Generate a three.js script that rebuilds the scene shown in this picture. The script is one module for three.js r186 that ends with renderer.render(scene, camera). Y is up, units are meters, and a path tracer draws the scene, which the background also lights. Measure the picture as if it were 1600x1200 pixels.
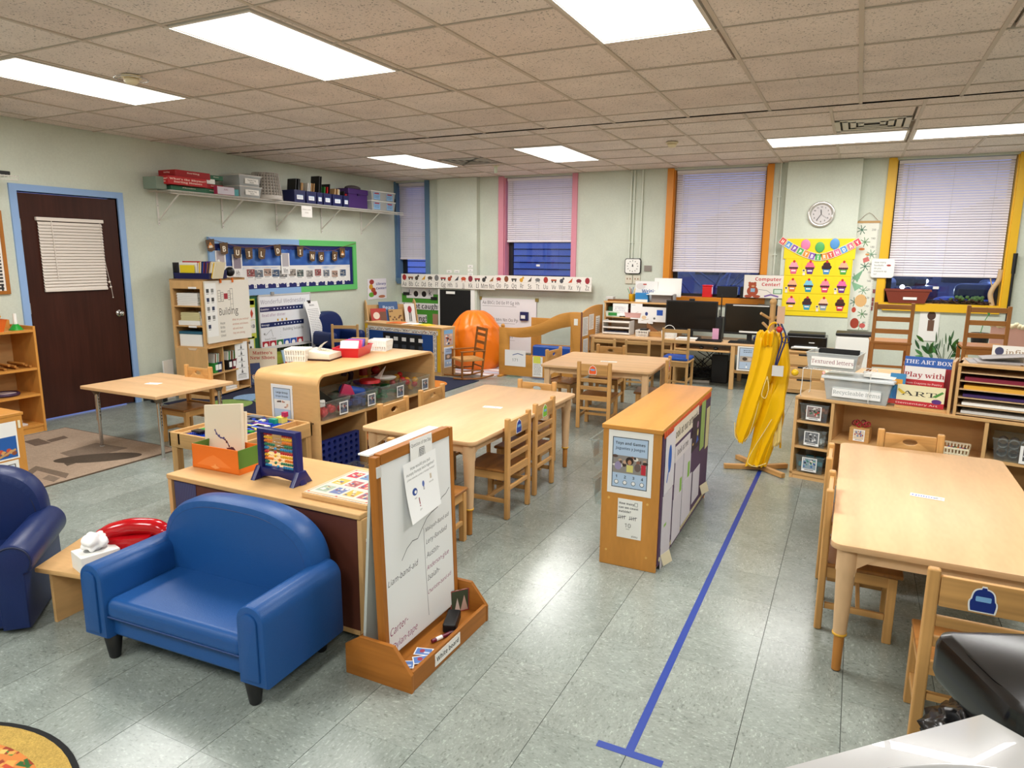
import * as THREE from 'three';
import { RoundedBoxGeometry } from 'three/addons/geometries/RoundedBoxGeometry.js';
import { RectAreaLightUniformsLib } from 'three/addons/lights/RectAreaLightUniformsLib.js';
import { mergeGeometries, toCreasedNormals } from 'three/addons/utils/BufferGeometryUtils.js';

// ---------- camera, sky, exposure ----------
const scene = new THREE.Scene();
const F = 1077, YAW = 0.45807, PITCH = -0.18407, ROLL = 0.00826;
const camera = new THREE.PerspectiveCamera(THREE.MathUtils.radToDeg(2 * Math.atan(600 / F)), 4 / 3, 0.05, 200);
camera.position.set(0, 1.56, 0);
camera.rotation.order = 'YXZ';
camera.rotation.set(PITCH, YAW, ROLL);
camera.updateMatrixWorld();
scene.add(camera);
const renderer = new THREE.WebGLRenderer();
renderer.toneMapping = THREE.LinearToneMapping;
renderer.toneMappingExposure = 1.0;
renderer.shadowMap.enabled = true;
scene.background = new THREE.Color().setRGB(0.38, 0.54, 1.45);   // blue dusk outside the windows
RectAreaLightUniformsLib.init();
const LAMP = 19.5, LAMP_COLOR = new THREE.Color().setRGB(1, 0.99, 0.965);

// ---------- helpers ----------
let seed = 12345;
const rnd = () => { seed |= 0; seed = seed + 0x6D2B79F5 | 0; let t = Math.imul(seed ^ seed >>> 15, 1 | seed); t = t + Math.imul(t ^ t >>> 7, 61 | t) ^ t; return ((t ^ t >>> 14) >>> 0) / 4294967296; };
const rr = (a, b) => a + (b - a) * rnd();
const V3 = (x, y, z) => new THREE.Vector3(x, y, z);
const CP = camera.position;
const dir = (u, v) => V3(u - 800, 600 - v, -F).applyMatrix4(new THREE.Matrix4().extractRotation(camera.matrixWorld));
const hit = (u, v, k, val) => { const d = dir(u, v); return d.multiplyScalar((val - CP[k]) / d[k]).add(CP); };
const atX = (u, v, x) => hit(u, v, 'x', x), atY = (u, v, y) => hit(u, v, 'y', y), atZ = (u, v, z) => hit(u, v, 'z', z);
const used = {};
function numbered(n) { used[n] = (used[n] ?? -1) + 1; return used[n] ? n + '_' + String(used[n]).padStart(3, '0') : n; }
function meta(o, label, category, group) { o.userData.label = label; o.userData.category = category; if (group) o.userData.group = group; return o; }
function thing(name, label, category, pos = [0, 0, 0], ry = 0, group) {
  const o = new THREE.Group(); o.name = numbered(name); o.position.set(...pos); o.rotation.y = ry; scene.add(o); return meta(o, label, category, group);
}
function uvBox(g) {           // box-projected uv in metres, u along the longest side
  if (g.userData.keep) return g;
  g.computeBoundingBox(); const s = g.boundingBox.getSize(V3()), p = g.attributes.position; let n = g.attributes.normal; if (!n) { g.computeVertexNormals(); n = g.attributes.normal; }
  const L = s.x >= s.y && s.x >= s.z ? 0 : s.y >= s.z ? 1 : 2, ou = rnd() * 3, ov = rnd() * 3, uv = new Float32Array(p.count * 2), c = [0, 0, 0];
  for (let i = 0; i < p.count; i++) {
    const a = Math.abs(n.getX(i)), b = Math.abs(n.getY(i)), d = Math.abs(n.getZ(i)), A = a >= b && a >= d ? 0 : b >= d ? 1 : 2;
    c[0] = p.getX(i); c[1] = p.getY(i); c[2] = p.getZ(i);
    let ax = [0, 1, 2].filter(k => k !== A); if (ax[1] === L) ax = [L, ax[0]];
    uv[2 * i] = c[ax[0]] + ou; uv[2 * i + 1] = c[ax[1]] + ov;
  }
  g.setAttribute('uv', new THREE.BufferAttribute(uv, 2)); return g;
}
function mesh(geo, mat) { const sl = mat.userData.slot; if (sl) { geo = geo.clone(); geo.userData.keep = true; const uv = geo.attributes.uv; for (let i = 0; i < uv.count; i++) uv.setXY(i, (sl[0] + uv.getX(i) * sl[2]) / PS, 1 - (sl[1] + (1 - uv.getY(i)) * sl[3]) / PS); } const m = new THREE.Mesh(uvBox(geo), mat); m.castShadow = m.receiveShadow = true; return m; }
function P(parent, name, geo, mat, pos, rot) { const m = mesh(geo, mat); m.name = name; if (pos) m.position.set(...pos); if (rot) m.rotation.set(...rot); parent.add(m); return m; }
function one(name, label, category, geo, mat, pos = [0, 0, 0], ry = 0, group) { const m = mesh(geo, mat); m.name = numbered(name); m.position.set(...pos); m.rotation.y = ry; scene.add(m); return meta(m, label, category, group); }
function struct(name, geo, mat) { const m = mesh(geo, mat); m.name = name; m.userData.kind = 'structure'; scene.add(m); return m; }
function copyOf(o, pos, ry, label, group) { const c = o.clone(); c.name = numbered(o.name.replace(/_\d{3}$/, '')); c.userData = { ...o.userData }; if (pos) c.position.set(...pos); if (ry !== undefined) c.rotation.y = ry; if (label) c.userData.label = label; if (group) c.userData.group = group; scene.add(c); return c; }
// geometry
const bx = (w, h, d, x = 0, y = 0, z = 0, r = 0) => (r ? new RoundedBoxGeometry(w, h, d, 2, Math.min(r, w / 2.01, h / 2.01, d / 2.01)) : new THREE.BoxGeometry(w, h, d)).translate(x, y, z);
const bb = (x0, x1, y0, y1, z0, z1, r = 0) => bx(x1 - x0, y1 - y0, z1 - z0, (x0 + x1) / 2, (y0 + y1) / 2, (z0 + z1) / 2, r);
const cyl = (r1, r2, h, x = 0, y = 0, z = 0, s = 16) => new THREE.CylinderGeometry(r1, r2, h, s).translate(x, y, z);
const sph = (r, x = 0, y = 0, z = 0, s = 14) => new THREE.SphereGeometry(r, s, Math.max(6, s * 0.7 | 0)).translate(x, y, z);
const lathe = (pts, s = 24) => new THREE.LatheGeometry(pts.map(p => new THREE.Vector2(p[0], p[1])), s);
const tube = (pts, r, n = 24, s = 8, closed = false) => new THREE.TubeGeometry(new THREE.CatmullRomCurve3(pts.map(p => V3(...p)), closed, 'catmullrom', 0.4), n, r, s, closed);
function rod(a, b, r, s = 8, r2 = r) { const A = V3(...a), Bv = V3(...b), d = Bv.clone().sub(A), g = new THREE.CylinderGeometry(r2, r, d.length(), s); g.applyQuaternion(new THREE.Quaternion().setFromUnitVectors(V3(0, 1, 0), d.clone().normalize())); return g.translate((A.x + Bv.x) / 2, (A.y + Bv.y) / 2, (A.z + Bv.z) / 2); }
function bar(a, b, w, h) { const A = V3(...a), Bv = V3(...b), d = Bv.clone().sub(A), g = new THREE.BoxGeometry(w, h, d.length()); const m = new THREE.Matrix4().lookAt(A, Bv, Math.abs(d.y) > 0.99 * d.length() ? V3(0, 0, 1) : V3(0, 1, 0)); return g.applyMatrix4(m).translate((A.x + Bv.x) / 2, (A.y + Bv.y) / 2, (A.z + Bv.z) / 2); }
const mg = (...l) => mergeGeometries(l.flat().map(g => { const q = g.index ? g.toNonIndexed() : g.clone(); for (const k of Object.keys(q.attributes)) if (!['position', 'normal', 'uv'].includes(k)) q.deleteAttribute(k); return q; }));
function poly(pts, holes = []) { const s = new THREE.Shape(pts.map(p => new THREE.Vector2(...p))); for (const h of holes) s.holes.push(h); return s; }
function rrect(w, h, r, cx = 0, cy = 0) { const s = new THREE.Shape(), x = cx - w / 2, y = cy - h / 2; s.moveTo(x + r, y); s.lineTo(x + w - r, y); s.absarc(x + w - r, y + r, r, -Math.PI / 2, 0); s.lineTo(x + w, y + h - r); s.absarc(x + w - r, y + h - r, r, 0, Math.PI / 2); s.lineTo(x + r, y + h); s.absarc(x + r, y + h - r, r, Math.PI / 2, Math.PI); s.lineTo(x, y + r); s.absarc(x + r, y + r, r, Math.PI, Math.PI * 1.5); return s; }
function oval(cx, cy, a, b) { const h = new THREE.Path(); h.absellipse(cx, cy, a, b, 0, Math.PI * 2); return h; }
const ext = (shape, d, bev = 0, cs = 10) => { const g = new THREE.ExtrudeGeometry(shape, { depth: d - 2 * bev, bevelEnabled: bev > 0, bevelSize: bev, bevelThickness: bev, bevelOffset: -bev, bevelSegments: 2, curveSegments: cs }); return toCreasedNormals(g.translate(0, 0, bev), 0.6); };
const flat = g => g.rotateX(-Math.PI / 2);    // extrusion in xy -> lies flat, depth becomes height
// textures
function dataTex(n, fn, srgb = true) { const d = new Uint8Array(n * n * 4); for (let y = 0; y < n; y++) for (let x = 0; x < n; x++) { const c = fn(x / n, y / n, x, y); const i = 4 * (y * n + x); d[i] = c[0]; d[i + 1] = c[1]; d[i + 2] = c[2]; d[i + 3] = 255; } const t = new THREE.DataTexture(d, n, n); t.wrapS = t.wrapT = THREE.RepeatWrapping; t.magFilter = THREE.LinearFilter; t.minFilter = THREE.LinearMipmapLinearFilter; t.generateMipmaps = true; if (srgb) t.colorSpace = THREE.SRGBColorSpace; t.needsUpdate = true; return t; }
function lattice(n, s) { const a = new Float32Array(n * n); let q = seed; seed = s; for (let i = 0; i < n * n; i++) a[i] = rnd(); seed = q; return a; }
function noise2(L, n, u, v, fu, fv) { const x = u * fu, y = v * fv, xi = Math.floor(x), yi = Math.floor(y), fx = x - xi, fy = y - yi, sx = fx * fx * (3 - 2 * fx), sy = fy * fy * (3 - 2 * fy); const g = (i, j) => L[(((j % fv) + fv) % fv % n) * n + (((i % fu) + fu) % fu % n)]; return (g(xi, yi) * (1 - sx) + g(xi + 1, yi) * sx) * (1 - sy) + (g(xi, yi + 1) * (1 - sx) + g(xi + 1, yi + 1) * sx) * sy; }
const LA = lattice(512, 11), LB = lattice(512, 29);
const clampB = v => Math.max(0, Math.min(255, v));
const grainTex = dataTex(512, (u, v) => { const g = noise2(LA, 512, u, v, 3, 40) * 0.5 + noise2(LB, 512, u, v, 6, 130) * 0.35 + noise2(LA, 512, u, v, 4, 7) * 0.5; const k = 255 - 62 * (g - 0.25); return [clampB(k + 6), clampB(k), clampB(k - 7)]; });
const plyTex = dataTex(512, (u, v) => { const w = v + 0.04 * noise2(LA, 512, u, v, 3, 3); const g = noise2(LB, 512, u, w, 2, 18) * 0.5 + noise2(LA, 512, u, v, 24, 100) * 0.25; const k = 255 - 34 * g; return [clampB(k + 3), clampB(k), clampB(k - 4)]; });
const speckTex = dataTex(512, (u, v, x, y) => { const g = noise2(LA, 512, u, v, 90, 40) * 0.5 + noise2(LB, 512, u, v, 230, 120) * 0.5, s = rnd(), b = noise2(LB, 512, u, v, 150, 80), e = noise2(LA, 512, u, v, 9, 9); let k = 212 + 34 * (g - 0.5) + 14 * (e - 0.5); if (b > 0.84) k += 30; else if (b < 0.14) k -= 30; k += 14 * (s - 0.5); return [clampB(k), clampB(k + 1), clampB(k - 2)]; });
const pitTex = dataTex(512, (u, v) => { const b = noise2(LB, 512, u, v, 128, 128), c = noise2(LA, 512, u, v, 250, 250), d = noise2(LA, 512, u, v, 5, 5); let k = 240 + 16 * (d - 0.5) + 12 * (c - 0.5); if (b < 0.2 && c < 0.55) k -= 70; return [clampB(k), clampB(k - 1), clampB(k - 3)]; });
const wallTex = dataTex(512, (u, v) => { const d = noise2(LA, 512, u, v, 4, 4), c = noise2(LB, 512, u, v, 12, 12), e = noise2(LB, 512, u, v, 200, 200); const k = 244 + 10 * (d - 0.5) + 7 * (c - 0.5) + 7 * (e - 0.5); return [clampB(k), clampB(k), clampB(k - 1)]; });
const weaveTex = dataTex(256, (u, v) => { const a = noise2(LA, 512, u, v, 128, 128), b = noise2(LB, 512, u, v, 20, 20); const k = 225 + 50 * (a - 0.5) + 20 * (b - 0.5); return [clampB(k), clampB(k), clampB(k)]; });
const leatherTex = dataTex(256, (u, v) => { const a = noise2(LA, 512, u, v, 90, 90), b = noise2(LB, 512, u, v, 40, 40); const k = 128 + 90 * (a - 0.5) + 60 * (b - 0.5); return [clampB(k), clampB(k), clampB(k)]; }, false);
const weave3 = () => WV || (WV = rep(weaveTex, 3)); let WV;
const rep = (t, a, b = a) => { const c = t.clone(); c.repeat.set(a, b); c.needsUpdate = true; return c; };
// prints share a few big canvases: cvs() draws into a free slot, mesh() moves the uv of the print there
const PAGES = []; const PS = 2048;
function cvs(w, h, fn) {
  let pg = PAGES[PAGES.length - 1], x, y;
  const fits = () => { if (!pg) return false; if (pg.x + w > PS) { pg.x = 0; pg.y += pg.rh + 4; pg.rh = 0; } if (pg.y + h > PS) return false; x = pg.x; y = pg.y; pg.x += w + 4; pg.rh = Math.max(pg.rh, h); return true; };
  if (!fits()) { const c = document.createElement('canvas'); c.width = c.height = PS; const t = new THREE.CanvasTexture(c); t.colorSpace = THREE.SRGBColorSpace; pg = { g: c.getContext('2d'), t, x: 0, y: 0, rh: 0 }; PAGES.push(pg); fits(); }
  const g = pg.g; g.save(); g.beginPath(); g.rect(x, y, w, h); g.clip(); g.translate(x, y); g.fillStyle = '#f4f3ee'; g.fillRect(0, 0, w, h); fn(g, w, h); g.restore();
  return { isTexture: true, map: pg.t, slot: [x + 1, y + 1, w - 2, h - 2] };
}
function tx(g, s, x, y, px, col = '#222', al = 'left', font = 'sans-serif', wt = '') { g.fillStyle = col; g.textAlign = al; g.textBaseline = 'middle'; g.font = `${wt} ${px}px ${font}`.trim(); g.fillText(s, x, y); }
function hand(g, s, x, y, px, col, ang = 0) { g.save(); g.translate(x, y); g.rotate(ang); g.fillStyle = col; g.textAlign = 'left'; g.textBaseline = 'middle'; g.font = `italic ${px}px sans-serif`; g.fillText(s, 0, 0); g.restore(); }
const rc = (g, x, y, w, h, c) => { g.fillStyle = c; g.fillRect(x, y, w, h); };
const ell = (g, x, y, a, b, c) => { g.fillStyle = c; g.beginPath(); g.ellipse(x, y, a, b, 0, 0, 7); g.fill(); };
const pl = (g, pts, c) => { g.fillStyle = c; g.beginPath(); pts.forEach((p, i) => i ? g.lineTo(...p) : g.moveTo(...p)); g.closePath(); g.fill(); };
const ln = (g, pts, c, w = 2) => { g.strokeStyle = c; g.lineWidth = w; g.beginPath(); pts.forEach((p, i) => i ? g.lineTo(...p) : g.moveTo(...p)); g.stroke(); };
function scrib(g, x, y, w, rows, px, col = '#555') { for (let r = 0; r < rows; r++) { let a = x; while (a < x + w - px) { const l = Math.min(px * rr(0.8, 2.6), x + w - a); rc(g, a, y + r * px * 1.9, l, px * 0.55, col); a += l + px * 0.5; } } }
// materials
const M = (c, rough = 0.6, o = {}) => new THREE.MeshStandardMaterial({ color: c, roughness: rough, ...o });
const wood = (c, rough = 0.42, t = grainTex) => new THREE.MeshPhysicalMaterial({ color: c, roughness: rough, map: t, specularIntensity: 0.5 });
const W = {
  chair: wood('#d8a96b', 0.4), seat: wood('#a8743f', 0.3), top: wood('#e2ba8d', 0.42, plyTex), leg: wood('#e0bc92', 0.5, plyTex), foot: wood('#b9803f', 0.45),
  shelf: wood('#deb37b', 0.42, plyTex), orange: wood('#d4964a', 0.3, plyTex), oak: wood('#b47431', 0.42), pine: wood('#d8b078', 0.5),
  brown: M('#5a2f22', 0.5), door: wood('#42221a', 0.35), dark: wood('#99642f', 0.45), divider: wood('#cf9448', 0.38, plyTex),
};
const C = { white: M('#f2f1ec', 0.5), paper: M('#f3f2ed', 0.75), black: M('#121214', 0.45), blackGloss: M('#0c0c0e', 0.14), chrome: M('#c9c9c9', 0.2, { metalness: 1 }), grey: M('#9a9a98', 0.5), lgrey: M('#cfcdc9', 0.5),
  red: M('#c81f24', 0.35), blue: M('#1c4fa8', 0.4), navy: M('#16245c', 0.5), dnavy: M('#141a55', 0.4), yellow: M('#f2c41a', 0.4), green: M('#2c8a3a', 0.45), orange: M('#e8731c', 0.4), purple: M('#5a2a80', 0.45), pink: M('#e46a92', 0.5), teal: M('#1f8f92', 0.45), cream: M('#ece0c0', 0.6), brownp: M('#8a5a34', 0.6), kraft: M('#c39a68', 0.8), lblue: M('#7fb2e0', 0.5), maroon: M('#7a1a2c', 0.6), lgreen: M('#8cc152', 0.55) };
const clear = new THREE.MeshPhysicalMaterial({ color: '#f6fafa', roughness: 0.05, transmission: 0.96, thickness: 0, ior: 1.45 });
const frost = new THREE.MeshPhysicalMaterial({ color: '#f2f5f5', roughness: 0.3, transmission: 0.72, thickness: 0 });
const glass = new THREE.MeshPhysicalMaterial({ color: '#eef3f5', roughness: 0.02, transmission: 1, thickness: 0 });
const pm = (t, rough = 0.65) => { const m = new THREE.MeshStandardMaterial({ map: t.map, roughness: rough }); m.userData.slot = t.slot; return m; };
const keep = g => { g.userData.keep = true; return g; };
const card = (w, h, t = 0.003) => keep(new THREE.BoxGeometry(w, h, t));      // front face +z carries the print
// a flat print on a wall: plane 'x' (left wall, faces +x) or 'z' (back wall, faces +z), corners from photo pixels
function printOn(name, label, cat, plane, val, u0, v0, u1, v1, tex, group, parent, rough) {
  const a = plane === 'x' ? atX(u0, v0, val) : atZ(u0, v0, val), b = plane === 'x' ? atX(u1, v1, val) : atZ(u1, v1, val);
  const w = plane === 'x' ? Math.abs(b.z - a.z) : Math.abs(b.x - a.x), h = Math.abs(a.y - b.y), g = card(w, h), c = [(a.x + b.x) / 2, (a.y + b.y) / 2, (a.z + b.z) / 2];
  if (plane === 'x') c[0] = val; else c[2] = val;
  const m = tex.isTexture ? pm(tex, rough) : tex;
  if (parent) { const o = P(parent, name, g, m, c); o.rotation.y = plane === 'x' ? Math.PI / 2 : 0; o.userData.size = undefined; return o; }
  return one(name, label, cat, g, m, c, plane === 'x' ? Math.PI / 2 : 0, group);
}
function atlas(cols, rows, px, draw) { const t = cvs(cols * px, rows * px, (g) => { for (let i = 0; i < cols * rows; i++) { g.save(); g.translate((i % cols) * px, Math.floor(i / cols) * px); g.beginPath(); g.rect(0, 0, px, px); g.clip(); draw(g, i, px); g.restore(); } }); const m = pm(t); m.userData.grid = [cols, rows]; return m; }
function cell(m, i, w, h, t = 0.002) { const g = card(w, h, t), [c, r] = m.userData.grid, uv = g.attributes.uv, x = i % c, y = Math.floor(i / c); for (let k = 0; k < uv.count; k++) uv.setXY(k, (x + 0.02 + 0.96 * uv.getX(k)) / c, 1 - (y + 0.02 + 0.96 * (1 - uv.getY(k))) / r); return g; }
function shapeCell(m, i, shape, w, h, t = 0.002) { const g = keep(ext(shape, t)), [c, r] = m.userData.grid, p = g.attributes.position, uv = g.attributes.uv, x = i % c, y = Math.floor(i / c); for (let k = 0; k < p.count; k++) uv.setXY(k, (x + p.getX(k) / w + 0.5) / c, 1 - (y + 0.5 - p.getY(k) / h) / r); return g; }
function book(parent, name, w, h, d, mat, pos, rot) { const c = P(parent, name, mg(bb(-w / 2, -w / 2 + 0.0025, 0, h, -d / 2, d / 2), bb(w / 2 - 0.0025, w / 2, 0, h, -d / 2, d / 2), bb(-w / 2, w / 2, 0, h, d / 2 - 0.002, d / 2)), mat, pos, rot); P(c, 'pages', bb(-w / 2 + 0.0025, w / 2 - 0.0025, 0.004, h - 0.004, -d / 2 + 0.004, d / 2 - 0.002), C.cream); return c; }
const PAL = [C.red, C.blue, C.yellow, C.green, C.orange, C.purple, C.teal, C.navy, C.maroon, C.cream, C.lblue, C.white];
function tub(w, h, d, tk = 0.003, fl = 0.86) { // open flared tub
  const o = [], q = (y, k) => [[-w / 2 * k, y, -d / 2 * k], [w / 2 * k, y, -d / 2 * k], [w / 2 * k, y, d / 2 * k], [-w / 2 * k, y, d / 2 * k]], A = q(0, fl), B = q(h, 1), pos = [], f = (a, b, c, e) => pos.push(...a, ...b, ...c, ...a, ...c, ...e);
  const ins = p => [p[0] - Math.sign(p[0]) * tk, p[1] + (p[1] === 0 ? tk : 0), p[2] - Math.sign(p[2]) * tk];
  for (let i = 0; i < 4; i++) { const j = (i + 1) % 4; f(A[j], A[i], B[i], B[j]); f(ins(A[i]), ins(A[j]), ins(B[j]), ins(B[i])); f(B[i], ins(B[i]), ins(B[j]), B[j]); }
  f(A[0], A[1], A[2], A[3]); f(ins(A[3]), ins(A[2]), ins(A[1]), ins(A[0]));
  const g = new THREE.BufferGeometry(); g.setAttribute('position', new THREE.Float32BufferAttribute(pos, 3)); g.setAttribute('uv', new THREE.Float32BufferAttribute(new Float32Array(pos.length / 3 * 2), 2)); g.computeVertexNormals();
  const rim = [bx(w + 0.008, 0.006, 0.006, 0, h, d / 2), bx(w + 0.008, 0.006, 0.006, 0, h, -d / 2), bx(0.006, 0.006, d, w / 2, h, 0), bx(0.006, 0.006, d, -w / 2, h, 0)];
  return mg(g, rim);
}
// ceiling troffers [x, z, width, length] and the air vents (cx, cz)
const LIGHTS = [[-3.01, -3.235, 0.62, 1.23], [-4.91, -3.22, 0.62, 1.23], [-1.06, -3.235, 0.62, 1.23], [-5.08, -7.5, 0.6, 1.23], [-3.18, -7.6, 0.6, 1.23], [-0.31, -7.71, 1.25, 0.6], [0.97, -7.71, 1.25, 0.6], [0.9, -3.235, 0.62, 1.23], [-3.01, 0.5, 0.62, 1.23], [-1.06, 0.5, 0.62, 1.23], [0.9, 0.5, 0.62, 1.23], [-4.91, 0.5, 0.62, 1.23]];
const VENTS = [[0.0, -7.03], [-4.42, -7.75]];
const LIGHTNAMES = ['ceiling light panel above the blue loveseat', 'ceiling light panel in front of the brown door', 'ceiling light panel above the long centre table', 'ceiling light panel nearest the bulletin board wall by the windows', 'ceiling light panel in front of the pink-framed window', 'ceiling light panel beside the square metal air vent', 'ceiling light panel in front of the yellow-framed window'];
const glowM = new THREE.MeshStandardMaterial({ color: '#ffffff', emissive: new THREE.Color().setRGB(1, 0.99, 0.96), emissiveIntensity: 1.5, roughness: 0.5 });
LIGHTS.forEach(([x, z, w, l], i) => {
  const t = thing('ceiling_light', 'white recessed fluorescent ' + (LIGHTNAMES[i] || 'ceiling light panel toward the back of the room'), 'ceiling light', [x, 2.70, z], 0, 'ceiling light panels');
  P(t, 'frame', mg(bx(w - 0.01, 0.02, 0.02, 0, 0.008, l / 2 - 0.015), bx(w - 0.01, 0.02, 0.02, 0, 0.008, -l / 2 + 0.015), bx(0.02, 0.02, l - 0.052, w / 2 - 0.015, 0.008, 0), bx(0.02, 0.02, l - 0.052, -w / 2 + 0.015, 0.008, 0)), M('#d8d2c8', 0.5));
  P(t, 'diffuser', bx(w - 0.04, 0.006, l - 0.04, 0, 0.01, 0), glowM).castShadow = false;
  const r = new THREE.RectAreaLight(LAMP_COLOR, LAMP, w - 0.05, l - 0.05); r.position.set(0, 0.0, 0); r.rotation.x = -Math.PI / 2; r.castShadow = true; r.name = 'lamp'; t.add(r);
});
// ---------- room shell ----------
const XL = -6.72, ZB = -9.35, XR = 3.6, ZF = 2.6, HC = 2.70;
const wallM = new THREE.MeshStandardMaterial({ color: '#d9dfd1', roughness: 0.75, map: rep(wallTex, 0.5) });
{ // floor: vinyl tiles in rows on a dark bed, joints wider along the rows that run to the windows
  const bed = struct('floor', bb(XL - 0.2, XR + 0.2, -0.14, -0.004, ZB - 0.25, ZF + 0.2), M('#3a3d3a', 0.8));
  const T = 0.3048, x0 = 0.0853 - T * 30, z0 = -1.9172 - T * 40, cand = [];
  const fm = ['#a9b2ac', '#afb7b1', '#a5aea8'].map(c => new THREE.MeshPhysicalMaterial({ color: c, map: speckTex, roughness: 0.23, specularIntensity: 1, bumpMap: leatherTex, bumpScale: 0.0002 }));
  const gs = []; for (let k = 0; k < 8; k++) { const g = keep(bx(T - 0.0022, 0.004, T - 0.0007, 0, -0.002, 0)); const uv = g.attributes.uv, o = k * 0.37, r = k % 2; for (let i = 0; i < uv.count; i++) { const a = g.attributes.position.getX(i) * 1.25 + o, b = g.attributes.position.getZ(i) * 1.25 + o * 1.7; uv.setXY(i, r ? b : a, r ? a : b); } gs.push(g); }
  for (let i = 0; i < 60; i++) for (let j = 0; j < 60; j++) {
    const x = x0 + (i + 0.5) * T, z = z0 + (j + 0.5) * T; if (x < XL - T / 2 + 0.02 || x > XR + T / 2 || z < ZB - T / 2 + 0.02 || z > ZF + T / 2) continue;
    const q = V3(x, 0, z).project(camera), front = V3(x, 0, z).applyMatrix4(camera.matrixWorldInverse).z < -0.3; const vis = front && Math.abs(q.x) < 1.04 && Math.abs(q.y) < 1.04;
    cand.push({ x, z, k: (i + j) % 2 + 2 * Math.floor(rnd() * 4), m: Math.floor(rnd() * 3), d: vis ? Math.hypot(x, z) : 1e3 + Math.hypot(x, z) });
  }
  cand.sort((a, b) => a.d - b.d); const rest = [[], [], []];
  cand.forEach((c, i) => { if (i < 300) { const t = P(bed, numbered('tile'), gs[c.k], fm[c.m], [c.x, 0, c.z]); t.castShadow = false; } else rest[c.m].push(gs[c.k].clone().translate(c.x, 0, c.z)); });
  rest.forEach((r, i) => { const t = P(bed, 'tile_field', keep(mg(r)), fm[i]); t.userData.kind = 'stuff'; });
}
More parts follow.
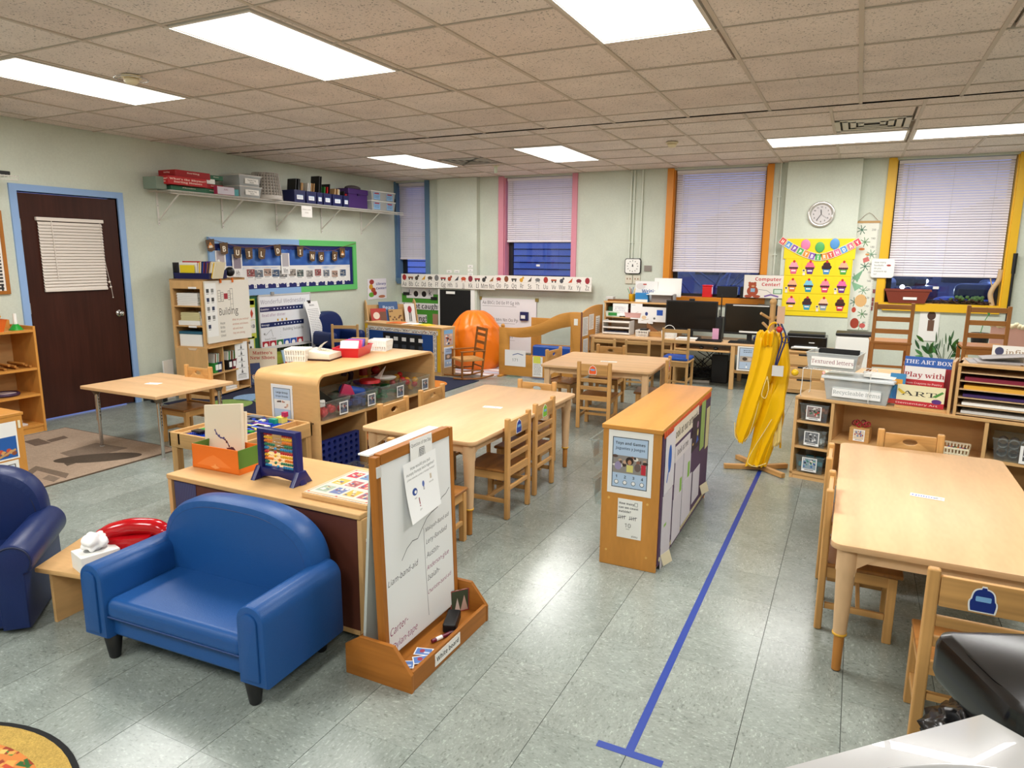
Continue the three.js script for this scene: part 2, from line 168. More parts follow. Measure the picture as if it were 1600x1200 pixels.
{ // suspended ceiling: grid bars, mineral tiles laid in, offset grid near the windows
  const c = struct('ceiling', bb(XL - 0.2, XR + 0.2, HC + 0.03, HC + 0.16, ZB - 0.25, ZF + 0.2), M('#8d8478', 0.9));
  const tm = ['#f5e9e3', '#f0e3dc', '#f7ede8'].map(k => new THREE.MeshStandardMaterial({ color: k, map: pitTex, roughness: 0.95, bumpMap: pitTex, bumpScale: 0.002 }));
  const gm = M('#c9bdb0', 0.6), PX = 0.64, SZ = -6.05, bars = [], stuff = [[], [], []];
  const rowsA = [SZ, -5.72, -5.07]; for (let z = -4.455; z < ZF + 0.3; z += 0.62) rowsA.push(z);
  const rowsB = [SZ, -6.31]; for (let z = -6.93; z > ZB - 0.5; z -= 0.62) rowsB.push(z);
  const zone = (rows, off) => {
    const xs = []; for (let k = -12; k < 9; k++) { const x = off + PX * k; if (x > XL - PX && x < XR + PX) xs.push(x); }
    for (let j = 0; j + 1 < rows.length; j++) { const za = Math.max(Math.min(rows[j], rows[j + 1]), ZB), zb = Math.min(Math.max(rows[j], rows[j + 1]), ZF);
      if (zb - za < 0.03) continue;
      for (let i = 0; i + 1 < xs.length; i++) { const xa = Math.max(xs[i], XL), xb = Math.min(xs[i + 1], XR); if (xb - xa < 0.03) continue;
        let pcs = [[xa, xb, za, zb]]; for (const l of [...LIGHTS, ...VENTS.map(v => [v[0], v[1], 0.6, 0.6])]) { const a = l[0] - l[2] / 2, b = l[0] + l[2] / 2, c2 = l[1] - l[3] / 2, d = l[1] + l[3] / 2; pcs = pcs.flatMap(([x1, x2, z1, z2]) => (x1 >= b || x2 <= a || z1 >= d || z2 <= c2) ? [[x1, x2, z1, z2]] : [[x1, Math.min(x2, a), z1, z2], [Math.max(x1, b), x2, z1, z2], [Math.max(x1, a), Math.min(x2, b), z1, Math.min(z2, c2)], [Math.max(x1, a), Math.min(x2, b), Math.max(z1, d), z2]].filter(q => q[1] - q[0] > 0.03 && q[3] - q[2] > 0.03)); }
        for (const [xa, xb, za, zb] of pcs) { const cx = (xa + xb) / 2, cz = (za + zb) / 2;
        const g = bx(xb - xa - 0.02, 0.016, zb - za - 0.02), py = HC + 0.013 + rr(-0.002, 0.002), q = V3(cx, HC, cz).project(camera), m = Math.floor(rnd() * 3);
        const ok = cz < -0.8 && V3(cx, HC, cz).applyMatrix4(camera.matrixWorldInverse).z < 0 && Math.abs(q.x) < 1.15 && q.y < 1.2;
        if (ok) P(c, numbered('ceiling_tile'), g, tm[m], [cx, py, cz], [rr(-0.003, 0.003), 0, rr(-0.003, 0.003)]); else stuff[m].push(uvBox(g).translate(cx, py, cz)); } } }
    const zA = Math.max(Math.min(...rows), ZB), zB = Math.min(Math.max(...rows), ZF);
    for (const x of xs) if (x > XL && x < XR) bars.push(bb(x - 0.012, x + 0.012, HC - 0.001, HC + 0.03, zA, zB));
    for (const z of rows) if (z > ZB && z < ZF) bars.push(bb(XL, XR, HC - 0.0015, HC + 0.03, z - 0.006, z + 0.006));
  };
  zone(rowsA, -0.09); zone(rowsB, -0.30);
  // grid bars are left out where a light or vent sits
  const g2 = []; for (const b of bars) { b.computeBoundingBox(); const q = b.boundingBox, alongX = q.max.x - q.min.x > q.max.z - q.min.z; let segs = alongX ? [[q.min.x, q.max.x]] : [[q.min.z, q.max.z]]; const at = alongX ? (q.min.z + q.max.z) / 2 : (q.min.x + q.max.x) / 2;
    for (const l of [...LIGHTS, ...VENTS.map(v => [v[0], v[1], 0.6, 0.6])]) { const lo = alongX ? l[0] - l[2] / 2 + 0.01 : l[1] - l[3] / 2 + 0.01, hi = alongX ? l[0] + l[2] / 2 - 0.01 : l[1] + l[3] / 2 - 0.01, la = alongX ? l[1] - l[3] / 2 + 0.01 : l[0] - l[2] / 2 + 0.01, lb = alongX ? l[1] + l[3] / 2 - 0.01 : l[0] + l[2] / 2 - 0.01; if (at < la || at > lb) continue; segs = segs.flatMap(s => [[s[0], Math.min(s[1], lo)], [Math.max(s[0], hi), s[1]]].filter(k => k[1] - k[0] > 0.01)); }
    for (const s of segs) g2.push(alongX ? bb(s[0], s[1], q.min.y, q.max.y, q.min.z, q.max.z) : bb(q.min.x, q.max.x, q.min.y, q.max.y, s[0], s[1])); }
  P(c, 'ceiling_grid', mg(g2), gm);
  stuff.forEach((s, i) => { if (s.length) { const t = P(c, 'ceiling_tile_field', keep(mg(s)), tm[i]); t.userData.kind = 'stuff'; } });
}
// walls
struct('wall_right', bb(XR, XR + 0.15, 0, HC + 0.03, ZB - 0.2, ZF + 0.15), wallM);
struct('wall_front', bb(XL - 0.15, XR, 0, HC + 0.03, ZF, ZF + 0.15), wallM);
const DZ0 = -4.63, DZ1 = -3.69, DH = 2.09;     // door opening
struct('wall_left', mg(bb(XL - 0.15, XL, 0, HC + 0.03, ZB - 0.2, DZ0), bb(XL - 0.15, XL, 0, HC + 0.03, DZ1, ZF), bb(XL - 0.15, XL, DH, HC + 0.03, DZ0, DZ1)), wallM);
// windows: [x0, x1, sill, colour of the frame, blind bottom]
const WIN = [[-6.70, -6.14, 1.18, '#5f7f9c', 1.49], [-4.76, -3.68, 1.18, '#dc8fa0', 1.76], [-2.26, -1.10, 1.03, '#dd8a1c', 1.37], [0.30, 1.46, 1.04, '#e8b520', 1.36]];
{ const g = []; let x = XL - 0.15; for (const w of WIN) { if (w[0] > x) g.push(bb(x, w[0], 0, HC + 0.03, ZB - 0.2, ZB)); g.push(bb(w[0], w[1], 0, w[2], ZB - 0.2, ZB)); g.push(bb(w[0], w[1], 2.68, HC + 0.03, ZB - 0.2, ZB)); x = w[1]; }
  g.push(bb(x, XR, 0, HC + 0.03, ZB - 0.2, ZB));
  const w = struct('wall_back', mg(g), wallM);
  for (const [a, b, d] of [[-5.86, -5.17, 0.10], [-0.86, -0.05, 0.13], [2.0, 2.7, 0.12]]) P(w, 'pilaster', bb(a, b, 0, HC, ZB, ZB + d), wallM);
}
WIN.forEach(([x0, x1, sill, col, bl], i) => {
  const fm = M(col, 0.4), dk = M('#17181c', 0.5), y1 = 2.68;
  const w = struct('window_' + (i + 1), mg(bb(x0 - 0.085, x0, sill - 0.05, HC - 0.002, ZB - 0.02, ZB + 0.03), bb(x1, x1 + 0.075, sill - 0.05, HC - 0.002, ZB - 0.02, ZB + 0.03), bb(x0, x1, sill - 0.08, sill, ZB - 0.02, ZB + 0.03)), fm);
  P(w, 'sill', bb(x0, x1, sill, sill + 0.012, ZB - 0.19, ZB + 0.028), fm);
  P(w, 'jamb', mg(bb(x0, x0 + 0.012, sill, y1, ZB - 0.19, ZB), bb(x1 - 0.012, x1, sill, y1, ZB - 0.19, ZB)), fm);
  P(w, 'sash', mg(bb(x0 + 0.012, x0 + 0.075, sill + 0.012, y1, ZB - 0.18, ZB - 0.14), bb(x1 - 0.05, x1 - 0.012, sill + 0.012, y1, ZB - 0.18, ZB - 0.14), bb(x0 + 0.05, x1 - 0.05, sill + 0.012, sill + 0.05, ZB - 0.18, ZB - 0.14), bb(x0 + 0.05, x1 - 0.05, 1.86, 1.9, ZB - 0.18, ZB - 0.14)), dk);
  P(w, 'pane', bb(x0 + 0.05, x1 - 0.05, sill + 0.05, 1.86, ZB - 0.162, ZB - 0.158), glass);
  P(w, 'pane', bb(x0 + 0.05, x1 - 0.05, 1.9, y1, ZB - 0.162, ZB - 0.158), glass);
  // venetian blind
  const names = ['blue-framed corner window', 'pink-framed window', 'orange-framed window', 'yellow-framed window'];
  const b = thing('venetian_blind', 'half-lowered pale grey venetian blind in the ' + names[i], 'blind', [(x0 + x1) / 2, 0, ZB - 0.06]);
  const bw = x1 - x0 - 0.05, sm = M('#e9e2e6', 0.45), sg = bx(bw, 0.0015, 0.031);
  P(b, 'head_rail', bx(bw, 0.035, 0.035, 0, 2.655, 0), sm);
  const n = Math.round((2.63 - bl) / 0.0285); for (let k = 0; k < n; k++) P(b, 'slat', sg, sm, [0, bl + 0.03 + k * 0.0285, 0], [1.05 + rr(-0.05, 0.05), 0, rr(-0.0015, 0.0015)]);
  P(b, 'bottom_rail', bx(bw, 0.022, 0.028, 0, bl + 0.008, 0, 0.004), sm);
  for (const s of [-0.36, 0, 0.36]) P(b, 'ladder_cord', mg(rod([bw * s, bl, 0.016], [bw * s, 2.64, 0.016], 0.0012, 5)), C.lgrey);
  P(b, 'tilt_wand', rod([-bw * 0.41, 2.62, 0.028], [-bw * 0.41, 2.0, 0.03], 0.004, 6), C.lgrey);
});
// baseboards
struct('baseboard_left', mg(bb(XL, XL + 0.012, 0, 0.1, ZB, DZ0 - 0.09), bb(XL, XL + 0.012, 0, 0.1, DZ1 + 0.09, ZF)), M('#3b3a38', 0.5));
struct('baseboard_back', mg(bb(XL, -5.86, 0, 0.1, ZB, ZB + 0.012), bb(-5.17, -0.86, 0, 0.1, ZB, ZB + 0.012), bb(-0.05, XR, 0, 0.1, ZB, ZB + 0.012)), M('#3b3a38', 0.5));
{ // door in the left wall
  const fr = M('#8fb0de', 0.4), d = struct('door_1', bb(XL - 0.05, XL - 0.005, 0.012, DH - 0.012, DZ0 + 0.012, DZ1 - 0.012), W.door);
  P(d, 'door_frame', mg(bb(XL - 0.14, XL + 0.018, 0, DH + 0.06, DZ0 - 0.06, DZ0), bb(XL - 0.14, XL + 0.018, 0, DH + 0.06, DZ1, DZ1 + 0.06), bb(XL - 0.14, XL + 0.018, DH, DH + 0.06, DZ0, DZ1)), fr);
  P(d, 'knob', lathe([[0, 0.062], [0.02, 0.06], [0.028, 0.048], [0.024, 0.034], [0.012, 0.026], [0.012, 0.006], [0.032, 0.005], [0.032, 0], [0, 0]], 20), C.chrome, [XL - 0.005, 0.95, DZ0 + 0.085], [0, 0, -Math.PI / 2]);
  for (const y of [0.3, 1.05, 1.8]) P(d, 'hinge', cyl(0.008, 0.008, 0.1, XL, y, DZ1 - 0.006, 8), C.grey);
  const b = thing('door_blind', 'small cream mini blind hung on the dark brown door', 'blind', [XL + 0.012, 0, (-3.83 - 4.45) / 2], Math.PI / 2), sm = M('#e6dcd2', 0.5), sg = bx(0.6, 0.0015, 0.031);
  P(b, 'head_rail', bx(0.63, 0.032, 0.03, 0, 1.855, 0, 0.004), sm);
  for (let k = 0; k < 22; k++) P(b, 'slat', sg, sm, [0, 1.225 + k * 0.0282, 0], [1.05, 0, rr(-0.002, 0.002)]);
  P(b, 'bottom_rail', bx(0.6, 0.022, 0.022, 0, 1.205, 0, 0.004), sm);
  P(b, 'tilt_wand', rod([-0.19, 1.84, 0.022], [-0.18, 1.31, 0.024], 0.004, 6), sm);
  P(b, 'pull_cord', tube([[0.27, 1.84, 0.018], [0.272, 1.6, 0.02], [0.30, 1.4, 0.016], [0.325, 1.22, 0.02], [0.335, 1.12, 0.02]], 0.002, 20, 5), sm);
  P(b, 'cord_knot', mg(sph(0.012, 0.312, 1.27, 0.02, 8), sph(0.011, 0.32, 1.22, 0.022, 8), sph(0.006, 0.335, 1.115, 0.02, 8)), sm);
}
// ---------- chairs ----------
const railG = {}; function topRail(holed, w = 0.25) { const k = holed + '_' + w; if (!railG[k]) { const s = rrect(w, 0.1, 0.006); if (holed) s.holes.push(oval(0, 0.008, 0.036, 0.017)); railG[k] = ext(s, 0.018, 0.003); } return railG[k]; }
const postG = bx(0.036, 0.622, 0.03, 0, 0.311, 0, 0.008), legG = bx(0.034, 0.285, 0.034, 0, 0.1425, 0, 0.004), slatG = bx(0.255, 0.036, 0.014, 0, 0, 0, 0.004), stretchG = bx(0.25, 0.024, 0.016, 0, 0, 0, 0.003), sideG = bx(0.016, 0.026, 0.225, 0, 0, 0, 0.003), apronG = bx(0.255, 0.045, 0.016), sideApG = bx(0.016, 0.045, 0.235), seatG = bx(0.315, 0.018, 0.3, 0, 0, 0, 0.007);
const packS = (() => { const s = new THREE.Shape(); s.moveTo(-0.034, -0.04); s.lineTo(0.034, -0.04); s.quadraticCurveTo(0.042, -0.005, 0.033, 0.0); s.lineTo(0.03, 0.018); s.quadraticCurveTo(0.026, 0.036, 0.008, 0.038); s.lineTo(0.006, 0.045); s.lineTo(-0.006, 0.045); s.lineTo(-0.008, 0.038); s.quadraticCurveTo(-0.026, 0.036, -0.03, 0.018); s.lineTo(-0.033, 0); s.quadraticCurveTo(-0.042, -0.005, -0.034, -0.04); return s; })();
const packG = ext(packS, 0.0012), packI = ext(packS, 0.0012).scale(0.88, 0.9, 1);
function woodChair(label, x, z, ry, sticker, group, holed = !sticker, y = 0, tint = W.chair) {
  const t = thing('wooden_chair', label, 'chair', [x, y, z], ry, group);
  for (const s of [-1, 1]) { P(t, 'back_post', postG, tint, [s * 0.144, 0, -0.135]); P(t, 'front_leg', legG, tint, [s * 0.14, 0, 0.125]); P(t, 'side_stretcher', sideG, tint, [s * 0.142, 0.11, -0.005]); P(t, 'side_apron', sideApG, tint, [s * 0.142, 0.262, -0.005]); }
  P(t, 'top_rail', topRail(holed), tint, [0, 0.552, -0.144]);
  for (const y of [0.452, 0.382]) P(t, 'slat', slatG, tint, [0, y, -0.137]);
  P(t, 'back_apron', apronG, tint, [0, 0.29, -0.137]); P(t, 'front_apron', apronG, tint, [0, 0.262, 0.128]);
  P(t, 'stretcher', stretchG, tint, [0, 0.19, -0.137]); P(t, 'stretcher', stretchG, tint, [0, 0.11, 0.01]);
  P(t, 'seat', seatG, W.seat, [0, 0.294, 0.012]);
  if (sticker) { const k = P(t, 'backpack_sticker', packG, C.paper, [0.012, 0.548, -0.1462]); const i = P(k, 'sticker_print', packI, sticker, [0, 0, -0.001]); P(i, 'sticker_emblem', ext(rrect(0.04, 0.016, 0.003), 0.0008), C.lblue, [0, 0.004, -0.0008]); }
  return t;
}
const stB = M('#1f3f9a', 0.5), stG = M('#7fc02f', 0.5), stR = M('#d8343a', 0.5), stO = M('#f0622a', 0.5), stT = M('#1b7f74', 0.5);
// ---------- tables ----------
function woodTable(label, x0, x1, z0, z1, h, group, turned = true) {
  const cx = (x0 + x1) / 2, cz = (z0 + z1) / 2, w = x1 - x0, d = z1 - z0, t = thing('wooden_table', label, 'table', [cx, 0, cz], 0, group);
  P(t, 'table_top', flat(ext(rrect(w, d, 0.045), 0.024, 0.004)), W.top, [0, h - 0.024, 0]);
  const a = 0.055, ax = w / 2 - 0.07, az = d / 2 - 0.07;
  for (const s of [-1, 1]) { P(t, 'apron', bx(2 * ax, a, 0.018, 0, h - 0.024 - a / 2, s * (az + 0.01)), W.leg); P(t, 'apron', bx(0.018, a, 2 * az, s * (ax + 0.01), h - 0.024 - a / 2, 0), W.leg); }
  for (const sx of [-1, 1]) for (const sz of [-1, 1]) {
    const l = P(t, 'leg', turned ? lathe([[0, h - 0.024], [0.036, h - 0.024], [0.036, h - 0.12], [0.033, h - 0.125], [0.024, 0.16], [0.0245, 0.152], [0, 0.152]], 20) : bx(0.055, h - 0.024, 0.055, 0, (h - 0.024) / 2, 0, 0.006), W.leg, [sx * (w / 2 - 0.06), 0, sz * (d / 2 - 0.06)]);
    if (turned) { P(l, 'ring', lathe([[0.018, 0.148], [0.0265, 0.149], [0.0265, 0.158], [0.018, 0.159]], 20), M('#d9a42f', 0.4)); P(l, 'foot', lathe([[0, 0.15], [0.0185, 0.15], [0.0165, 0.004], [0.014, 0], [0, 0]], 16), W.foot); P(l, 'foot_pad', cyl(0.016, 0.016, 0.006, 0, 0.0035, 0, 12), C.black); }
    for (const q of [0, 1]) { const g = ext(poly([[0, 0], [0.11, 0], [0.11, -0.02], [0.035, -0.075], [0.03, -0.11], [0, -0.11]]), 0.016); P(t, 'corner_brace', g, W.leg, [sx * (w / 2 - 0.06), h - 0.025, sz * (d / 2 - 0.06)], [0, q ? (sx > 0 ? Math.PI : 0) : (sz > 0 ? Math.PI / 2 : -Math.PI / 2), 0]); }
  }
  return t;
}
const lblTex = (a, c) => cvs(128, 48, (g, w, h) => { rc(g, 0, 0, w, h, '#f6f4ee'); tx(g, a, 8, 24, 26, c, 'left', 'sans-serif', 'bold'); });
// long centre table, with six chairs
const T1 = woodTable('long maple table with six chairs in the centre of the room', -2.555, -1.785, -4.71, -3.15, 0.56);
P(T1, 'name_label', flat(card(0.13, 0.05, 0.001)), pm(lblTex('Blanca', '#c23a4a')), [0.06, 0.561, -0.06], [0, 0.15, 0]);
const g1 = 'wooden chairs';
woodChair('maple child chair with blue backpack sticker at the long centre table', -1.895, -3.66, -Math.PI / 2, stB, g1);
woodChair('maple child chair with green backpack sticker at the long centre table', -1.925, -4.12, -Math.PI / 2, stG, g1);
woodChair('maple child chair with teal backpack sticker behind the whiteboard easel', -1.97, -2.99, Math.PI + 0.05, stT, g1);
woodChair('maple child chair tucked at the long table beside the bins of red toys', -2.53, -3.64, Math.PI / 2, null, g1);
woodChair('maple child chair tucked at the long table near the orange rug dot', -2.56, -4.15, Math.PI / 2, null, g1);
woodChair('maple child chair at the long table end that faces the windows', -2.13, -4.62, 0, null, g1);
// table in front of the computers
const T2 = woodTable('square maple table with four chairs in front of the computer desk', -2.65, -1.59, -6.93, -5.94, 0.55, undefined, false); T2.rotation.y = 0.05;
P(T2, 'name_label', flat(card(0.16, 0.05, 0.001)), pm(lblTex('Azul', '#7a7f86')), [0.02, 0.551, 0.05], [0, 0.1, 0]);
woodChair('maple child chair with orange backpack sticker at the square table', -2.06, -5.98, Math.PI + 0.05, stO, g1);
woodChair('maple child chair with red backpack sticker at the square table', -1.66, -6.42, -Math.PI / 2 + 0.15, stR, g1);
woodChair('maple child chair with dark seat at the square table beside the curved panel', -2.62, -6.55, Math.PI / 2 - 0.1, null, g1);
woodChair('maple child chair with oval grip hole between square table and desk', -2.31, -6.98, 0.05, null, g1);
// big table on the right
const T3 = woodTable('large maple table by the art shelf and black trash bin', 0.0, 0.765, -4.25, -2.665, 0.53);
P(T3, 'name_label', flat(card(0.13, 0.045, 0.001)), pm(cvs(128, 48, (g) => { tx(g, 'Quinn', 6, 24, 30, '#3a4aa8', 'left', 'sans-serif', 'bold'); ell(g, 98, 24, 8, 10, '#8a8a8a'); ell(g, 116, 24, 6, 7, '#d9b46a'); })), [-0.02, 0.531, 0.05], [0, -0.12, 0]);
woodChair('maple child chair with dark blue backpack sticker beside the black trash bin', 0.44, -2.505, Math.PI, M('#172f7e', 0.5), g1);
woodChair('maple child chair on the aisle side of the large table next to the near leg', 0.115, -3.17, Math.PI / 2, null, g1);
woodChair('maple child chair on the aisle side of the large table next to the art shelf', 0.095, -3.68, Math.PI / 2, null, g1);
woodChair('maple child chair with oval grip hole between large table and art shelf', 0.345, -4.165, 0, null, g1);
woodChair('maple child chair at the window end of the large table opposite the aisle', 0.70, -3.83, -Math.PI / 2, null, g1);
// ---------- chrome-legged table by the brown door ----------
{ const t = thing('activity_table', 'square maple table with chrome legs in front of the brown door', 'table', [-5.02, 0, -3.67]);
  P(t, 'table_top', bx(0.90, 0.028, 0.72, 0, 0.5, 0, 0.006), W.top);
  P(t, 'name_label', flat(card(0.12, 0.07, 0.001)), pm(lblTex('Science', '#4458a8')), [-0.03, 0.5145, 0.02], [0, 0.3, 0]);
  for (const sx of [-1, 1]) for (const sz of [-1, 1]) { const l = P(t, 'leg', mg(cyl(0.0135, 0.0135, 0.24, 0, 0.12, 0, 14), cyl(0.018, 0.018, 0.26, 0, 0.355, 0, 14)), C.chrome, [sx * 0.37, 0, sz * 0.28]); P(l, 'leg_bracket', lathe([[0.018, 0.43], [0.05, 0.484], [0.055, 0.486], [0, 0.486]], 4), M('#6e5c4a', 0.5)); for (let k = 0; k < 7; k++) P(l, 'adjustment_hole', cyl(0.0045, 0.0045, 0.002, 0, 0, 0, 8).rotateZ(Math.PI / 2), C.black, [0.0185, 0.27 + k * 0.026, 0]); P(l, 'glide', cyl(0.016, 0.02, 0.012, 0, 0.006, 0, 12), C.grey); }
  woodChair('worn maple child chair pushed under the chrome-legged table', -4.95, -3.87, 0.0, null, g1);
}
// ---------- loveseat ----------
const lth = rep(leatherTex, 8), vinylB = new THREE.MeshPhysicalMaterial({ color: '#1c4e8c', roughness: 0.38, bumpMap: lth, bumpScale: 0.0006, specularIntensity: 0.6 }), pipeB = M('#14386e', 0.45);
const vinylN = new THREE.MeshPhysicalMaterial({ color: '#16285a', roughness: 0.36, bumpMap: lth, bumpScale: 0.0006, specularIntensity: 0.6 }), pipeN = M('#0e1a40', 0.45);
function arch(w, y0, ys, y1) { const s = new THREE.Shape(), a = w / 2; s.moveTo(-a, y0); s.lineTo(a, y0); s.lineTo(a, ys); const n = 48; for (let k = 1; k <= n; k++) { const t = k / n * Math.PI, c = Math.cos(t), q = Math.sin(t); s.lineTo(Math.sign(c) * a * Math.pow(Math.abs(c), 0.72), ys + (y1 - ys) * Math.pow(q, 0.8)); } return s; }
const archPts = (w, y0, ys, y1, z) => { const p = [[w / 2, y0, z]], n = 20; for (let k = 0; k <= n; k++) { const t = k / n * Math.PI, c = Math.cos(t); p.push([Math.sign(c) * w / 2 * Math.pow(Math.abs(c), 0.72), ys + (y1 - ys) * Math.pow(Math.sin(t), 0.8), z]); } p.push([-w / 2, y0, z]); return p; };
{ const t = thing('loveseat', 'royal blue vinyl child loveseat with rounded back and black feet', 'sofa', [-2.135, 0, -1.735], 0.055);
  P(t, 'base', bb(-0.345, 0.345, 0.1, 0.19, -0.2, 0.2, 0.015), vinylB);
  const seat = P(t, 'seat_cushion', bb(-0.342, 0.342, 0.175, 0.262, -0.19, 0.225, 0.032), vinylB);
  P(seat, 'piping', tube([[-0.33, 0.19, 0.222], [0.33, 0.19, 0.222]], 0.004, 4, 6), pipeB);
  const bk = P(t, 'backrest', ext(arch(0.79, 0.1, 0.34, 0.59), 0.13, 0.035, 8).translate(0, 0, -0.225), vinylB);
  P(bk, 'piping', tube(archPts(0.725, 0.24, 0.32, 0.557, -0.098), 0.0035, 60, 6), pipeB);
  P(bk, 'piping', tube(archPts(0.725, 0.12, 0.32, 0.557, -0.222), 0.0035, 60, 6), pipeB);
  for (const s of [-1, 1]) {
    const sh = new THREE.Shape(); sh.moveTo(-0.062, 0.1); sh.lineTo(0.062, 0.1); sh.lineTo(0.06, 0.335); sh.absarc(0, 0.335, 0.06, 0, Math.PI); sh.lineTo(-0.062, 0.1);
    const a = P(t, 'arm', ext(sh, 0.43, 0.012, 10).translate(s * 0.392, 0, -0.195), vinylB);
    const s2 = new THREE.Shape(); s2.moveTo(-0.037, 0.125); s2.lineTo(0.037, 0.125); s2.lineTo(0.036, 0.335); s2.absarc(0, 0.335, 0.036, 0, Math.PI); s2.lineTo(-0.037, 0.125);
    P(a, 'arm_front_panel', ext(s2, 0.012, 0.005).translate(s * 0.392, 0, 0.232), vinylB);
    for (const z of [-0.17, 0.19]) P(t, 'foot', lathe([[0, 0.1], [0.034, 0.1], [0.021, 0.006], [0.017, 0], [0, 0]], 18), C.black, [s * 0.355, 0, z]);
  }
}
{ const t = thing('armchair', 'navy vinyl child armchair with rolled arms beside the low corner table', 'armchair', [-3.35, 0, -1.44], Math.PI / 4);
  P(t, 'base', bb(-0.3, 0.3, 0.02, 0.2, -0.24, 0.24, 0.02), vinylN); P(t, 'seat_cushion', bb(-0.2, 0.2, 0.18, 0.27, -0.2, 0.25, 0.03), vinylN);
  const bk = P(t, 'backrest', ext(arch(0.56, 0.05, 0.36, 0.60), 0.15, 0.04, 8).translate(0, 0, -0.3), vinylN); P(bk, 'piping', tube(archPts(0.50, 0.3, 0.34, 0.565, -0.155), 0.0035, 50, 6), pipeN);
  for (const s of [-1, 1]) { const sh = new THREE.Shape(); sh.moveTo(-0.05, 0.02); sh.lineTo(0.05, 0.02); sh.lineTo(0.05, 0.26); sh.absarc(0.012, 0.315, 0.075, -0.7, Math.PI + 0.35); sh.lineTo(-0.05, 0.02); const a = P(t, 'arm', ext(sh, 0.5, 0.014, 12).scale(s, 1, 1).translate(s * 0.26, 0, -0.24), vinylN); if (s < 0) { a.geometry.index || (a.material = vinylN.clone()); a.material.side = THREE.DoubleSide; } P(a, 'arm_piping', tube(Array.from({ length: 15 }, (_, k) => { const q = -0.6 + k / 14 * (Math.PI + 0.9); return [s * (0.272 + 0.066 * Math.cos(q)), 0.315 + 0.066 * Math.sin(q), 0.26]; }), 0.0035, 40, 6), pipeN); }
}
// ---------- low corner table with phone and tissues ----------
{ const t = thing('low_table', 'low maple corner table between the blue loveseat and navy armchair', 'table', [0, 0, 0]);
  P(t, 'table_top', flat(ext(poly([[-3.0, 1.545], [-2.62, 1.62], [-2.6, 1.97], [-3.16, 1.87]].reverse()), 0.022, 0.005)), W.shelf, [0, 0.228, 0]);
  P(t, 'side_panel', ext(poly([[0, 0], [0.26, 0], [0.26, 0.228], [0, 0.228]]), 0.016).rotateY(1.67), W.shelf, [-2.955, 0, -1.575]);
  P(t, 'side_panel', ext(poly([[0, 0], [0.3, 0], [0.3, 0.228], [0, 0.228]]), 0.016).rotateY(1.57), W.shelf, [-2.66, 0, -1.65]);
  const b = thing('tissue_box', 'white tissue box with a tissue poking out on the low table', 'tissue box', atY(152, 884, 0.25).toArray(), -0.25);
  P(b, 'box', bx(0.12, 0.075, 0.15, 0, 0.0375, 0, 0.003), C.white); P(b, 'opening', flat(ext(rrect(0.05, 0.09, 0.024), 0.001)), C.grey, [0, 0.0752, 0]);
  const ts = new THREE.SphereGeometry(0.042, 32, 24); { const p = ts.attributes.position; for (let i = 0; i < p.count; i++) { const x = p.getX(i), y = p.getY(i), z = p.getZ(i), q = 1 + 0.28 * Math.sin(x * 130 + y * 60) * Math.cos(z * 120 + y * 80); p.setXYZ(i, x * q, y * q * 0.85 + 0.02, z * q * 1.1); } ts.computeVertexNormals(); }
  P(b, 'tissue', ts, M('#f7f6f4', 0.85), [0, 0.09, 0]);
  const ph = thing('toy_phone', 'glossy red toy telephone on the low table', 'phone', atY(212, 868, 0.25).toArray(), 0.45);
  const pr = M('#b90d18', 0.12); ph.scale.setScalar(1.12); P(ph, 'body', ext(poly([[-0.1, 0], [0.1, 0], [0.085, 0.1], [-0.075, 0.085]]), 0.1, 0.012).translate(0, 0, -0.05), pr);
  P(ph, 'handset', tube([[-0.12, 0.075, 0.0], [-0.085, 0.1, 0], [0, 0.122, 0], [0.085, 0.12, 0], [0.12, 0.1, 0]], 0.032, 24, 14), pr); P(ph, 'handset_cap', sph(0.034, -0.118, 0.078, 0, 14), pr); P(ph, 'handset_cap', sph(0.034, 0.118, 0.1, 0, 14), pr);
}
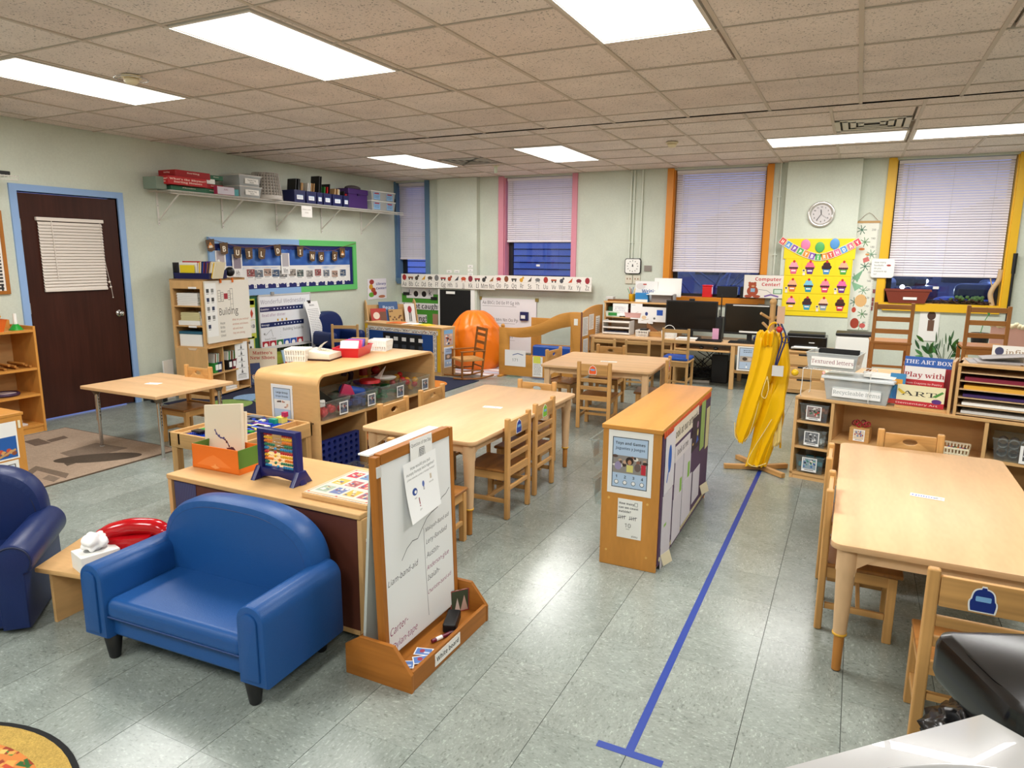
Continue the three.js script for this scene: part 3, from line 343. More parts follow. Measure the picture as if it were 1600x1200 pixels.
// ---------- low cabinet behind the loveseat ----------
{ const t = thing('low_cabinet', 'low maple cabinet with brown back panel behind the blue loveseat', 'cabinet', [-2.215, 0, -2.275]);
  P(t, 'top', bx(1.115, 0.024, 0.5, 0, 0.548, 0, 0.006), W.shelf); P(t, 'back_panel', bb(-0.53, 0.53, 0.05, 0.536, 0.215, 0.232), W.brown);
  for (const s of [-1, 1]) P(t, 'side_panel', bb(s * 0.548 - 0.012, s * 0.548 + 0.012, 0, 0.536, -0.24, 0.242, 0.004), W.shelf);
  P(t, 'shelf', bb(-0.53, 0.53, 0.27, 0.29, -0.23, 0.21), W.shelf); P(t, 'bottom', bb(-0.53, 0.53, 0.03, 0.05, -0.23, 0.235), W.shelf);
  P(t, 'hinge_plate', bb(0.558, 0.564, 0.47, 0.515, 0.17, 0.185, 0.002), C.cream); P(t, 'hinge_plate', bb(0.558, 0.564, 0.06, 0.09, 0.17, 0.185, 0.002), C.cream);
  const wp = cvs(128, 128, (g, w, h) => { rc(g, 0, 0, w, h, '#3d3f66'); for (let k = 0; k < 26; k++) rc(g, k * 5, 0, 2, h, k % 2 ? '#55597f' : '#2c2d4c'); pl(g, [[30, 128], [40, 80], [70, 55], [95, 70], [105, 128]], '#25243f'); });
  P(t, 'side_print', card(0.14, 0.42, 0.002), pm(wp), [-0.455, 0.32, 0.2335]);
  const tp = cvs(256, 420, (g, w, h) => { rc(g, 0, 0, w, h, '#f3eee8'); const q = g.createLinearGradient(0, 0, 0, h); q.addColorStop(0, '#7d1f9c'); q.addColorStop(0.35, '#c22b3c'); q.addColorStop(0.8, '#d8862f'); q.addColorStop(1, '#c9b82e'); g.strokeStyle = q; g.lineWidth = 12; g.strokeRect(22, 22, w - 44, h - 44); tx(g, 'To', 60, 95, 92, '#cf4426', 'left', 'sans-serif', 'bold'); tx(g, 'Ta', 60, 190, 92, '#cf4426', 'left', 'sans-serif', 'bold'); tx(g, 'Co', 44, 285, 92, '#cf4426', 'left', 'sans-serif', 'bold'); tx(g, '1', 80, 360, 60, '#2b2436', 'left', 'sans-serif', 'bold'); });
  P(t, 'poster', card(0.2, 0.36, 0.002), pm(tp), [0.5612, 0.27, 0.118], [0, Math.PI / 2, 0]);
}
// ---------- things on the low cabinet ----------
{ const t = thing('storage_box', 'orange and green cardboard box holding canvases on the low cabinet', 'box', [-2.605, 0.56, -2.225], 0.02);
  const w = 0.295, h = 0.115, d = 0.13; P(t, 'front_panel', bb(-w / 2, w / 2, 0, h, d / 2 - 0.004, d / 2), C.orange); P(t, 'back_panel', bb(-w / 2, w / 2, 0, h, -d / 2, -d / 2 + 0.004), C.orange); P(t, 'bottom', bb(-w / 2, w / 2, 0, 0.004, -d / 2, d / 2), C.orange);
  for (const s of [-1, 1]) { P(t, 'end_panel', bb(s * w / 2 - 0.002, s * w / 2 + 0.002, 0, h, -d / 2 + 0.001, d / 2 - 0.001), M('#55822e', 0.45)); P(t, 'end_trim', bb(s * w / 2 - 0.0025, s * w / 2 + 0.0028, 0, 0.028, -d / 2, d / 2), C.orange); }
  P(t, 'mountain_print', ext(poly([[-0.11, 0.02], [-0.04, 0.06], [0.0, 0.075], [0.04, 0.062], [0.11, 0.025], [0.0, 0.02]]), 0.0006), M('#ee8236', 0.4), [-0.01, 0, d / 2]);
  P(t, 'logo_print', ext(poly([[-0.03, 0], [-0.005, 0.008], [0, 0.018], [0.005, 0.008], [0.03, 0], [0, -0.008]]), 0.0006), M('#f6a15c', 0.4), [0, 0.018, d / 2 + 0.0007]);
  const ink = cvs(256, 256, (g) => { rc(g, 0, 0, 256, 256, '#e4d6bd'); const p = [[70, 92], [82, 112], [96, 128], [112, 136], [128, 140], [146, 150], [160, 162], [168, 178]]; ln(g, p, '#3b2f5c', 6); for (const q of p) ell(g, q[0] + rr(-6, 6), q[1] + rr(-5, 5), rr(3, 9), rr(3, 8), q[0] > 140 ? '#5a2a22' : '#4d4a7e'); pl(g, [[150, 190], [200, 186], [228, 214], [180, 220]], '#5c2b2a'); ln(g, [[185, 185], [240, 225]], '#2c2440', 4); });
  for (const [z, dx, lean, h2, lb] of [[-0.028, -0.005, 0.22, 0.285, 'painted canvas panel with dark brush marks standing in the orange box'], [-0.055, -0.02, 0.26, 0.24, 'plain cream canvas panel behind the painted canvas in the orange box']]) {
    const c = thing('canvas_panel', lb, 'canvas', [-2.64 + dx, 0.566, -2.225 + z], 0); const q = new THREE.Group(); q.name = 'canvas_body'; P(c, 'canvas', bx(0.25, h2, 0.018, 0, h2 / 2, 0, 0.004), M('#e4d6bd', 0.8), [0, 0, 0], [-lean * 0.7, 0, 0.13]);
    if (z > -0.04) P(c.children[0], 'paint_marks', card(0.235, 0.235, 0.001), pm(ink, 0.8), [0, h2 / 2 - 0.01, 0.0096]);
  }
}
{ const t = thing('abacus', 'navy plastic abacus with rows of coloured beads on the low cabinet', 'abacus', [-2.235, 0.56, -2.2], 0.0), n = M('#161a5e', 0.3);
  const s = poly([[-0.135, 0], [-0.105, 0], [-0.09, 0.012], [0, 0.022], [0.09, 0.012], [0.105, 0], [0.135, 0], [0.118, 0.055], [0.115, 0.235], [-0.115, 0.235], [-0.118, 0.055]], [(() => { const p = new THREE.Path(); p.moveTo(-0.092, 0.055); p.lineTo(-0.092, 0.215); p.lineTo(0.092, 0.215); p.lineTo(0.092, 0.055); return p; })()]);
  P(t, 'frame', ext(s, 0.04, 0.005).translate(0, 0, -0.02), n);
  for (const k of [-1, 1]) P(t, 'foot', ext(poly([[-0.06, 0], [0.06, 0], [0.022, 0.06], [-0.022, 0.06]]), 0.026, 0.004).rotateY(Math.PI / 2), n, [k * 0.115 - 0.013, 0, 0]);
  const cols = ['#c22a2a', '#e9b524', '#e27a22', '#2c7a58', '#2d87b5'], bg = sph(0.0064, 0, 0, 0, 10).scale(1, 1.05, 1.05), bm = cols.map(c => M(c, 0.35));
  for (let r = 0; r < 10; r++) { const y = 0.208 - r * 0.0162; P(t, 'wire', rod([-0.095, y, 0], [0.095, y, 0], 0.0012, 5), C.chrome); const nl = [4, 4, 4, 5, 2, 2, 2, 4, 2, 3][r], c = bm[r % 5]; for (let k = 0; k < 10; k++) { const x = k < nl ? -0.084 + k * 0.0124 : (k === nl && r > 3 ? -0.084 + (k + 2.6) * 0.0124 : 0.084 - (9 - k) * 0.0124); P(t, 'bead', bg, c, [x, y, 0]); } }
}
{ const t = thing('board_game_box', 'flat board game box with colourful picture squares on the low cabinet', 'game box', [-1.83, 0.56, -2.255], 0.0);
  const tex = cvs(512, 384, (g, w, h) => { rc(g, 0, 0, w, h, '#e6d8c4'); g.strokeStyle = '#c98c5a'; g.lineWidth = 6; g.strokeRect(14, 14, w - 28, h - 28); const cs = ['#c94a55', '#8c9fb8', '#d9b85a', '#6f8fb5', '#a9b7a0', '#b86a6a', '#d8c070', '#7b86b0']; for (let i = 0; i < 4; i++) for (let j = 0; j < 3; j++) { const x = 34 + i * 113, y = 32 + j * 110; rc(g, x, y, 104, 98, '#d2d3cf'); rc(g, x + 6, y + 10, 92, 78, cs[(i * 3 + j * 2) % 8]); for (let k = 0; k < 9; k++) rc(g, x + rr(6, 70), y + rr(10, 70), rr(8, 28), rr(5, 16), ['#f1e9da', '#54678f', '#8b4a4a', '#e7d29a'][k % 4]); } for (const q of [[18, 18], [494, 18], [18, 366], [494, 366], [250, 18], [250, 366]]) ell(g, q[0], q[1], 8, 6, '#c23a30'); });
  P(t, 'tray', bx(0.34, 0.022, 0.36, 0, 0.011, 0, 0.004), W.shelf); P(t, 'picture_board', flat(card(0.325, 0.345, 0.002)), pm(tex, 0.25), [0, 0.0232, 0]);
}
// ---------- whiteboard easel ----------
{ const t = thing('whiteboard_easel', 'oak-framed whiteboard easel with tray and handwritten answers beside low cabinet', 'whiteboard', [-1.455, 0, -2.145]);
  const base = P(t, 'tray_floor', bb(-0.15, 0.135, 0.02, 0.036, -0.285, 0.285), W.oak);
  for (const z of [-0.284, 0.284]) P(t, 'tray_end', ext(poly([[-0.15, 0], [0.148, 0], [0.148, 0.07], [0.07, 0.165], [-0.08, 0.165], [-0.15, 0.12]]), 0.018, 0.003).translate(0, 0, z - 0.009), W.oak);
  const lip = P(t, 'tray_front', bb(0.13, 0.146, 0.0, 0.078, -0.276, 0.276, 0.003), W.oak); P(t, 'tray_back', bb(-0.148, -0.132, 0.0, 0.11, -0.276, 0.276, 0.003), W.oak);
  P(lip, 'tray_label', card(0.185, 0.05, 0.0015), pm(cvs(256, 72, (g) => { rc(g, 0, 0, 256, 72, '#f6f4f0'); tx(g, 'White board', 128, 37, 38, '#222', 'center', 'sans-serif', 'bold'); })), [0.1468, 0.042, 0.04], [0, Math.PI / 2, 0]);
  const tex = cvs(768, 1180, (g, w, h) => { rc(g, 0, 0, w, h, '#eceded'); const k = '#3c3a40', m = '#7d1d4e';
    ln(g, [[170, 640], [230, 585], [290, 560], [350, 565], [400, 520], [460, 470], [520, 450], [590, 440], [650, 390], [700, 380], [745, 350]], '#55565a', 5); ln(g, [[420, 520], [425, 800], [440, 1120]], '#6a6a70', 4);
    hand(g, 'Liam-band-aid', 15, 735, 50, k, -0.06); hand(g, 'Malayah-Band aid', 435, 545, 36, k, -0.06); hand(g, 'Leny-Bandaid', 438, 625, 42, k, -0.06); hand(g, 'Austin-', 438, 715, 50, k, -0.06); hand(g, 'Anderson-glue', 436, 800, 42, m, -0.06); hand(g, 'Isaiah-', 438, 870, 50, k, -0.06); hand(g, 'Charlotte-band aid', 436, 965, 35, m, -0.06); hand(g, 'Carter-', 10, 1040, 62, m, -0.06); hand(g, 'Dylan-tape', 30, 1140, 56, m, -0.06); });
  const brd = P(t, 'board', bb(-0.012, 0.012, 0.05, 0.83, -0.26, 0.26), C.white, [0.0, 0.02, 0], [0, 0, 0.03]);
  P(brd, 'writing_surface', card(0.47, 0.745, 0.002), pm(tex, 0.22), [0.0135, 0.43, 0], [0, Math.PI / 2, 0]);
  for (const z of [-0.248, 0.248]) P(brd, 'frame_rail', bb(-0.016, 0.018, 0.03, 0.835, z - 0.013, z + 0.013, 0.003), W.oak);
  P(brd, 'frame_rail', bb(-0.016, 0.018, 0.80, 0.84, -0.232, 0.232, 0.003), W.oak);
  P(brd, 'corner_clip', bb(0.018, 0.021, 0.76, 0.8, 0.236, 0.262), C.lgrey);
  const q1 = cvs(256, 150, (g) => { rc(g, 0, 0, 256, 150, '#f0efec'); tx(g, 'Question of the Day', 128, 32, 26, '#333', 'center'); ln(g, [[90, 130], [105, 60], [160, 60], [172, 130], [90, 130]], '#444', 4); rc(g, 105, 66, 50, 50, '#777'); for (let k = 0; k < 5; k++) rc(g, 110, 72 + k * 9, 40, 4, '#ddd'); });
  P(brd, 'question_header', card(0.15, 0.105, 0.0015), pm(q1), [0.021, 0.795, -0.02], [0, Math.PI / 2, 0]);
  const q2 = cvs(400, 400, (g) => { rc(g, 0, 0, 400, 400, '#f7f7f7'); tx(g, 'How would you put', 200, 50, 28, '#333', 'center'); tx(g, 'Humpty Dumpty back together?', 200, 84, 24, '#333', 'center'); tx(g, '¿Cómo volverías a armar a Humpty Dumpty?', 200, 116, 17, '#555', 'center'); ell(g, 100, 210, 30, 24, '#2d4a94'); ell(g, 108, 214, 14, 11, '#f7f7f7'); ell(g, 210, 190, 14, 20, '#5a6fb0'); rc(g, 205, 208, 4, 24, '#445'); rc(g, 214, 208, 4, 24, '#445'); rc(g, 300, 150, 20, 34, '#c9b9a6'); rc(g, 132, 262, 10, 44, '#8c2233'); rc(g, 132, 312, 10, 10, '#8c2233'); tx(g, 'tape', 100, 252, 14, '#777', 'center'); tx(g, 'glue', 138, 340, 14, '#777', 'center'); tx(g, 'band-aid', 310, 204, 14, '#777', 'center'); });
  const pgeo = new THREE.PlaneGeometry(0.225, 0.235, 10, 10); { const p = pgeo.attributes.position; for (let i = 0; i < p.count; i++) { const y = p.getY(i), x = p.getX(i), s = (0.1175 - y) / 0.235; p.setZ(i, 0.03 * s * s * (0.6 - x * 2)); } pgeo.computeVertexNormals(); keep(pgeo); }
  const pmx = pm(q2); pmx.side = THREE.DoubleSide; P(brd, 'question_sheet', pgeo, pmx, [0.0225, 0.655, -0.01], [0, Math.PI / 2, 0.05]);
  P(t, 'back_board', bb(-0.006, 0.006, 0.05, 0.83, -0.25, 0.25), M('#b9beb8', 0.5), [-0.1, 0.02, 0.0], [0, 0, -0.075]);
  P(t, 'top_paper', bb(-0.03, 0.018, 0.856, 0.862, -0.2, 0.26), C.paper, [-0.055, 0, 0]);
  one('board_eraser', 'black felt whiteboard eraser lying in the easel tray', 'eraser', bx(0.055, 0.04, 0.13, 0, 0.02, 0, 0.008), C.black, [-1.39, 0.037, -2.27], 0.35);
  const mk = thing('dry_erase_marker', 'dark red dry erase marker lying in the easel tray', 'marker', [-1.375, 0.045, -2.16], 1.2); P(mk, 'barrel', cyl(0.008, 0.008, 0.09, 0, 0, 0, 12).rotateZ(Math.PI / 2), M('#6e1230', 0.35)); P(mk, 'cap', cyl(0.009, 0.009, 0.035, 0, 0, 0, 12).rotateZ(Math.PI / 2), M('#4d0c22', 0.35), [0.055, 0, 0]); P(mk, 'wrapper', cyl(0.0083, 0.0083, 0.03, 0, 0, 0, 12).rotateZ(Math.PI / 2), C.white, [-0.01, 0, 0]);
  const pc = cvs(64, 48, (g) => { rc(g, 0, 0, 64, 48, '#f2f0ec'); rc(g, 5, 5, 54, 38, '#5a7fc0'); ell(g, 26, 20, 9, 11, '#a03a50'); rc(g, 34, 24, 20, 10, '#c9d4ea'); });
  const pcg = flat(card(0.07, 0.05, 0.002)); for (const [x, z, r] of [[-1.385, -2.05, 0.3], [-1.36, -2.0, 0.7], [-1.4, -1.945, 0.5]]) one('picture_card', 'small blue picture card lying in the easel tray', 'card', pcg, pm(pc), [x, 0.0385 + (x > -1.37 ? 0.002 : 0), z], r, 'picture cards in the easel tray');
  one('photo_frame', 'red-edged photo card leaning at the end of the easel tray', 'photo', card(0.085, 0.1, 0.004), pm(cvs(96, 112, (g) => { rc(g, 0, 0, 96, 112, '#a33a3c'); rc(g, 5, 5, 86, 102, '#3f4a36'); pl(g, [[20, 107], [35, 40], [50, 107]], '#d9c8c0'); pl(g, [[50, 107], [70, 30], [90, 107]], '#c6a79b'); })), [-1.42, 0.088, -2.385], 0.9);
}
// ---------- toy shelf in the aisle ----------
{ const x0 = -1.07, x1 = -0.775, z0 = -4.46, z1 = -3.21, h = 0.74, t = thing('toy_shelf', 'orange-brown toy shelf with artwork board on its back beside the blue floor tape', 'shelf', [0, 0, 0]);
  P(t, 'top', bb(x0 - 0.006, x1 + 0.006, h - 0.024, h, z0 - 0.006, z1 + 0.006, 0.004), W.orange);
  for (const z of [z1 - 0.018, z0]) P(t, 'side_panel', bb(x0, x1, 0, h - 0.024, z, z + 0.018, 0.003), W.orange);
  for (const y of [0.04, 0.27, 0.49]) P(t, 'shelf_board', bb(x0 + 0.003, x1 - 0.012, y, y + 0.016, z0 + 0.018, z1 - 0.018), W.orange);
  P(t, 'back_panel', bb(x1 - 0.012, x1 - 0.002, 0.02, h - 0.024, z0 + 0.018, z1 - 0.018), W.orange);
  for (const [x, y] of [[-1.03, 0.36], [-0.83, 0.355], [-1.035, 0.08], [-0.825, 0.075]]) P(t, 'screw_cap', cyl(0.006, 0.006, 0.003, x, y, z1 + 0.0014, 10).translate(-x, -y, -z1).rotateX(Math.PI / 2).translate(x, y, z1), M('#e0b25e', 0.35));
  const p1 = cvs(384, 540, (g, w, h) => { rc(g, 0, 0, w, h, '#f3f2ef'); rc(g, 38, 56, w - 76, h - 110, '#1f2732'); rc(g, 44, 62, w - 88, h - 122, '#b4cbe6'); tx(g, 'Toys and Games', w / 2, 104, 33, '#222b3c', 'center', 'sans-serif', 'bold'); tx(g, 'Juguetes y Juegos', w / 2, 148, 30, '#44546e', 'center', 'sans-serif', 'bold'); rc(g, 44, 210, w - 88, 150, '#8f8a86'); for (let k = 0; k < 20; k++) ell(g, rr(56, 326), rr(218, 300), rr(6, 26), rr(6, 16), ['#3a2a26', '#c7a48c', '#8b5d4a', '#e3dfd8', '#59433c'][k % 5]); ell(g, 190, 250, 34, 34, '#2a1c18'); ell(g, 190, 262, 17, 21, '#c08a68'); rc(g, 165, 286, 56, 60, '#d9d27a'); ell(g, 90, 300, 30, 36, '#9a8fb4'); ell(g, 260, 300, 28, 34, '#6b5a56'); rc(g, 290, 270, 40, 84, '#c22a3c'); for (let k = 0; k < 4; k++) { tx(g, String(k + 1), 80 + k * 74, 392, 34, '#1d2836', 'center', 'sans-serif', 'bold'); ell(g, 80 + k * 74, 440, 19, 19, '#33485f'); ell(g, 80 + k * 74, 439, 15, 15, '#f3f3f3'); } });
  P(t, 'sign', card(0.225, 0.325, 0.002), pm(p1, 0.35), [-0.927, 0.552, z1 + 0.0015]);
  const p2 = cvs(200, 330, (g, w, h) => { rc(g, 0, 0, w, h, '#f0f0ec'); ['How many', 'can we count', 'outside?'].forEach((s, k) => tx(g, s, 10, 38 + k * 34, 25, '#2b2b30', 'left', 'sans-serif', 'bold')); g.strokeStyle = '#555'; g.lineWidth = 3; g.strokeRect(140, 22, 22, 30); for (const q of [0, 90]) { for (let k = 0; k < 4; k++) ln(g, [[14 + q + k * 15, 140], [14 + q + k * 15, 172]], '#2b2b30', 4); ln(g, [[6 + q, 168], [72 + q, 144]], '#2b2b30', 4); } tx(g, '10', 88, 222, 50, '#555', 'center'); rc(g, 74, 250, 30, 4, '#888'); tx(g, 'aleiu', 120, 308, 24, '#444'); });
  P(t, 'tally_note', card(0.125, 0.205, 0.002), pm(p2), [-0.918, 0.262, z1 + 0.0015]);
  // artwork board on the back (faces the aisle)
  const bd = P(t, 'artwork_board', bb(x1 - 0.001, x1 + 0.006, 0.03, 0.7, z0 + 0.02, z1 - 0.02), M('#584060', 0.8));
  const xs = x1 + 0.0075, mk = (n, w, h, y, z, m, r = 0) => P(bd, n, card(w, h, 0.002), m, [xs + rr(0, 0.002), y, z], [r, Math.PI / 2, 0]);
  const scal = P(bd, 'border_trim', mg(Array.from({ length: 30 }, (_, k) => cyl(0.018, 0.018, 0.003, 0, 0, 0, 10).rotateZ(Math.PI / 2).translate(xs, 0.705, z1 - 0.04 - k * 0.04))), M('#d8572a', 0.6));
  P(bd, 'border_trim', mg(Array.from({ length: 40 }, (_, k) => bx(0.003, 0.02, 0.02).rotateX(Math.PI / 4).translate(xs, 0.06, z1 - 0.04 - k * 0.03))), M('#cfc39a', 0.6));
  const pw = M('#dcd8e2', 0.7), gn = M('#8fc44e', 0.6);
  mk('title_strip', 0.62, 0.1, 0.655, -3.74, pm(cvs(512, 84, (g) => { rc(g, 0, 0, 512, 84, '#eee6d6'); tx(g, 'look at our artwork', 256, 42, 50, '#4a4238', 'center', 'sans-serif', 'bold'); })));
  mk('caption_strip', 0.36, 0.085, 0.545, -3.66, pm(cvs(320, 84, (g) => { rc(g, 0, 0, 320, 84, '#e6e1e6'); tx(g, 'look at me', 160, 42, 46, '#6b6670', 'center', 'sans-serif', 'bold'); })));
  const blueArt = cvs(128, 160, (g) => { rc(g, 0, 0, 128, 160, '#e8e6ee'); ell(g, 60, 70, 22, 38, '#2464c8'); ln(g, [[50, 100], [30, 130]], '#2464c8', 10); });
  mk('artwork', 0.2, 0.3, 0.54, -3.37, pm(blueArt)); mk('artwork', 0.2, 0.27, 0.25, -3.36, pw); mk('artwork', 0.19, 0.22, 0.1, -3.36, pw);
  mk('artwork', 0.19, 0.26, 0.39, -3.6, pw); mk('artwork', 0.19, 0.26, 0.41, -3.8, pw); mk('artwork', 0.2, 0.25, 0.17, -3.59, pw); mk('artwork', 0.24, 0.25, 0.2, -3.82, pw); mk('artwork', 0.2, 0.2, 0.21, -4.08, pw);
  for (const [y, z] of [[0.45, -3.33], [0.18, -3.33], [0.33, -3.655], [0.37, -3.845]]) mk('name_tag', 0.05, 0.09, y, z, gn);
  mk('photo_collage', 0.22, 0.2, 0.55, -4.0, pm(cvs(128, 128, (g) => { rc(g, 0, 0, 128, 128, '#322438'); ell(g, 90, 40, 13, 13, '#a985a8'); ell(g, 95, 72, 12, 14, '#d8d28a'); pl(g, [[70, 110], [90, 80], [115, 105]], '#2f5cc0'); rc(g, 16, 96, 20, 8, '#c9a85a'); })));
  mk('artwork', 0.12, 0.3, 0.55, -4.2, M('#9bb86a', 0.7)); mk('artwork', 0.1, 0.26, 0.5, -4.36, M('#d5cfa0', 0.7));
  for (const [y, z] of [[0.05, -3.3], [0.13, -4.25]]) { const g = ext(poly([[-0.03, 0.03], [0.03, 0.04], [0.04, -0.03], [-0.02, -0.035]]), 0.002); P(bd, 'paper_scrap', g, C.cream, [xs + 0.02, y, z], [0, Math.PI / 2 - 0.6, 0.2]); }
  // clear bins that stick out on the other side
  [[0.506, -3.32, 'orange toys', C.orange], [0.286, -3.36, 'grey blocks', C.grey], [0.506, -3.75, 'yellow toys', C.yellow]].forEach(([y, z, w, m]) => { const b = thing('clear_bin', 'clear plastic bin of ' + w + ' in the orange-brown toy shelf', 'bin', [x0 + 0.05, y, z]); P(b, 'tub', tub(0.24, 0.14, 0.2), clear); P(b, 'label_card', card(0.09, 0.08, 0.001), C.paper, [-0.122, 0.07, 0], [0, -Math.PI / 2, 0]); P(b, 'contents', mg(Array.from({ length: 10 }, () => bx(0.05, 0.03, 0.04, rr(-0.06, 0.06), rr(0.02, 0.08), rr(-0.06, 0.06)).rotateY(0))), m); });
}
// ---------- curved bentwood shelf with toy bins ----------
{ const x0 = -3.57, x1 = -3.02, z0 = -4.70, z1 = -3.32, h = 0.80, L = z1 - z0, cz = (z0 + z1) / 2;
  const t = thing('curved_shelf', 'maple bentwood shelf with rounded top edges full of toy bins', 'shelf', [0, 0, 0]);
  const o = new THREE.Shape(), r = 0.075, q = 0.02; o.moveTo(-L / 2, 0); o.lineTo(-L / 2, h - r); o.absarc(-L / 2 + r, h - r, r, Math.PI, Math.PI / 2, true); o.lineTo(L / 2 - r, h); o.absarc(L / 2 - r, h - r, r, Math.PI / 2, 0, true); o.lineTo(L / 2, 0); o.lineTo(L / 2 - q, 0); o.lineTo(L / 2 - q, h - r); o.absarc(L / 2 - r, h - r, r - q, 0, Math.PI / 2); o.lineTo(-L / 2 + r, h - q); o.absarc(-L / 2 + r, h - r, r - q, Math.PI / 2, Math.PI); o.lineTo(-L / 2 + q, 0); o.lineTo(-L / 2, 0);
  P(t, 'bent_shell', ext(o, x1 - x0, 0.004, 12).rotateY(Math.PI / 2).translate(x0, 0, cz), W.shelf);
  P(t, 'back_panel', bb(x0 + 0.01, x0 + 0.02, 0.03, h - 0.02, z0 + q, z1 - q), W.shelf);
  P(t, 'shelf_board', bb(x0 + 0.02, x1 - 0.01, 0.47, 0.49, z0 + q, z1 - q), W.shelf); P(t, 'shelf_board', bb(x0 + 0.02, x1 - 0.01, 0.05, 0.07, z0 + q, z1 - q), W.shelf);
  P(t, 'divider', bb(x0 + 0.02, x1 - 0.02, 0.07, 0.47, -3.83, -3.812), W.shelf);
  for (const [y, z] of [[0.2, -3.32], [0.2, -3.32]]) P(t, 'screw_cap', cyl(0.005, 0.005, 0.002).rotateX(Math.PI / 2), C.black, [x1 - 0.05, 0.48, z1 + 0.001]);
  const sg = cvs(220, 340, (g, w, h) => { rc(g, 0, 0, w, h, '#f1f0ee'); rc(g, 22, 28, w - 44, h - 56, '#333c48'); rc(g, 26, 32, w - 52, h - 64, '#b9cbe2'); tx(g, 'Large Group', w / 2, 62, 21, '#222b38', 'center', 'sans-serif', 'bold'); tx(g, 'Grupo Grande', w / 2, 92, 19, '#3b4a60', 'center', 'sans-serif', 'bold'); rc(g, 27, 118, w - 54, 74, '#ece9e4'); for (let k = 0; k < 12; k++) ell(g, rr(46, 176), rr(132, 176), rr(5, 12), rr(4, 9), ['#8a4a34', '#c98a6a', '#3b2c28', '#d8b39a'][k % 4]); tx(g, '1', 84, 256, 24, '#222', 'center'); tx(g, '2', 134, 256, 24, '#222', 'center'); for (const x of [84, 134]) { g.strokeStyle = '#222'; g.lineWidth = 3; g.beginPath(); g.arc(x, 284, 11, 0, 7); g.stroke(); ell(g, x, 284, 9, 9, '#fff'); } });
  P(t, 'sign', card(0.185, 0.29, 0.002), pm(sg, 0.4), [-3.325, 0.57, z1 + 0.002]);
  // bins on the middle shelf
  const balls = (n, m, w, d, y0, r = 0.022) => mg(Array.from({ length: n }, () => sph(r, rr(-w, w), y0 + rr(0, 0.025), rr(-d, d), 8)));
  const bm = cvs(96, 96, (g) => { rc(g, 0, 0, 96, 96, '#f4f3f0'); rc(g, 10, 10, 76, 76, '#6a6f78'); for (let k = 0; k < 16; k++) rc(g, rr(12, 70), rr(12, 70), rr(6, 18), rr(6, 16), ['#2b2b33', '#b8b4ae', '#8f3a3a', '#3e5fa0', '#d9d9d4'][k % 5]); });
  const bmm = pm(bm, 0.4), bins = [[-3.49, 0.27, 'red plastic beads under a black roof piece'], [-3.79, 0.27, 'blue and pink building toys'], [-4.13, 0.3, 'green toy pieces and red lids'], [-4.47, 0.28, 'yellow and red play food']];
  bins.forEach(([z, d, w], i) => { const b = thing('clear_bin', 'clear plastic bin of ' + w + ' on the curved shelf', 'bin', [-3.2, 0.49, z]); P(b, 'tub', tub(0.38, 0.125, d, 0.003, 0.92), clear); P(b, 'picture_label', card(0.085, 0.085, 0.002), bmm, [0.194, 0.06, -d * 0.22], [0, Math.PI / 2, 0]);
    if (i === 0) { P(b, 'red_beads', balls(34, 0, 0.15, d * 0.38, 0.028), M('#e0323a', 0.4)); P(b, 'black_roof_piece', ext(poly([[-0.13, 0], [0.13, 0], [0, 0.17]]), 0.008).rotateY(Math.PI / 2 - 0.5).rotateX(0.25), M('#22241f', 0.4), [0.03, 0.06, 0.02]); P(b, 'white_block', bx(0.09, 0.05, 0.08, 0.03, 0.085, 0.02, 0.01), C.white); }
    if (i === 1) { P(b, 'blue_tube', cyl(0.035, 0.035, 0.22, 0, 0, 0, 14).rotateX(1.3).translate(0.04, 0.11, -0.04), C.blue); P(b, 'pink_shape', ext(poly([[-0.06, 0], [0.06, 0], [0.03, 0.07], [-0.02, 0.085]]), 0.03, 0.005).rotateY(1.2).translate(0.06, 0.1, 0.06), M('#b8305a', 0.4)); P(b, 'green_cloth', sph(0.07, -0.02, 0.1, 0.03, 14).scale(1.2, 0.7, 1.2), M('#355a45', 0.8)); P(b, 'small_blocks', mg(Array.from({ length: 18 }, () => bx(0.035, 0.03, 0.035, rr(-0.12, 0.14), rr(0.02, 0.06), rr(-0.09, 0.09)))), M('#35569a', 0.4)); }
    if (i === 2) { P(b, 'green_pieces', mg(Array.from({ length: 26 }, () => bx(0.05, 0.02, 0.03, rr(-0.13, 0.14), rr(0.015, 0.09), rr(-0.11, 0.11)))), M('#2f6f3c', 0.5)); P(b, 'red_lid', cyl(0.075, 0.08, 0.022, 0, 0.14, 0.05, 20), M('#c3232c', 0.35)); P(b, 'white_plate', cyl(0.085, 0.07, 0.014, 0.04, 0.145, -0.09, 20), C.white); P(b, 'purple_dish', cyl(0.08, 0.06, 0.03, -0.06, 0.12, 0.05, 18), C.purple); P(b, 'white_fin', ext(poly([[0, 0], [0.1, 0.1], [0.05, 0.0]]), 0.004), C.paper, [0.0, 0.15, -0.02]); }
    if (i === 3) { P(b, 'play_food', mg(Array.from({ length: 12 }, () => sph(0.026, rr(-0.12, 0.14), rr(0.03, 0.1), rr(-0.09, 0.09), 10))), M('#d99a2a', 0.5)); P(b, 'red_play_food', mg(Array.from({ length: 7 }, () => sph(0.024, rr(-0.12, 0.14), rr(0.05, 0.12), rr(-0.09, 0.09), 10))), C.red); }
  });
  // foam figure two, bottles behind the bins
  const two = new THREE.Shape(); { const p = [[-0.05, 0.105], [-0.035, 0.145], [0, 0.16], [0.035, 0.145], [0.05, 0.105], [0.038, 0.07], [-0.005, 0.03], [0.05, 0.03], [0.05, 0], [-0.05, 0], [-0.05, 0.028], [0.01, 0.08], [0.018, 0.105], [0, 0.125], [-0.018, 0.1]]; p.forEach((q, i) => i ? two.lineTo(...q) : two.moveTo(...q)); }
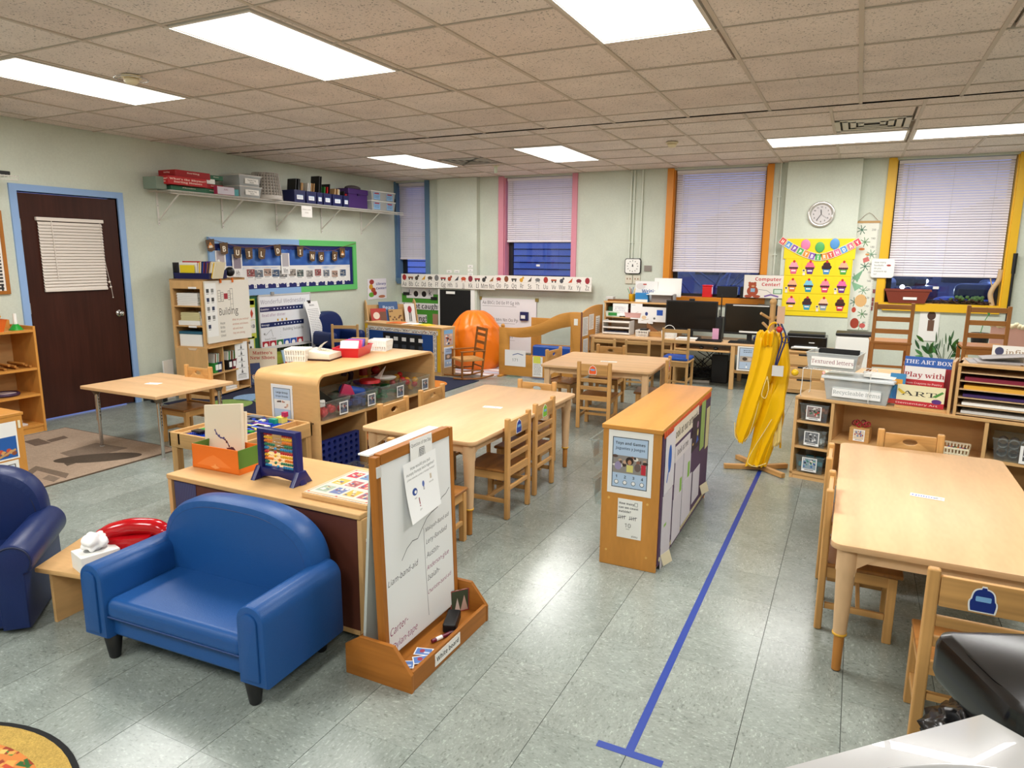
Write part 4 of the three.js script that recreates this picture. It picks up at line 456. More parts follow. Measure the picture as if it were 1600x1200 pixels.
  one('foam_number', 'purple foam number two standing behind the bins', 'number', ext(two, 0.02, 0.003).scale(1.2, 1.5, 1), M('#3f1f3c', 0.7), [-3.46, 0.49, -4.13], Math.PI / 2 - 0.1);
  const bt = thing('stacking_toy', 'red and yellow stacking toy standing behind the bins', 'toy', [-3.44, 0.49, -4.31]); P(bt, 'stem', cyl(0.03, 0.034, 0.1, 0, 0.05, 0), C.purple); P(bt, 'yellow_ring', cyl(0.036, 0.036, 0.03, 0, 0.115, 0), C.yellow); P(bt, 'red_cap', cyl(0.03, 0.034, 0.06, 0, 0.16, 0), M('#a91d24', 0.4));
  const b2 = thing('rattle_toy', 'toy bottle with a round red ball on top behind the bins', 'toy', [-3.43, 0.49, -4.45]); P(b2, 'body', cyl(0.035, 0.04, 0.12, 0, 0.06, 0), C.maroon); P(b2, 'ball', sph(0.036, 0, 0.15, 0), M('#b31f26', 0.3));
  // below: four-in-a-row board, bin, box of beads
  { const g = thing('peg_board_game', 'navy upright peg board game with rows of holes on the bottom shelf', 'game', [-3.09, 0.07, -3.565], Math.PI / 2); const s = poly([[-0.2, 0], [0.2, 0], [0.2, 0.27], [-0.2, 0.27]]); const dots = []; for (let i = 0; i < 7; i++) for (let j = 0; j < 6; j++) { s.holes.push(oval(-0.168 + i * 0.056, 0.035 + j * 0.042, 0.015, 0.015)); } P(g, 'board', ext(s, 0.03, 0, 6), M('#1b2a72', 0.35)); P(g, 'white_backing', bb(-0.19, 0.19, 0.01, 0.26, -0.006, -0.003), M('#3c4668', 0.6)); P(g, 'stand', bb(-0.21, 0.21, 0, 0.015, -0.04, 0.06), M('#1b2a72', 0.35)); }
  { const b = thing('clear_bin', 'clear plastic bin of wooden pieces on the bottom of the curved shelf', 'bin', [-2.985, 0.07, -3.56]); b.position.set(-2.93, 0, -3.52); P(b, 'tub', tub(0.16, 0.15, 0.26, 0.003, 0.94), clear); P(b, 'wooden_pieces', mg(Array.from({ length: 16 }, () => bx(0.05, 0.025, 0.03, rr(-0.04, 0.04), rr(0.02, 0.06), rr(-0.09, 0.09)))), W.dark); }
  { const b = thing('bead_maze_box', 'dark red bead box with white studs on the bottom of the curved shelf', 'toy', [-3.16, 0.07, -4.0]); P(b, 'box', bx(0.22, 0.16, 0.3, 0, 0.08, 0, 0.006), M('#6a3324', 0.5)); P(b, 'white_studs', mg(Array.from({ length: 40 }, () => sph(0.006, 0.11, rr(0.02, 0.15), rr(-0.14, 0.14), 6))), C.white); P(b, 'bead_pile', mg(Array.from({ length: 26 }, () => sph(0.013, rr(-0.09, 0.1), 0.165 + rr(0, 0.01), rr(-0.13, 0.13), 8))), C.orange); }
  { const b = thing('block_tray', 'maple tray of mixed blocks on the bottom of the curved shelf', 'tray', [-3.2, 0.07, -4.42]); P(b, 'tray', mg(bx(0.32, 0.01, 0.4, 0, 0.005, 0), bx(0.32, 0.05, 0.01, 0, 0.03, 0.2), bx(0.32, 0.05, 0.01, 0, 0.03, -0.2), bx(0.01, 0.05, 0.4, 0.16, 0.03, 0), bx(0.01, 0.05, 0.4, -0.16, 0.03, 0)), W.pine); P(b, 'red_blocks', mg(Array.from({ length: 9 }, () => bx(0.05, 0.04, 0.04, rr(-0.12, 0.12), rr(0.03, 0.08), rr(-0.16, 0.16)))), C.red); P(b, 'blue_blocks', mg(Array.from({ length: 9 }, () => bx(0.05, 0.04, 0.04, rr(-0.12, 0.12), rr(0.03, 0.08), rr(-0.16, 0.16)))), C.blue); }
  // on top
  const basketWall = (w, h, d, n) => { const o = [bx(w * 0.9, 0.004, d * 0.9, 0, 0.002, 0), bx(w, 0.012, 0.004, 0, h, d / 2), bx(w, 0.012, 0.004, 0, h, -d / 2), bx(0.004, 0.012, d, w / 2, h, 0), bx(0.004, 0.012, d, -w / 2, h, 0), bx(w * 0.95, 0.01, 0.003, 0, h * 0.5, d * 0.475), bx(w * 0.95, 0.01, 0.003, 0, h * 0.5, -d * 0.475), bx(0.003, 0.01, d * 0.95, w * 0.475, h * 0.5, 0), bx(0.003, 0.01, d * 0.95, -w * 0.475, h * 0.5, 0)]; for (let k = 0; k <= n; k++) { const a = -0.5 + k / n; for (const s of [-1, 1]) { o.push(bar([a * w * 0.9, 0, s * d * 0.45], [a * w, h, s * d * 0.5], 0.009, 0.003)); o.push(bar([s * w * 0.45, 0, a * d * 0.9], [s * w * 0.5, h, a * d], 0.003, 0.009)); } } return mg(o); };
  globalThis.__bw = basketWall;
  const a1 = atY(467, 563, 0.8), b1 = thing('plastic_basket', 'empty white slotted plastic basket on the curved shelf top', 'basket', [a1.x, 0.8, a1.z], 0.4); P(b1, 'basket', basketWall(0.15, 0.085, 0.15, 8), C.white); P(b1, 'inner_wall', tub(0.135, 0.08, 0.135, 0.002, 0.9), C.white);
  const a2 = atY(505, 561, 0.8), c2 = thing('cash_register', 'cream toy cash register with raised paper slip on the curved shelf', 'cash register', [a2.x, 0.8, a2.z], 0.25); P(c2, 'base', bx(0.2, 0.012, 0.2, 0, 0.006, 0), M('#3a1c1c', 0.5)); P(c2, 'body', ext(poly([[-0.1, 0.012], [0.1, 0.012], [0.1, 0.05], [-0.1, 0.075]]), 0.2, 0.006).translate(0, 0, -0.1), M('#ddd6c6', 0.45)); P(c2, 'paper_slip', tube([[-0.03, 0.07, 0], [-0.01, 0.1, 0], [0.03, 0.13, 0]], 0.001, 6, 4).scale(1, 1, 30), C.paper); P(c2, 'keys', mg(Array.from({ length: 12 }, (_, k) => bx(0.014, 0.008, 0.014, -0.02 + (k % 4) * 0.022, 0.064 - (k % 4) * 0.003, -0.05 + Math.floor(k / 4) * 0.03))), C.cream);
  const a3 = atY(557, 555, 0.8), r3 = thing('red_tray', 'red plastic tray full of envelopes and cards on the curved shelf', 'tray', [a3.x - 0.03, 0.8, a3.z], 0.35); P(r3, 'tub', tub(0.2, 0.07, 0.34, 0.004, 0.85), M('#d61f30', 0.3));
  [[C.kraft, -0.12], [C.kraft, -0.09], [C.purple, -0.06], [M('#6a5bb8', 0.5), -0.04], [C.pink, 0.0], [M('#e03a62', 0.5), 0.03], [C.paper, 0.08], [C.paper, 0.11]].forEach(([m, z], i) => one('envelope', ['tan', 'tan', 'purple', 'violet', 'pink', 'hot pink', 'white', 'white'][i] + ' envelope standing in the red plastic tray', 'envelope', bx(0.13, 0.11, 0.003, 0, 0.055, 0).rotateX(-0.35), m, [a3.x - 0.03 + z * 0.34 + 0.0, 0.812, a3.z + z], 0.35, 'envelopes in the red tray'));
  const a4 = atY(588, 548, 0.8), b4 = thing('plastic_basket', 'white plastic basket behind the red tray on the curved shelf', 'basket', [a4.x, 0.8, a4.z - 0.05], 0.3); P(b4, 'basket', basketWall(0.16, 0.08, 0.16, 8), C.white); P(b4, 'papers', mg(bx(0.12, 0.06, 0.004, 0, 0.06, 0.02), bx(0.12, 0.06, 0.004, 0, 0.065, -0.02), bx(0.12, 0.05, 0.004, 0, 0.06, -0.05)), C.paper);
}
// ---------- building-brick table ----------
{ const x0 = -3.64, x1 = -3.05, z0 = -3.29, z1 = -2.7, h = 0.5, t = thing('brick_table', 'pine play table with coloured building bricks on a blue base', 'table', [0, 0, 0]);
  for (const x of [x0 + 0.03, x1 - 0.03]) for (const z of [z0 + 0.03, z1 - 0.03]) P(t, 'leg', bx(0.045, h - 0.01, 0.045, x, (h - 0.01) / 2, z, 0.004), W.pine);
  P(t, 'rail', bb(x0, x1, h - 0.09, h, z1 - 0.018, z1, 0.003), W.pine); P(t, 'rail', bb(x0, x1, h - 0.09, h, z0, z0 + 0.018, 0.003), W.pine); P(t, 'rail', bb(x0, x0 + 0.018, h - 0.09, h, z0, z1, 0.003), W.pine); P(t, 'rail', bb(x1 - 0.018, x1, h - 0.09, h, z0, z1, 0.003), W.pine); P(t, 'trough_wall', bb(x1 - 0.13, x1 - 0.115, h - 0.07, h - 0.002, z0, z1), W.pine); P(t, 'trough_wall', bb(x0 + 0.08, x0 + 0.095, h - 0.07, h - 0.002, z0, z1), W.pine); P(t, 'floor_board', bb(x0 + 0.01, x1 - 0.01, h - 0.07, h - 0.055, z0 + 0.01, z1 - 0.01), W.pine);
  const bl = [M('#1c46b4', 0.3), M('#2f9a3c', 0.3), M('#efe06a', 0.3), M('#6d6f74', 0.3), M('#7a2a94', 0.3), M('#16171c', 0.3), C.red, M('#efe9c8', 0.4)], X0 = x0 + 0.1, X1 = x1 - 0.135;
  const plate = P(t, 'base_plate', bb(X0, X1, h - 0.055, h - 0.012, z0 + 0.02, z1 - 0.02), bl[0]);
  const stud = []; for (let x = X0 + 0.012; x < X1; x += 0.016) for (let z = z0 + 0.03; z < z1 - 0.02; z += 0.016) stud.push(cyl(0.0048, 0.0048, 0.004, x, h - 0.01, z, 6)); const st = P(plate, 'studs', mg(stud), bl[0]); st.userData.kind = 'stuff';
  for (let k = 0; k < 64; k++) { const w = [0.048, 0.064, 0.08, 0.112][k % 4], d = [0.032, 0.032, 0.064, 0.048][(k >> 1) % 4], x = rr(X0 + 0.05, X1 - 0.05), z = rr(z0 + 0.07, z1 - 0.07), lay = k % 7 === 0 ? 1 : 0; const c = z > -2.95 ? [1, 1, 5, 2, 1, 4][k % 6] : [3, 0, 2, 0, 3, 7, 4][k % 7]; P(t, 'brick', bx(w, 0.0096, d, x, h - 0.003 + lay * 0.01 + (k % 3) * 0.0006, z), bl[c]); }
  for (let k = 0; k < 8; k++) P(t, 'brick', bx(0.032, 0.02, 0.016, x1 - 0.068 + rr(-0.03, 0.03), h - 0.045, rr(z0 + 0.05, z1 - 0.05)).translate(0, 0, 0), bl[(k * 3 + 1) % 8]);
  P(t, 'brick', bx(0.05, 0.04, 0.05, x1 - 0.19, h + 0.01, z0 + 0.07), bl[2]); P(t, 'brick', bx(0.03, 0.03, 0.03, x1 - 0.17, h + 0.045, z0 + 0.06), M('#b5285c', 0.3)); P(t, 'brick', bx(0.05, 0.03, 0.03, x1 - 0.22, h + 0.005, z0 + 0.11), M('#1f9a80', 0.3));
}
// ---------- rugs ----------
{ const m = new THREE.MeshStandardMaterial({ color: '#161d3d', roughness: 0.98, map: weave3() });
  const t = thing('navy_rug', 'navy rug with green, orange and blue dots by the tall shelf', 'rug', [0, 0, 0]); P(t, 'pile', bb(-6.4, -4.16, 0.0, 0.01, -7.5, -4.72, 0.004), m);
  const dm = (c) => new THREE.MeshStandardMaterial({ color: c, roughness: 0.98, map: weave3() }), dots = [['#8fae57', 355, 633, 0.25], ['#d9792e', 372, 607, 0.2], ['#8fb2d8', 395, 622, 0.2], ['#8fae57', 392, 590, 0.14], ['#e08327', 664, 601, 0.27], ['#8fb2d8', 642, 612, 0.2], ['#8fae57', 430, 625, 0.22], ['#8fb2d8', 560, 615, 0.22], ['#d9792e', 520, 640, 0.24]];
  for (const [c, u, v, r] of dots) { const p = atY(u, v, 0); if (p.x < -6.3 || p.z < -7.3) continue; P(t, 'dot', cyl(r, r, 0.0016, 0, 0, 0, 36), dm(c), [Math.max(p.x, -6.5 + r), 0.0105, p.z]); }
}
{ const t = thing('beige_rug', 'beige rug with brown geometric shapes beside the instrument shelf', 'rug', [0, 0, 0]), m = (c) => new THREE.MeshStandardMaterial({ color: c, roughness: 0.98, map: weave3() });
  P(t, 'pile', bb(-6.26, -4.78, 0, 0.009, -3.62, -1.9, 0.003), m('#b39c86'));
  P(t, 'edge_binding', mg(bb(-6.27, -4.77, 0, 0.0085, -3.63, -3.615), bb(-4.785, -4.77, 0, 0.0085, -3.63, -1.9), bb(-6.27, -6.255, 0, 0.0085, -3.63, -1.9)), m('#6d5a49'));
  const add = (pts, c) => P(t, 'woven_shape', flat(ext(poly(pts.map(([u, v]) => { const p = atY(u, v, 0.009); return [p.x, -p.z]; })), 0.001)), m(c), [0, 0.0087, 0]);
  add([[37, 690], [60, 685], [80, 692], [55, 697]], '#6e5a4a'); add([[72, 688], [100, 681], [107, 684], [80, 691]], '#705c4c'); add([[93, 708], [150, 692], [200, 700], [125, 719]], '#83705f');
  const el = (u, v, a, b, c) => { const p = atY(u, v, 0); P(t, 'woven_shape', cyl(1, 1, 0.001, 0, 0, 0, 40).scale(a, 1, b), m(c), [p.x, 0.0098, p.z], [0, 0.75, 0]); };
  el(154, 717, 0.30, 0.12, '#4f4133'); add([[100, 724], [125, 714], [135, 718], [105, 728]], '#5b4c3d');
  add([[40, 738], [56, 728], [108, 740], [103, 747], [58, 735], [48, 743]], '#7d6b5a'); add([[66, 748], [76, 742], [94, 747], [84, 753]], '#8b7968');
}
{ const t = thing('round_rug', 'round rug with black edge, yellow band and leaf pattern beside the loveseat', 'rug', [-2.235, 0, -0.56]), R = 0.575;
  const tex = cvs(512, 512, (g) => { rc(g, 0, 0, 512, 512, '#c87a3a'); for (let k = 0; k < 1500; k++) { const a = rr(0, 6.28), r = 256 * Math.sqrt(rr(0.03, 1)); const x = 256 + r * Math.cos(a), y = 256 + r * Math.sin(a); ln(g, [[x, y], [x + rr(-26, 26), y + rr(-10, 10)]], ['#b5482a', '#8a3a22', '#3f7a34', '#d99a4a', '#2d5a2a', '#e0b060'][k % 6], rr(5, 13)); } });
  const tm = pm(tex, 0.98), wv = c => new THREE.MeshStandardMaterial({ color: c, roughness: 0.98, map: weave3() });
  P(t, 'edge', cyl(R, R, 0.009, 0, 0.0045, 0, 64), wv('#17181a')); P(t, 'band', cyl(R - 0.018, R - 0.018, 0.0095, 0, 0.005, 0, 64), wv('#c9a652')); P(t, 'leaf_pattern', keep(new THREE.CircleGeometry(R - 0.095, 64).rotateX(-Math.PI / 2)), tm, [0, 0.0106, 0]);
}
one('floor_tape', 'long blue tape line with a crossbar stuck on the floor', 'tape', mg(bb(-0.534, -0.506, 0, 0.0008, -5.25, -1.92), bb(-0.625, -0.41, 0, 0.0009, -1.933, -1.903)), M('#1a3a94', 0.45));
// ---------- left wall ----------
const XW = XL + 0.004;
{ // wire shelf high on the wall
  const t = thing('wire_shelf', 'long white wire shelf on brackets high on the left wall', 'shelf', [0, 0, 0]), wm = M('#dcd8d0', 0.45), xa = XL + 0.02, xf = -6.36, za = -9.05, zb = -4.98, y = 2.19, g = [];
  for (const x of [xa, xa + 0.12, xa + 0.23, xf]) g.push(rod([x, y, za], [x, y, zb], 0.004, 6)); g.push(rod([xf, y - 0.03, za], [xf, y - 0.03, zb], 0.004, 6));
  const n = 165; for (let k = 0; k <= n; k++) { const z = za + (zb - za) * k / n; g.push(bx(xf - xa, 0.003, 0.0035, (xa + xf) / 2, y + 0.005, z), bx(0.003, 0.036, 0.0035, xf + 0.004, y - 0.013, z)); }
  P(t, 'wire_deck', mg(g), wm).userData.kind = 'stuff';
  for (const z of [-5.08, -5.92, -6.77, -7.605, -8.47]) { const b = P(t, 'bracket', mg(bb(XL + 0.001, XL + 0.012, 1.85, y - 0.005, z - 0.01, z + 0.01), bar([XL + 0.01, 1.9, z], [xf - 0.01, y - 0.03, z], 0.012, 0.012)), wm); P(b, 'screw', mg(cyl(0.005, 0.005, 0.004, 0, 0, 0, 8).rotateZ(Math.PI / 2).translate(XL + 0.013, 1.87, z), cyl(0.005, 0.005, 0.004, 0, 0, 0, 8).rotateZ(Math.PI / 2).translate(XL + 0.013, 2.05, z)), C.grey); }
  const sn = cvs(160, 120, (g) => { rc(g, 0, 0, 160, 120, '#f2eee8'); tx(g, 'PHONICS GAMES', 80, 40, 16, '#8a7a6a', 'center'); tx(g, 'BOOKS', 80, 72, 16, '#8a7a6a', 'center'); });
  one('paper_sign', 'small white paper sign hanging from the wire shelf edge', 'sign', card(0.19, 0.14, 0.002), pm(sn), [xf + 0.012, 2.09, (atX(467, 328, xf).z + atX(489, 328, xf).z) / 2], Math.PI / 2);
}
{ const Y = 2.2, X = -6.45, zz = u => atX(u, 300, X).z, yy = (u, v) => atX(u, v, X).y - Y;
  const boxTex = (bg, lines, c = '#f6e9d8') => cvs(192, 64, (g) => { rc(g, 0, 0, 192, 64, bg); lines.forEach((s, k) => tx(g, s, 96, 22 + k * 22, 19, c, 'center', 'serif', 'bold')); });
  const rhyme = boxTex('#bc1f25', ["What's the Rhyme?", 'Sorting Houses']), red2 = boxTex('#a81c22', ['Sorting', '']), grn = boxTex('#2f6b4c', ['Phonics', '']);
  const game = (lb, u0, u1, y0, y1, m, side, tex, x = -6.5, dx = 0.22, ry = 0) => { const za = zz(u0), zb = zz(u1), t = thing('game_box', lb, 'game box', [x, Y + y0, (za + zb) / 2], ry, 'game boxes on the wire shelf'); P(t, 'box', bx(dx, y1 - y0, Math.abs(zb - za), 0, (y1 - y0) / 2, 0, 0.003), m); if (tex) P(t, 'front_print', card(Math.abs(zb - za) * 0.97, (y1 - y0) * 0.94, 0.001), pm(tex), [dx / 2 + 0.0008, (y1 - y0) / 2, 0], [0, Math.PI / 2, 0]); if (side) P(t, 'end_print', card(dx * 0.96, (y1 - y0) * 0.9, 0.001), side, [0, (y1 - y0) / 2, Math.abs(zb - za) / 2 + 0.0008]); return t; };
  game('long flat green game box at the bottom of the game pile', 262, 316, 0, 0.045, M('#3b6e55', 0.5), null, grn); game('grey-green game box standing at the door end of the wire shelf', 240, 256, 0, 0.12, M('#7f8f80', 0.6), null, null, -6.5, 0.2);
  game('large red game box of rhyming houses on the wire shelf', 252, 312, 0.05, 0.135, M('#bc1f25', 0.35), pm(rhyme), rhyme, -6.48, 0.3); game('red game box on top of the game pile', 268, 322, 0.138, 0.205, M('#a81c22', 0.35), pm(red2), red2, -6.5, 0.26);
  game('white-striped game box in the middle of the stack', 316, 330, 0.1, 0.15, C.white, null, null, -6.5, 0.24); game('flat green game box on the right stack', 314, 346, 0.0, 0.05, C.green, null, grn, -6.52, 0.2); game('dark red game box of the right stack', 318, 346, 0.052, 0.1, C.maroon, null, red2, -6.52, 0.2); game('dark green game box topping the right stack', 326, 348, 0.152, 0.2, M('#22563a', 0.5), null, grn, -6.53, 0.2);
  game('pink and white small game box at the shelf edge', 331, 358, 0.0, 0.085, M('#b8375e', 0.45), null, boxTex('#d8d0dc', ['A B C', ''], '#7a2a50'), -6.4, 0.07); game('small teal game box at the shelf edge', 357, 366, 0.0, 0.07, C.teal, null, null, -6.41, 0.06);
  for (const [k, y] of [[0, 0], [1, 0.125]]) { const za = zz(367), zb = zz(401), d = Math.abs(zb - za), b = thing('lidded_tub', ['lower', 'upper'][k] + ' clear tub of letter toys with white label on the wire shelf', 'tub', [-6.52, Y + y, (za + zb) / 2], 0, 'clear tubs on the wire shelf'); P(b, 'tub', tub(0.3, 0.11, d, 0.003, 0.88), frost); P(b, 'lid', bx(0.32, 0.012, d + 0.02, 0, 0.117, 0, 0.004), M('#cfcac4', 0.45)); P(b, 'label_card', card(0.2, 0.06, 0.002), pm(cvs(128, 40, (g) => { rc(g, 0, 0, 128, 40, '#f5f3ee'); tx(g, 'Teacher Toy', 64, 13, 15, '#333', 'center'); tx(g, 'Beads', 64, 29, 14, '#333', 'center'); })), [0.149, 0.055, -0.02], [0, Math.PI / 2, 0]); P(b, 'contents', mg(Array.from({ length: 14 }, () => bx(0.06, 0.04, 0.05, rr(-0.1, 0.1), rr(0.03, 0.08), rr(-d * 0.35, d * 0.35)))), k ? C.grey : C.brownp); }
  { const za = zz(402), zb = zz(441), t = thing('laundry_basket', 'grey-white slotted laundry basket turned upside down on the wire shelf', 'basket', [-6.52, Y, (za + zb) / 2]), r = 0.19, h = 0.31, m = M('#cdc6bf', 0.5);
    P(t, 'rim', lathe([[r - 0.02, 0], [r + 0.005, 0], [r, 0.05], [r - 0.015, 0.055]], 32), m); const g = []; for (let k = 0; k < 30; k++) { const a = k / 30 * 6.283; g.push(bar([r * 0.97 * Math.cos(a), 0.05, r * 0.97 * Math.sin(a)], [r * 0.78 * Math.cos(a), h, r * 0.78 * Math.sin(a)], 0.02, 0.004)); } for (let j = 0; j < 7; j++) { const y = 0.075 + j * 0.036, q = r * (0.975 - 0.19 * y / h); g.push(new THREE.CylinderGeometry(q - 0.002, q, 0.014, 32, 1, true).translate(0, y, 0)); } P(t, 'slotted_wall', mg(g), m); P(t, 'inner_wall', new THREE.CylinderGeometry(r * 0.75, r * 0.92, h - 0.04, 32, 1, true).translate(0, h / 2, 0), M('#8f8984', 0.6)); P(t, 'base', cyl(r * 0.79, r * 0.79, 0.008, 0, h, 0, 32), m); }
  // blue book bins
  const lab = pm(cvs(64, 48, (g) => { rc(g, 0, 0, 64, 48, '#f2f5fa'); rc(g, 0, 0, 64, 6, '#6f9ad0'); scrib(g, 8, 16, 48, 3, 4, '#6080b0'); }));
  const bu = [[452, 470], [471, 487], [488, 497], [498, 511], [512, 528], [529, 538]], what = ['tan spines and black folders', 'a manila folder and white books', 'tall black folders', 'a red flower card', 'cream paperbacks', 'thin red booklets'];
  bu.forEach(([a, b], i) => { const za = zz(a), zb = zz(b), d = Math.abs(zb - za) * 0.98, t = thing('book_bin', 'navy plastic book bin holding ' + what[i], 'book bin', [-6.47, Y, (za + zb) / 2], 0, 'navy book bins on the wire shelf'); P(t, 'bin', tub(0.2, 0.145, d, 0.004, 0.92), C.dnavy); P(t, 'label_card', card(d * 0.55, 0.055, 0.002), lab, [0.097, 0.065, 0], [0, Math.PI / 2, 0]);
    const ms = [[C.kraft, C.kraft, C.black, C.black, C.black], [C.kraft, C.kraft, C.paper, C.paper], [C.black, C.black, C.black], [C.black, C.red, C.green], [C.cream, C.cream, C.kraft, C.cream, C.kraft], [C.maroon, C.red, C.black]][i], hs = [0.24, 0.25, 0.3, 0.23, 0.22, 0.17][i];
    ms.forEach((m, k) => P(t, 'book', bx(0.14, hs * (m === C.black ? 1.18 : 1), 0.012, 0, hs * (m === C.black ? 0.59 : 0.5), 0).rotateX(-0.12), m, [-0.01 + rr(-0.01, 0.02), 0.008, -d * 0.36 + k * d * 0.72 / ms.length])); });
  { const za = zz(540), zb = zz(571), d = Math.abs(zb - za), t = thing('file_box', 'purple plastic file box with lid on the wire shelf', 'box', [-6.53, Y, (za + zb) / 2]); P(t, 'body', bx(0.24, 0.19, d * 0.95, 0, 0.095, 0, 0.008), M('#43206a', 0.4)); P(t, 'lid', bx(0.26, 0.075, d, 0, 0.225, 0, 0.012), M('#43206a', 0.4)); P(t, 'latch', bx(0.01, 0.03, 0.05, 0.132, 0.185, 0), M('#2f1450', 0.4)); P(t, 'crumpled_bag', sph(0.09, 0, 0.28, -0.02, 16).scale(1, 0.45, 1.6).translate(0, 0.155, 0), M('#4c4448', 0.7)); }
  { const za = zz(574), zb = zz(611), d = Math.abs(zb - za), lt = pm(cvs(64, 80, (g) => { rc(g, 0, 0, 64, 80, '#8fb8e0'); rc(g, 8, 6, 48, 14, '#a02c38'); scrib(g, 8, 30, 48, 4, 5, '#2c4a78'); })); for (const [k, y] of [[0, 0.0], [1, 0.138]]) { const t = thing('lidded_tub', ['lower', 'upper'][k] + ' of two clear tubs with blue labels at the window end of the wire shelf', 'tub', [-6.49, Y + y, (za + zb) / 2], 0, 'blue-labelled tubs'); P(t, 'tub', tub(0.22, 0.122, d, 0.003, 0.94), frost); P(t, 'lid', bx(0.235, 0.012, d + 0.02, 0, 0.129, 0, 0.003), C.white); for (const s of [-0.28, 0.26]) P(t, 'label_card', card(d * 0.26, 0.1, 0.002), lt, [0.111, 0.062, -s * d], [0, Math.PI / 2, 0]); P(t, 'contents', bx(0.16, 0.08, d * 0.7, 0, 0.05, 0, 0.01), M('#8f6f6a', 0.7)); } }
  one('black_binder', 'black binder at the window end of the wire shelf', 'binder', bx(0.2, 0.2, 0.06, 0, 0.1, 0, 0.006), C.black, [-6.55, Y, zz(616)]);
}
{ // bulletin board
  const za = -8.31, zb = -5.68, y0 = 1.05, y1 = 1.745, zs = -7.13, t = thing('bulletin_board', 'long bulletin board with blue and green frame, photos and a blue sky band', 'bulletin board', [0, 0, 0]);
  const bf = M('#8db4e2', 0.45), gf = M('#63c46c', 0.45), fw = 0.075, X0 = XL + 0.002, X1 = XL + 0.03;
  P(t, 'blue_frame', mg(bb(X0, X1, y1 - fw, y1, zs, zb), bb(X0, X1, y0, y0 + fw, zs, zb), bb(X0, X1, y0 + fw, y1 - fw, zb - fw, zb)), bf); P(t, 'green_frame', mg(bb(X0, X1, y1 - fw, y1, za, zs), bb(X0, X1, y0, y0 + fw, za, zs), bb(X0, X1, y0 + fw, y1 - fw, za, za + fw)), gf);
  const sky = cvs(1024, 256, (g, w, h) => { rc(g, 0, 0, w, h, '#e9e7e4'); rc(g, 0, 0, w, 124, '#2556a8'); for (let k = 0; k < 130; k++) { const x = rr(0, w), y = rr(20, 120); const q = g.createRadialGradient(x, y, 1, x, y, 40); q.addColorStop(0, k % 3 ? 'rgba(150,185,230,0.35)' : 'rgba(15,40,110,0.4)'); q.addColorStop(1, 'rgba(30,80,170,0)'); g.fillStyle = q; g.fillRect(x - 40, y - 40, 80, 80); } g.fillStyle = '#e9e7e4'; g.fillRect(0, 122, w, 8); });
  P(t, 'backing', card(zb - za - 2 * fw, y1 - y0 - 2 * fw, 0.004), pm(sky, 0.7), [XL + 0.006, (y0 + y1) / 2, (za + zb) / 2], [0, Math.PI / 2, 0]);
  const sc = (y, dir2, n) => { const s = new THREE.Shape(), L = zb - za - 2 * fw; s.moveTo(-L / 2, 0); s.lineTo(L / 2, 0); s.lineTo(L / 2, dir2 * 0.045); for (let k = n - 1; k >= 0; k--) { const x = -L / 2 + L * k / n; s.quadraticCurveTo(x + L / n * 0.5, dir2 * 0.075, x, dir2 * 0.045); } return P(t, 'scalloped_border', ext(s, 0.003).rotateY(Math.PI / 2), M('#141c62', 0.6), [XL + 0.009, y, (za + zb) / 2]); }; sc(y1 - fw, -1, 34); sc(y0 + fw, 1, 34);
  for (const [z, d] of [[zb - fw - 0.03, 1], [za + fw + 0.03, 1]]) P(t, 'scalloped_border', bb(XL + 0.008, XL + 0.011, y0 + fw, y1 - fw, z - 0.03, z + 0.03), M('#141c62', 0.6));
  const ph = atlas(4, 2, 64, (g, i, s) => { rc(g, 0, 0, s, s, '#f0efeb'); rc(g, 5, 6, s - 10, s - 22, ['#8d8a86', '#8f4a4a', '#6b7480', '#a98a7a', '#3c5270', '#7a7a7a', '#90867c', '#5c6a66'][i]); for (let k = 0; k < 14; k++) rc(g, rr(6, s - 18), rr(8, s - 26), rr(4, 12), rr(3, 9), ['#2b2b2d', '#d8d4cd', '#77706a', '#a9a39a'][k % 4]); rc(g, 10, s - 12, 36, 3, '#777'); });
  const us = [370, 392, 405, 418, 431, 443, 457, 469, 484, 497, 510, 523, 536]; us.forEach((u, i) => { const p = atX(u, 427 + (i % 3), XL + 0.01); P(t, 'photo', cell(ph, i % 8, 0.14, 0.13, 0.002), ph, [XL + 0.0095, p.y + 0.0, p.z], [0, Math.PI / 2, 0]); });
  const dg = pm(cvs(32, 32, (g) => { rc(g, 0, 0, 32, 32, '#f4f4f2'); tx(g, '8', 16, 17, 24, '#333', 'center'); })); for (let k = 0; k < 12; k++) P(t, 'number_card', card(0.045, 0.05, 0.002), dg, [XL + 0.014, y0 + fw + 0.035, -5.98 - k * 0.185], [0, Math.PI / 2, rr(-0.1, 0.1)]);
  const lc = atlas(3, 1, 96, (g, i, s) => { rc(g, 0, 0, s, s, '#efedea'); rc(g, 14, 4, 68, 56, ['#b9aeb2', '#8f8390', '#b3aeb4'][i]); tx(g, ['Dd', 'Hh', 'Mm'][i], 48, 78, 28, '#333', 'center'); }); [[345, 410, 0], [371, 415, 1], [446, 412, 2]].forEach(([u, v, i]) => { const p = atX(u, v, XL + 0.02); P(t, 'letter_card', cell(lc, i, 0.15, 0.27, 0.002), lc, [XL + 0.02, p.y, p.z], [0, Math.PI / 2, 0]); });
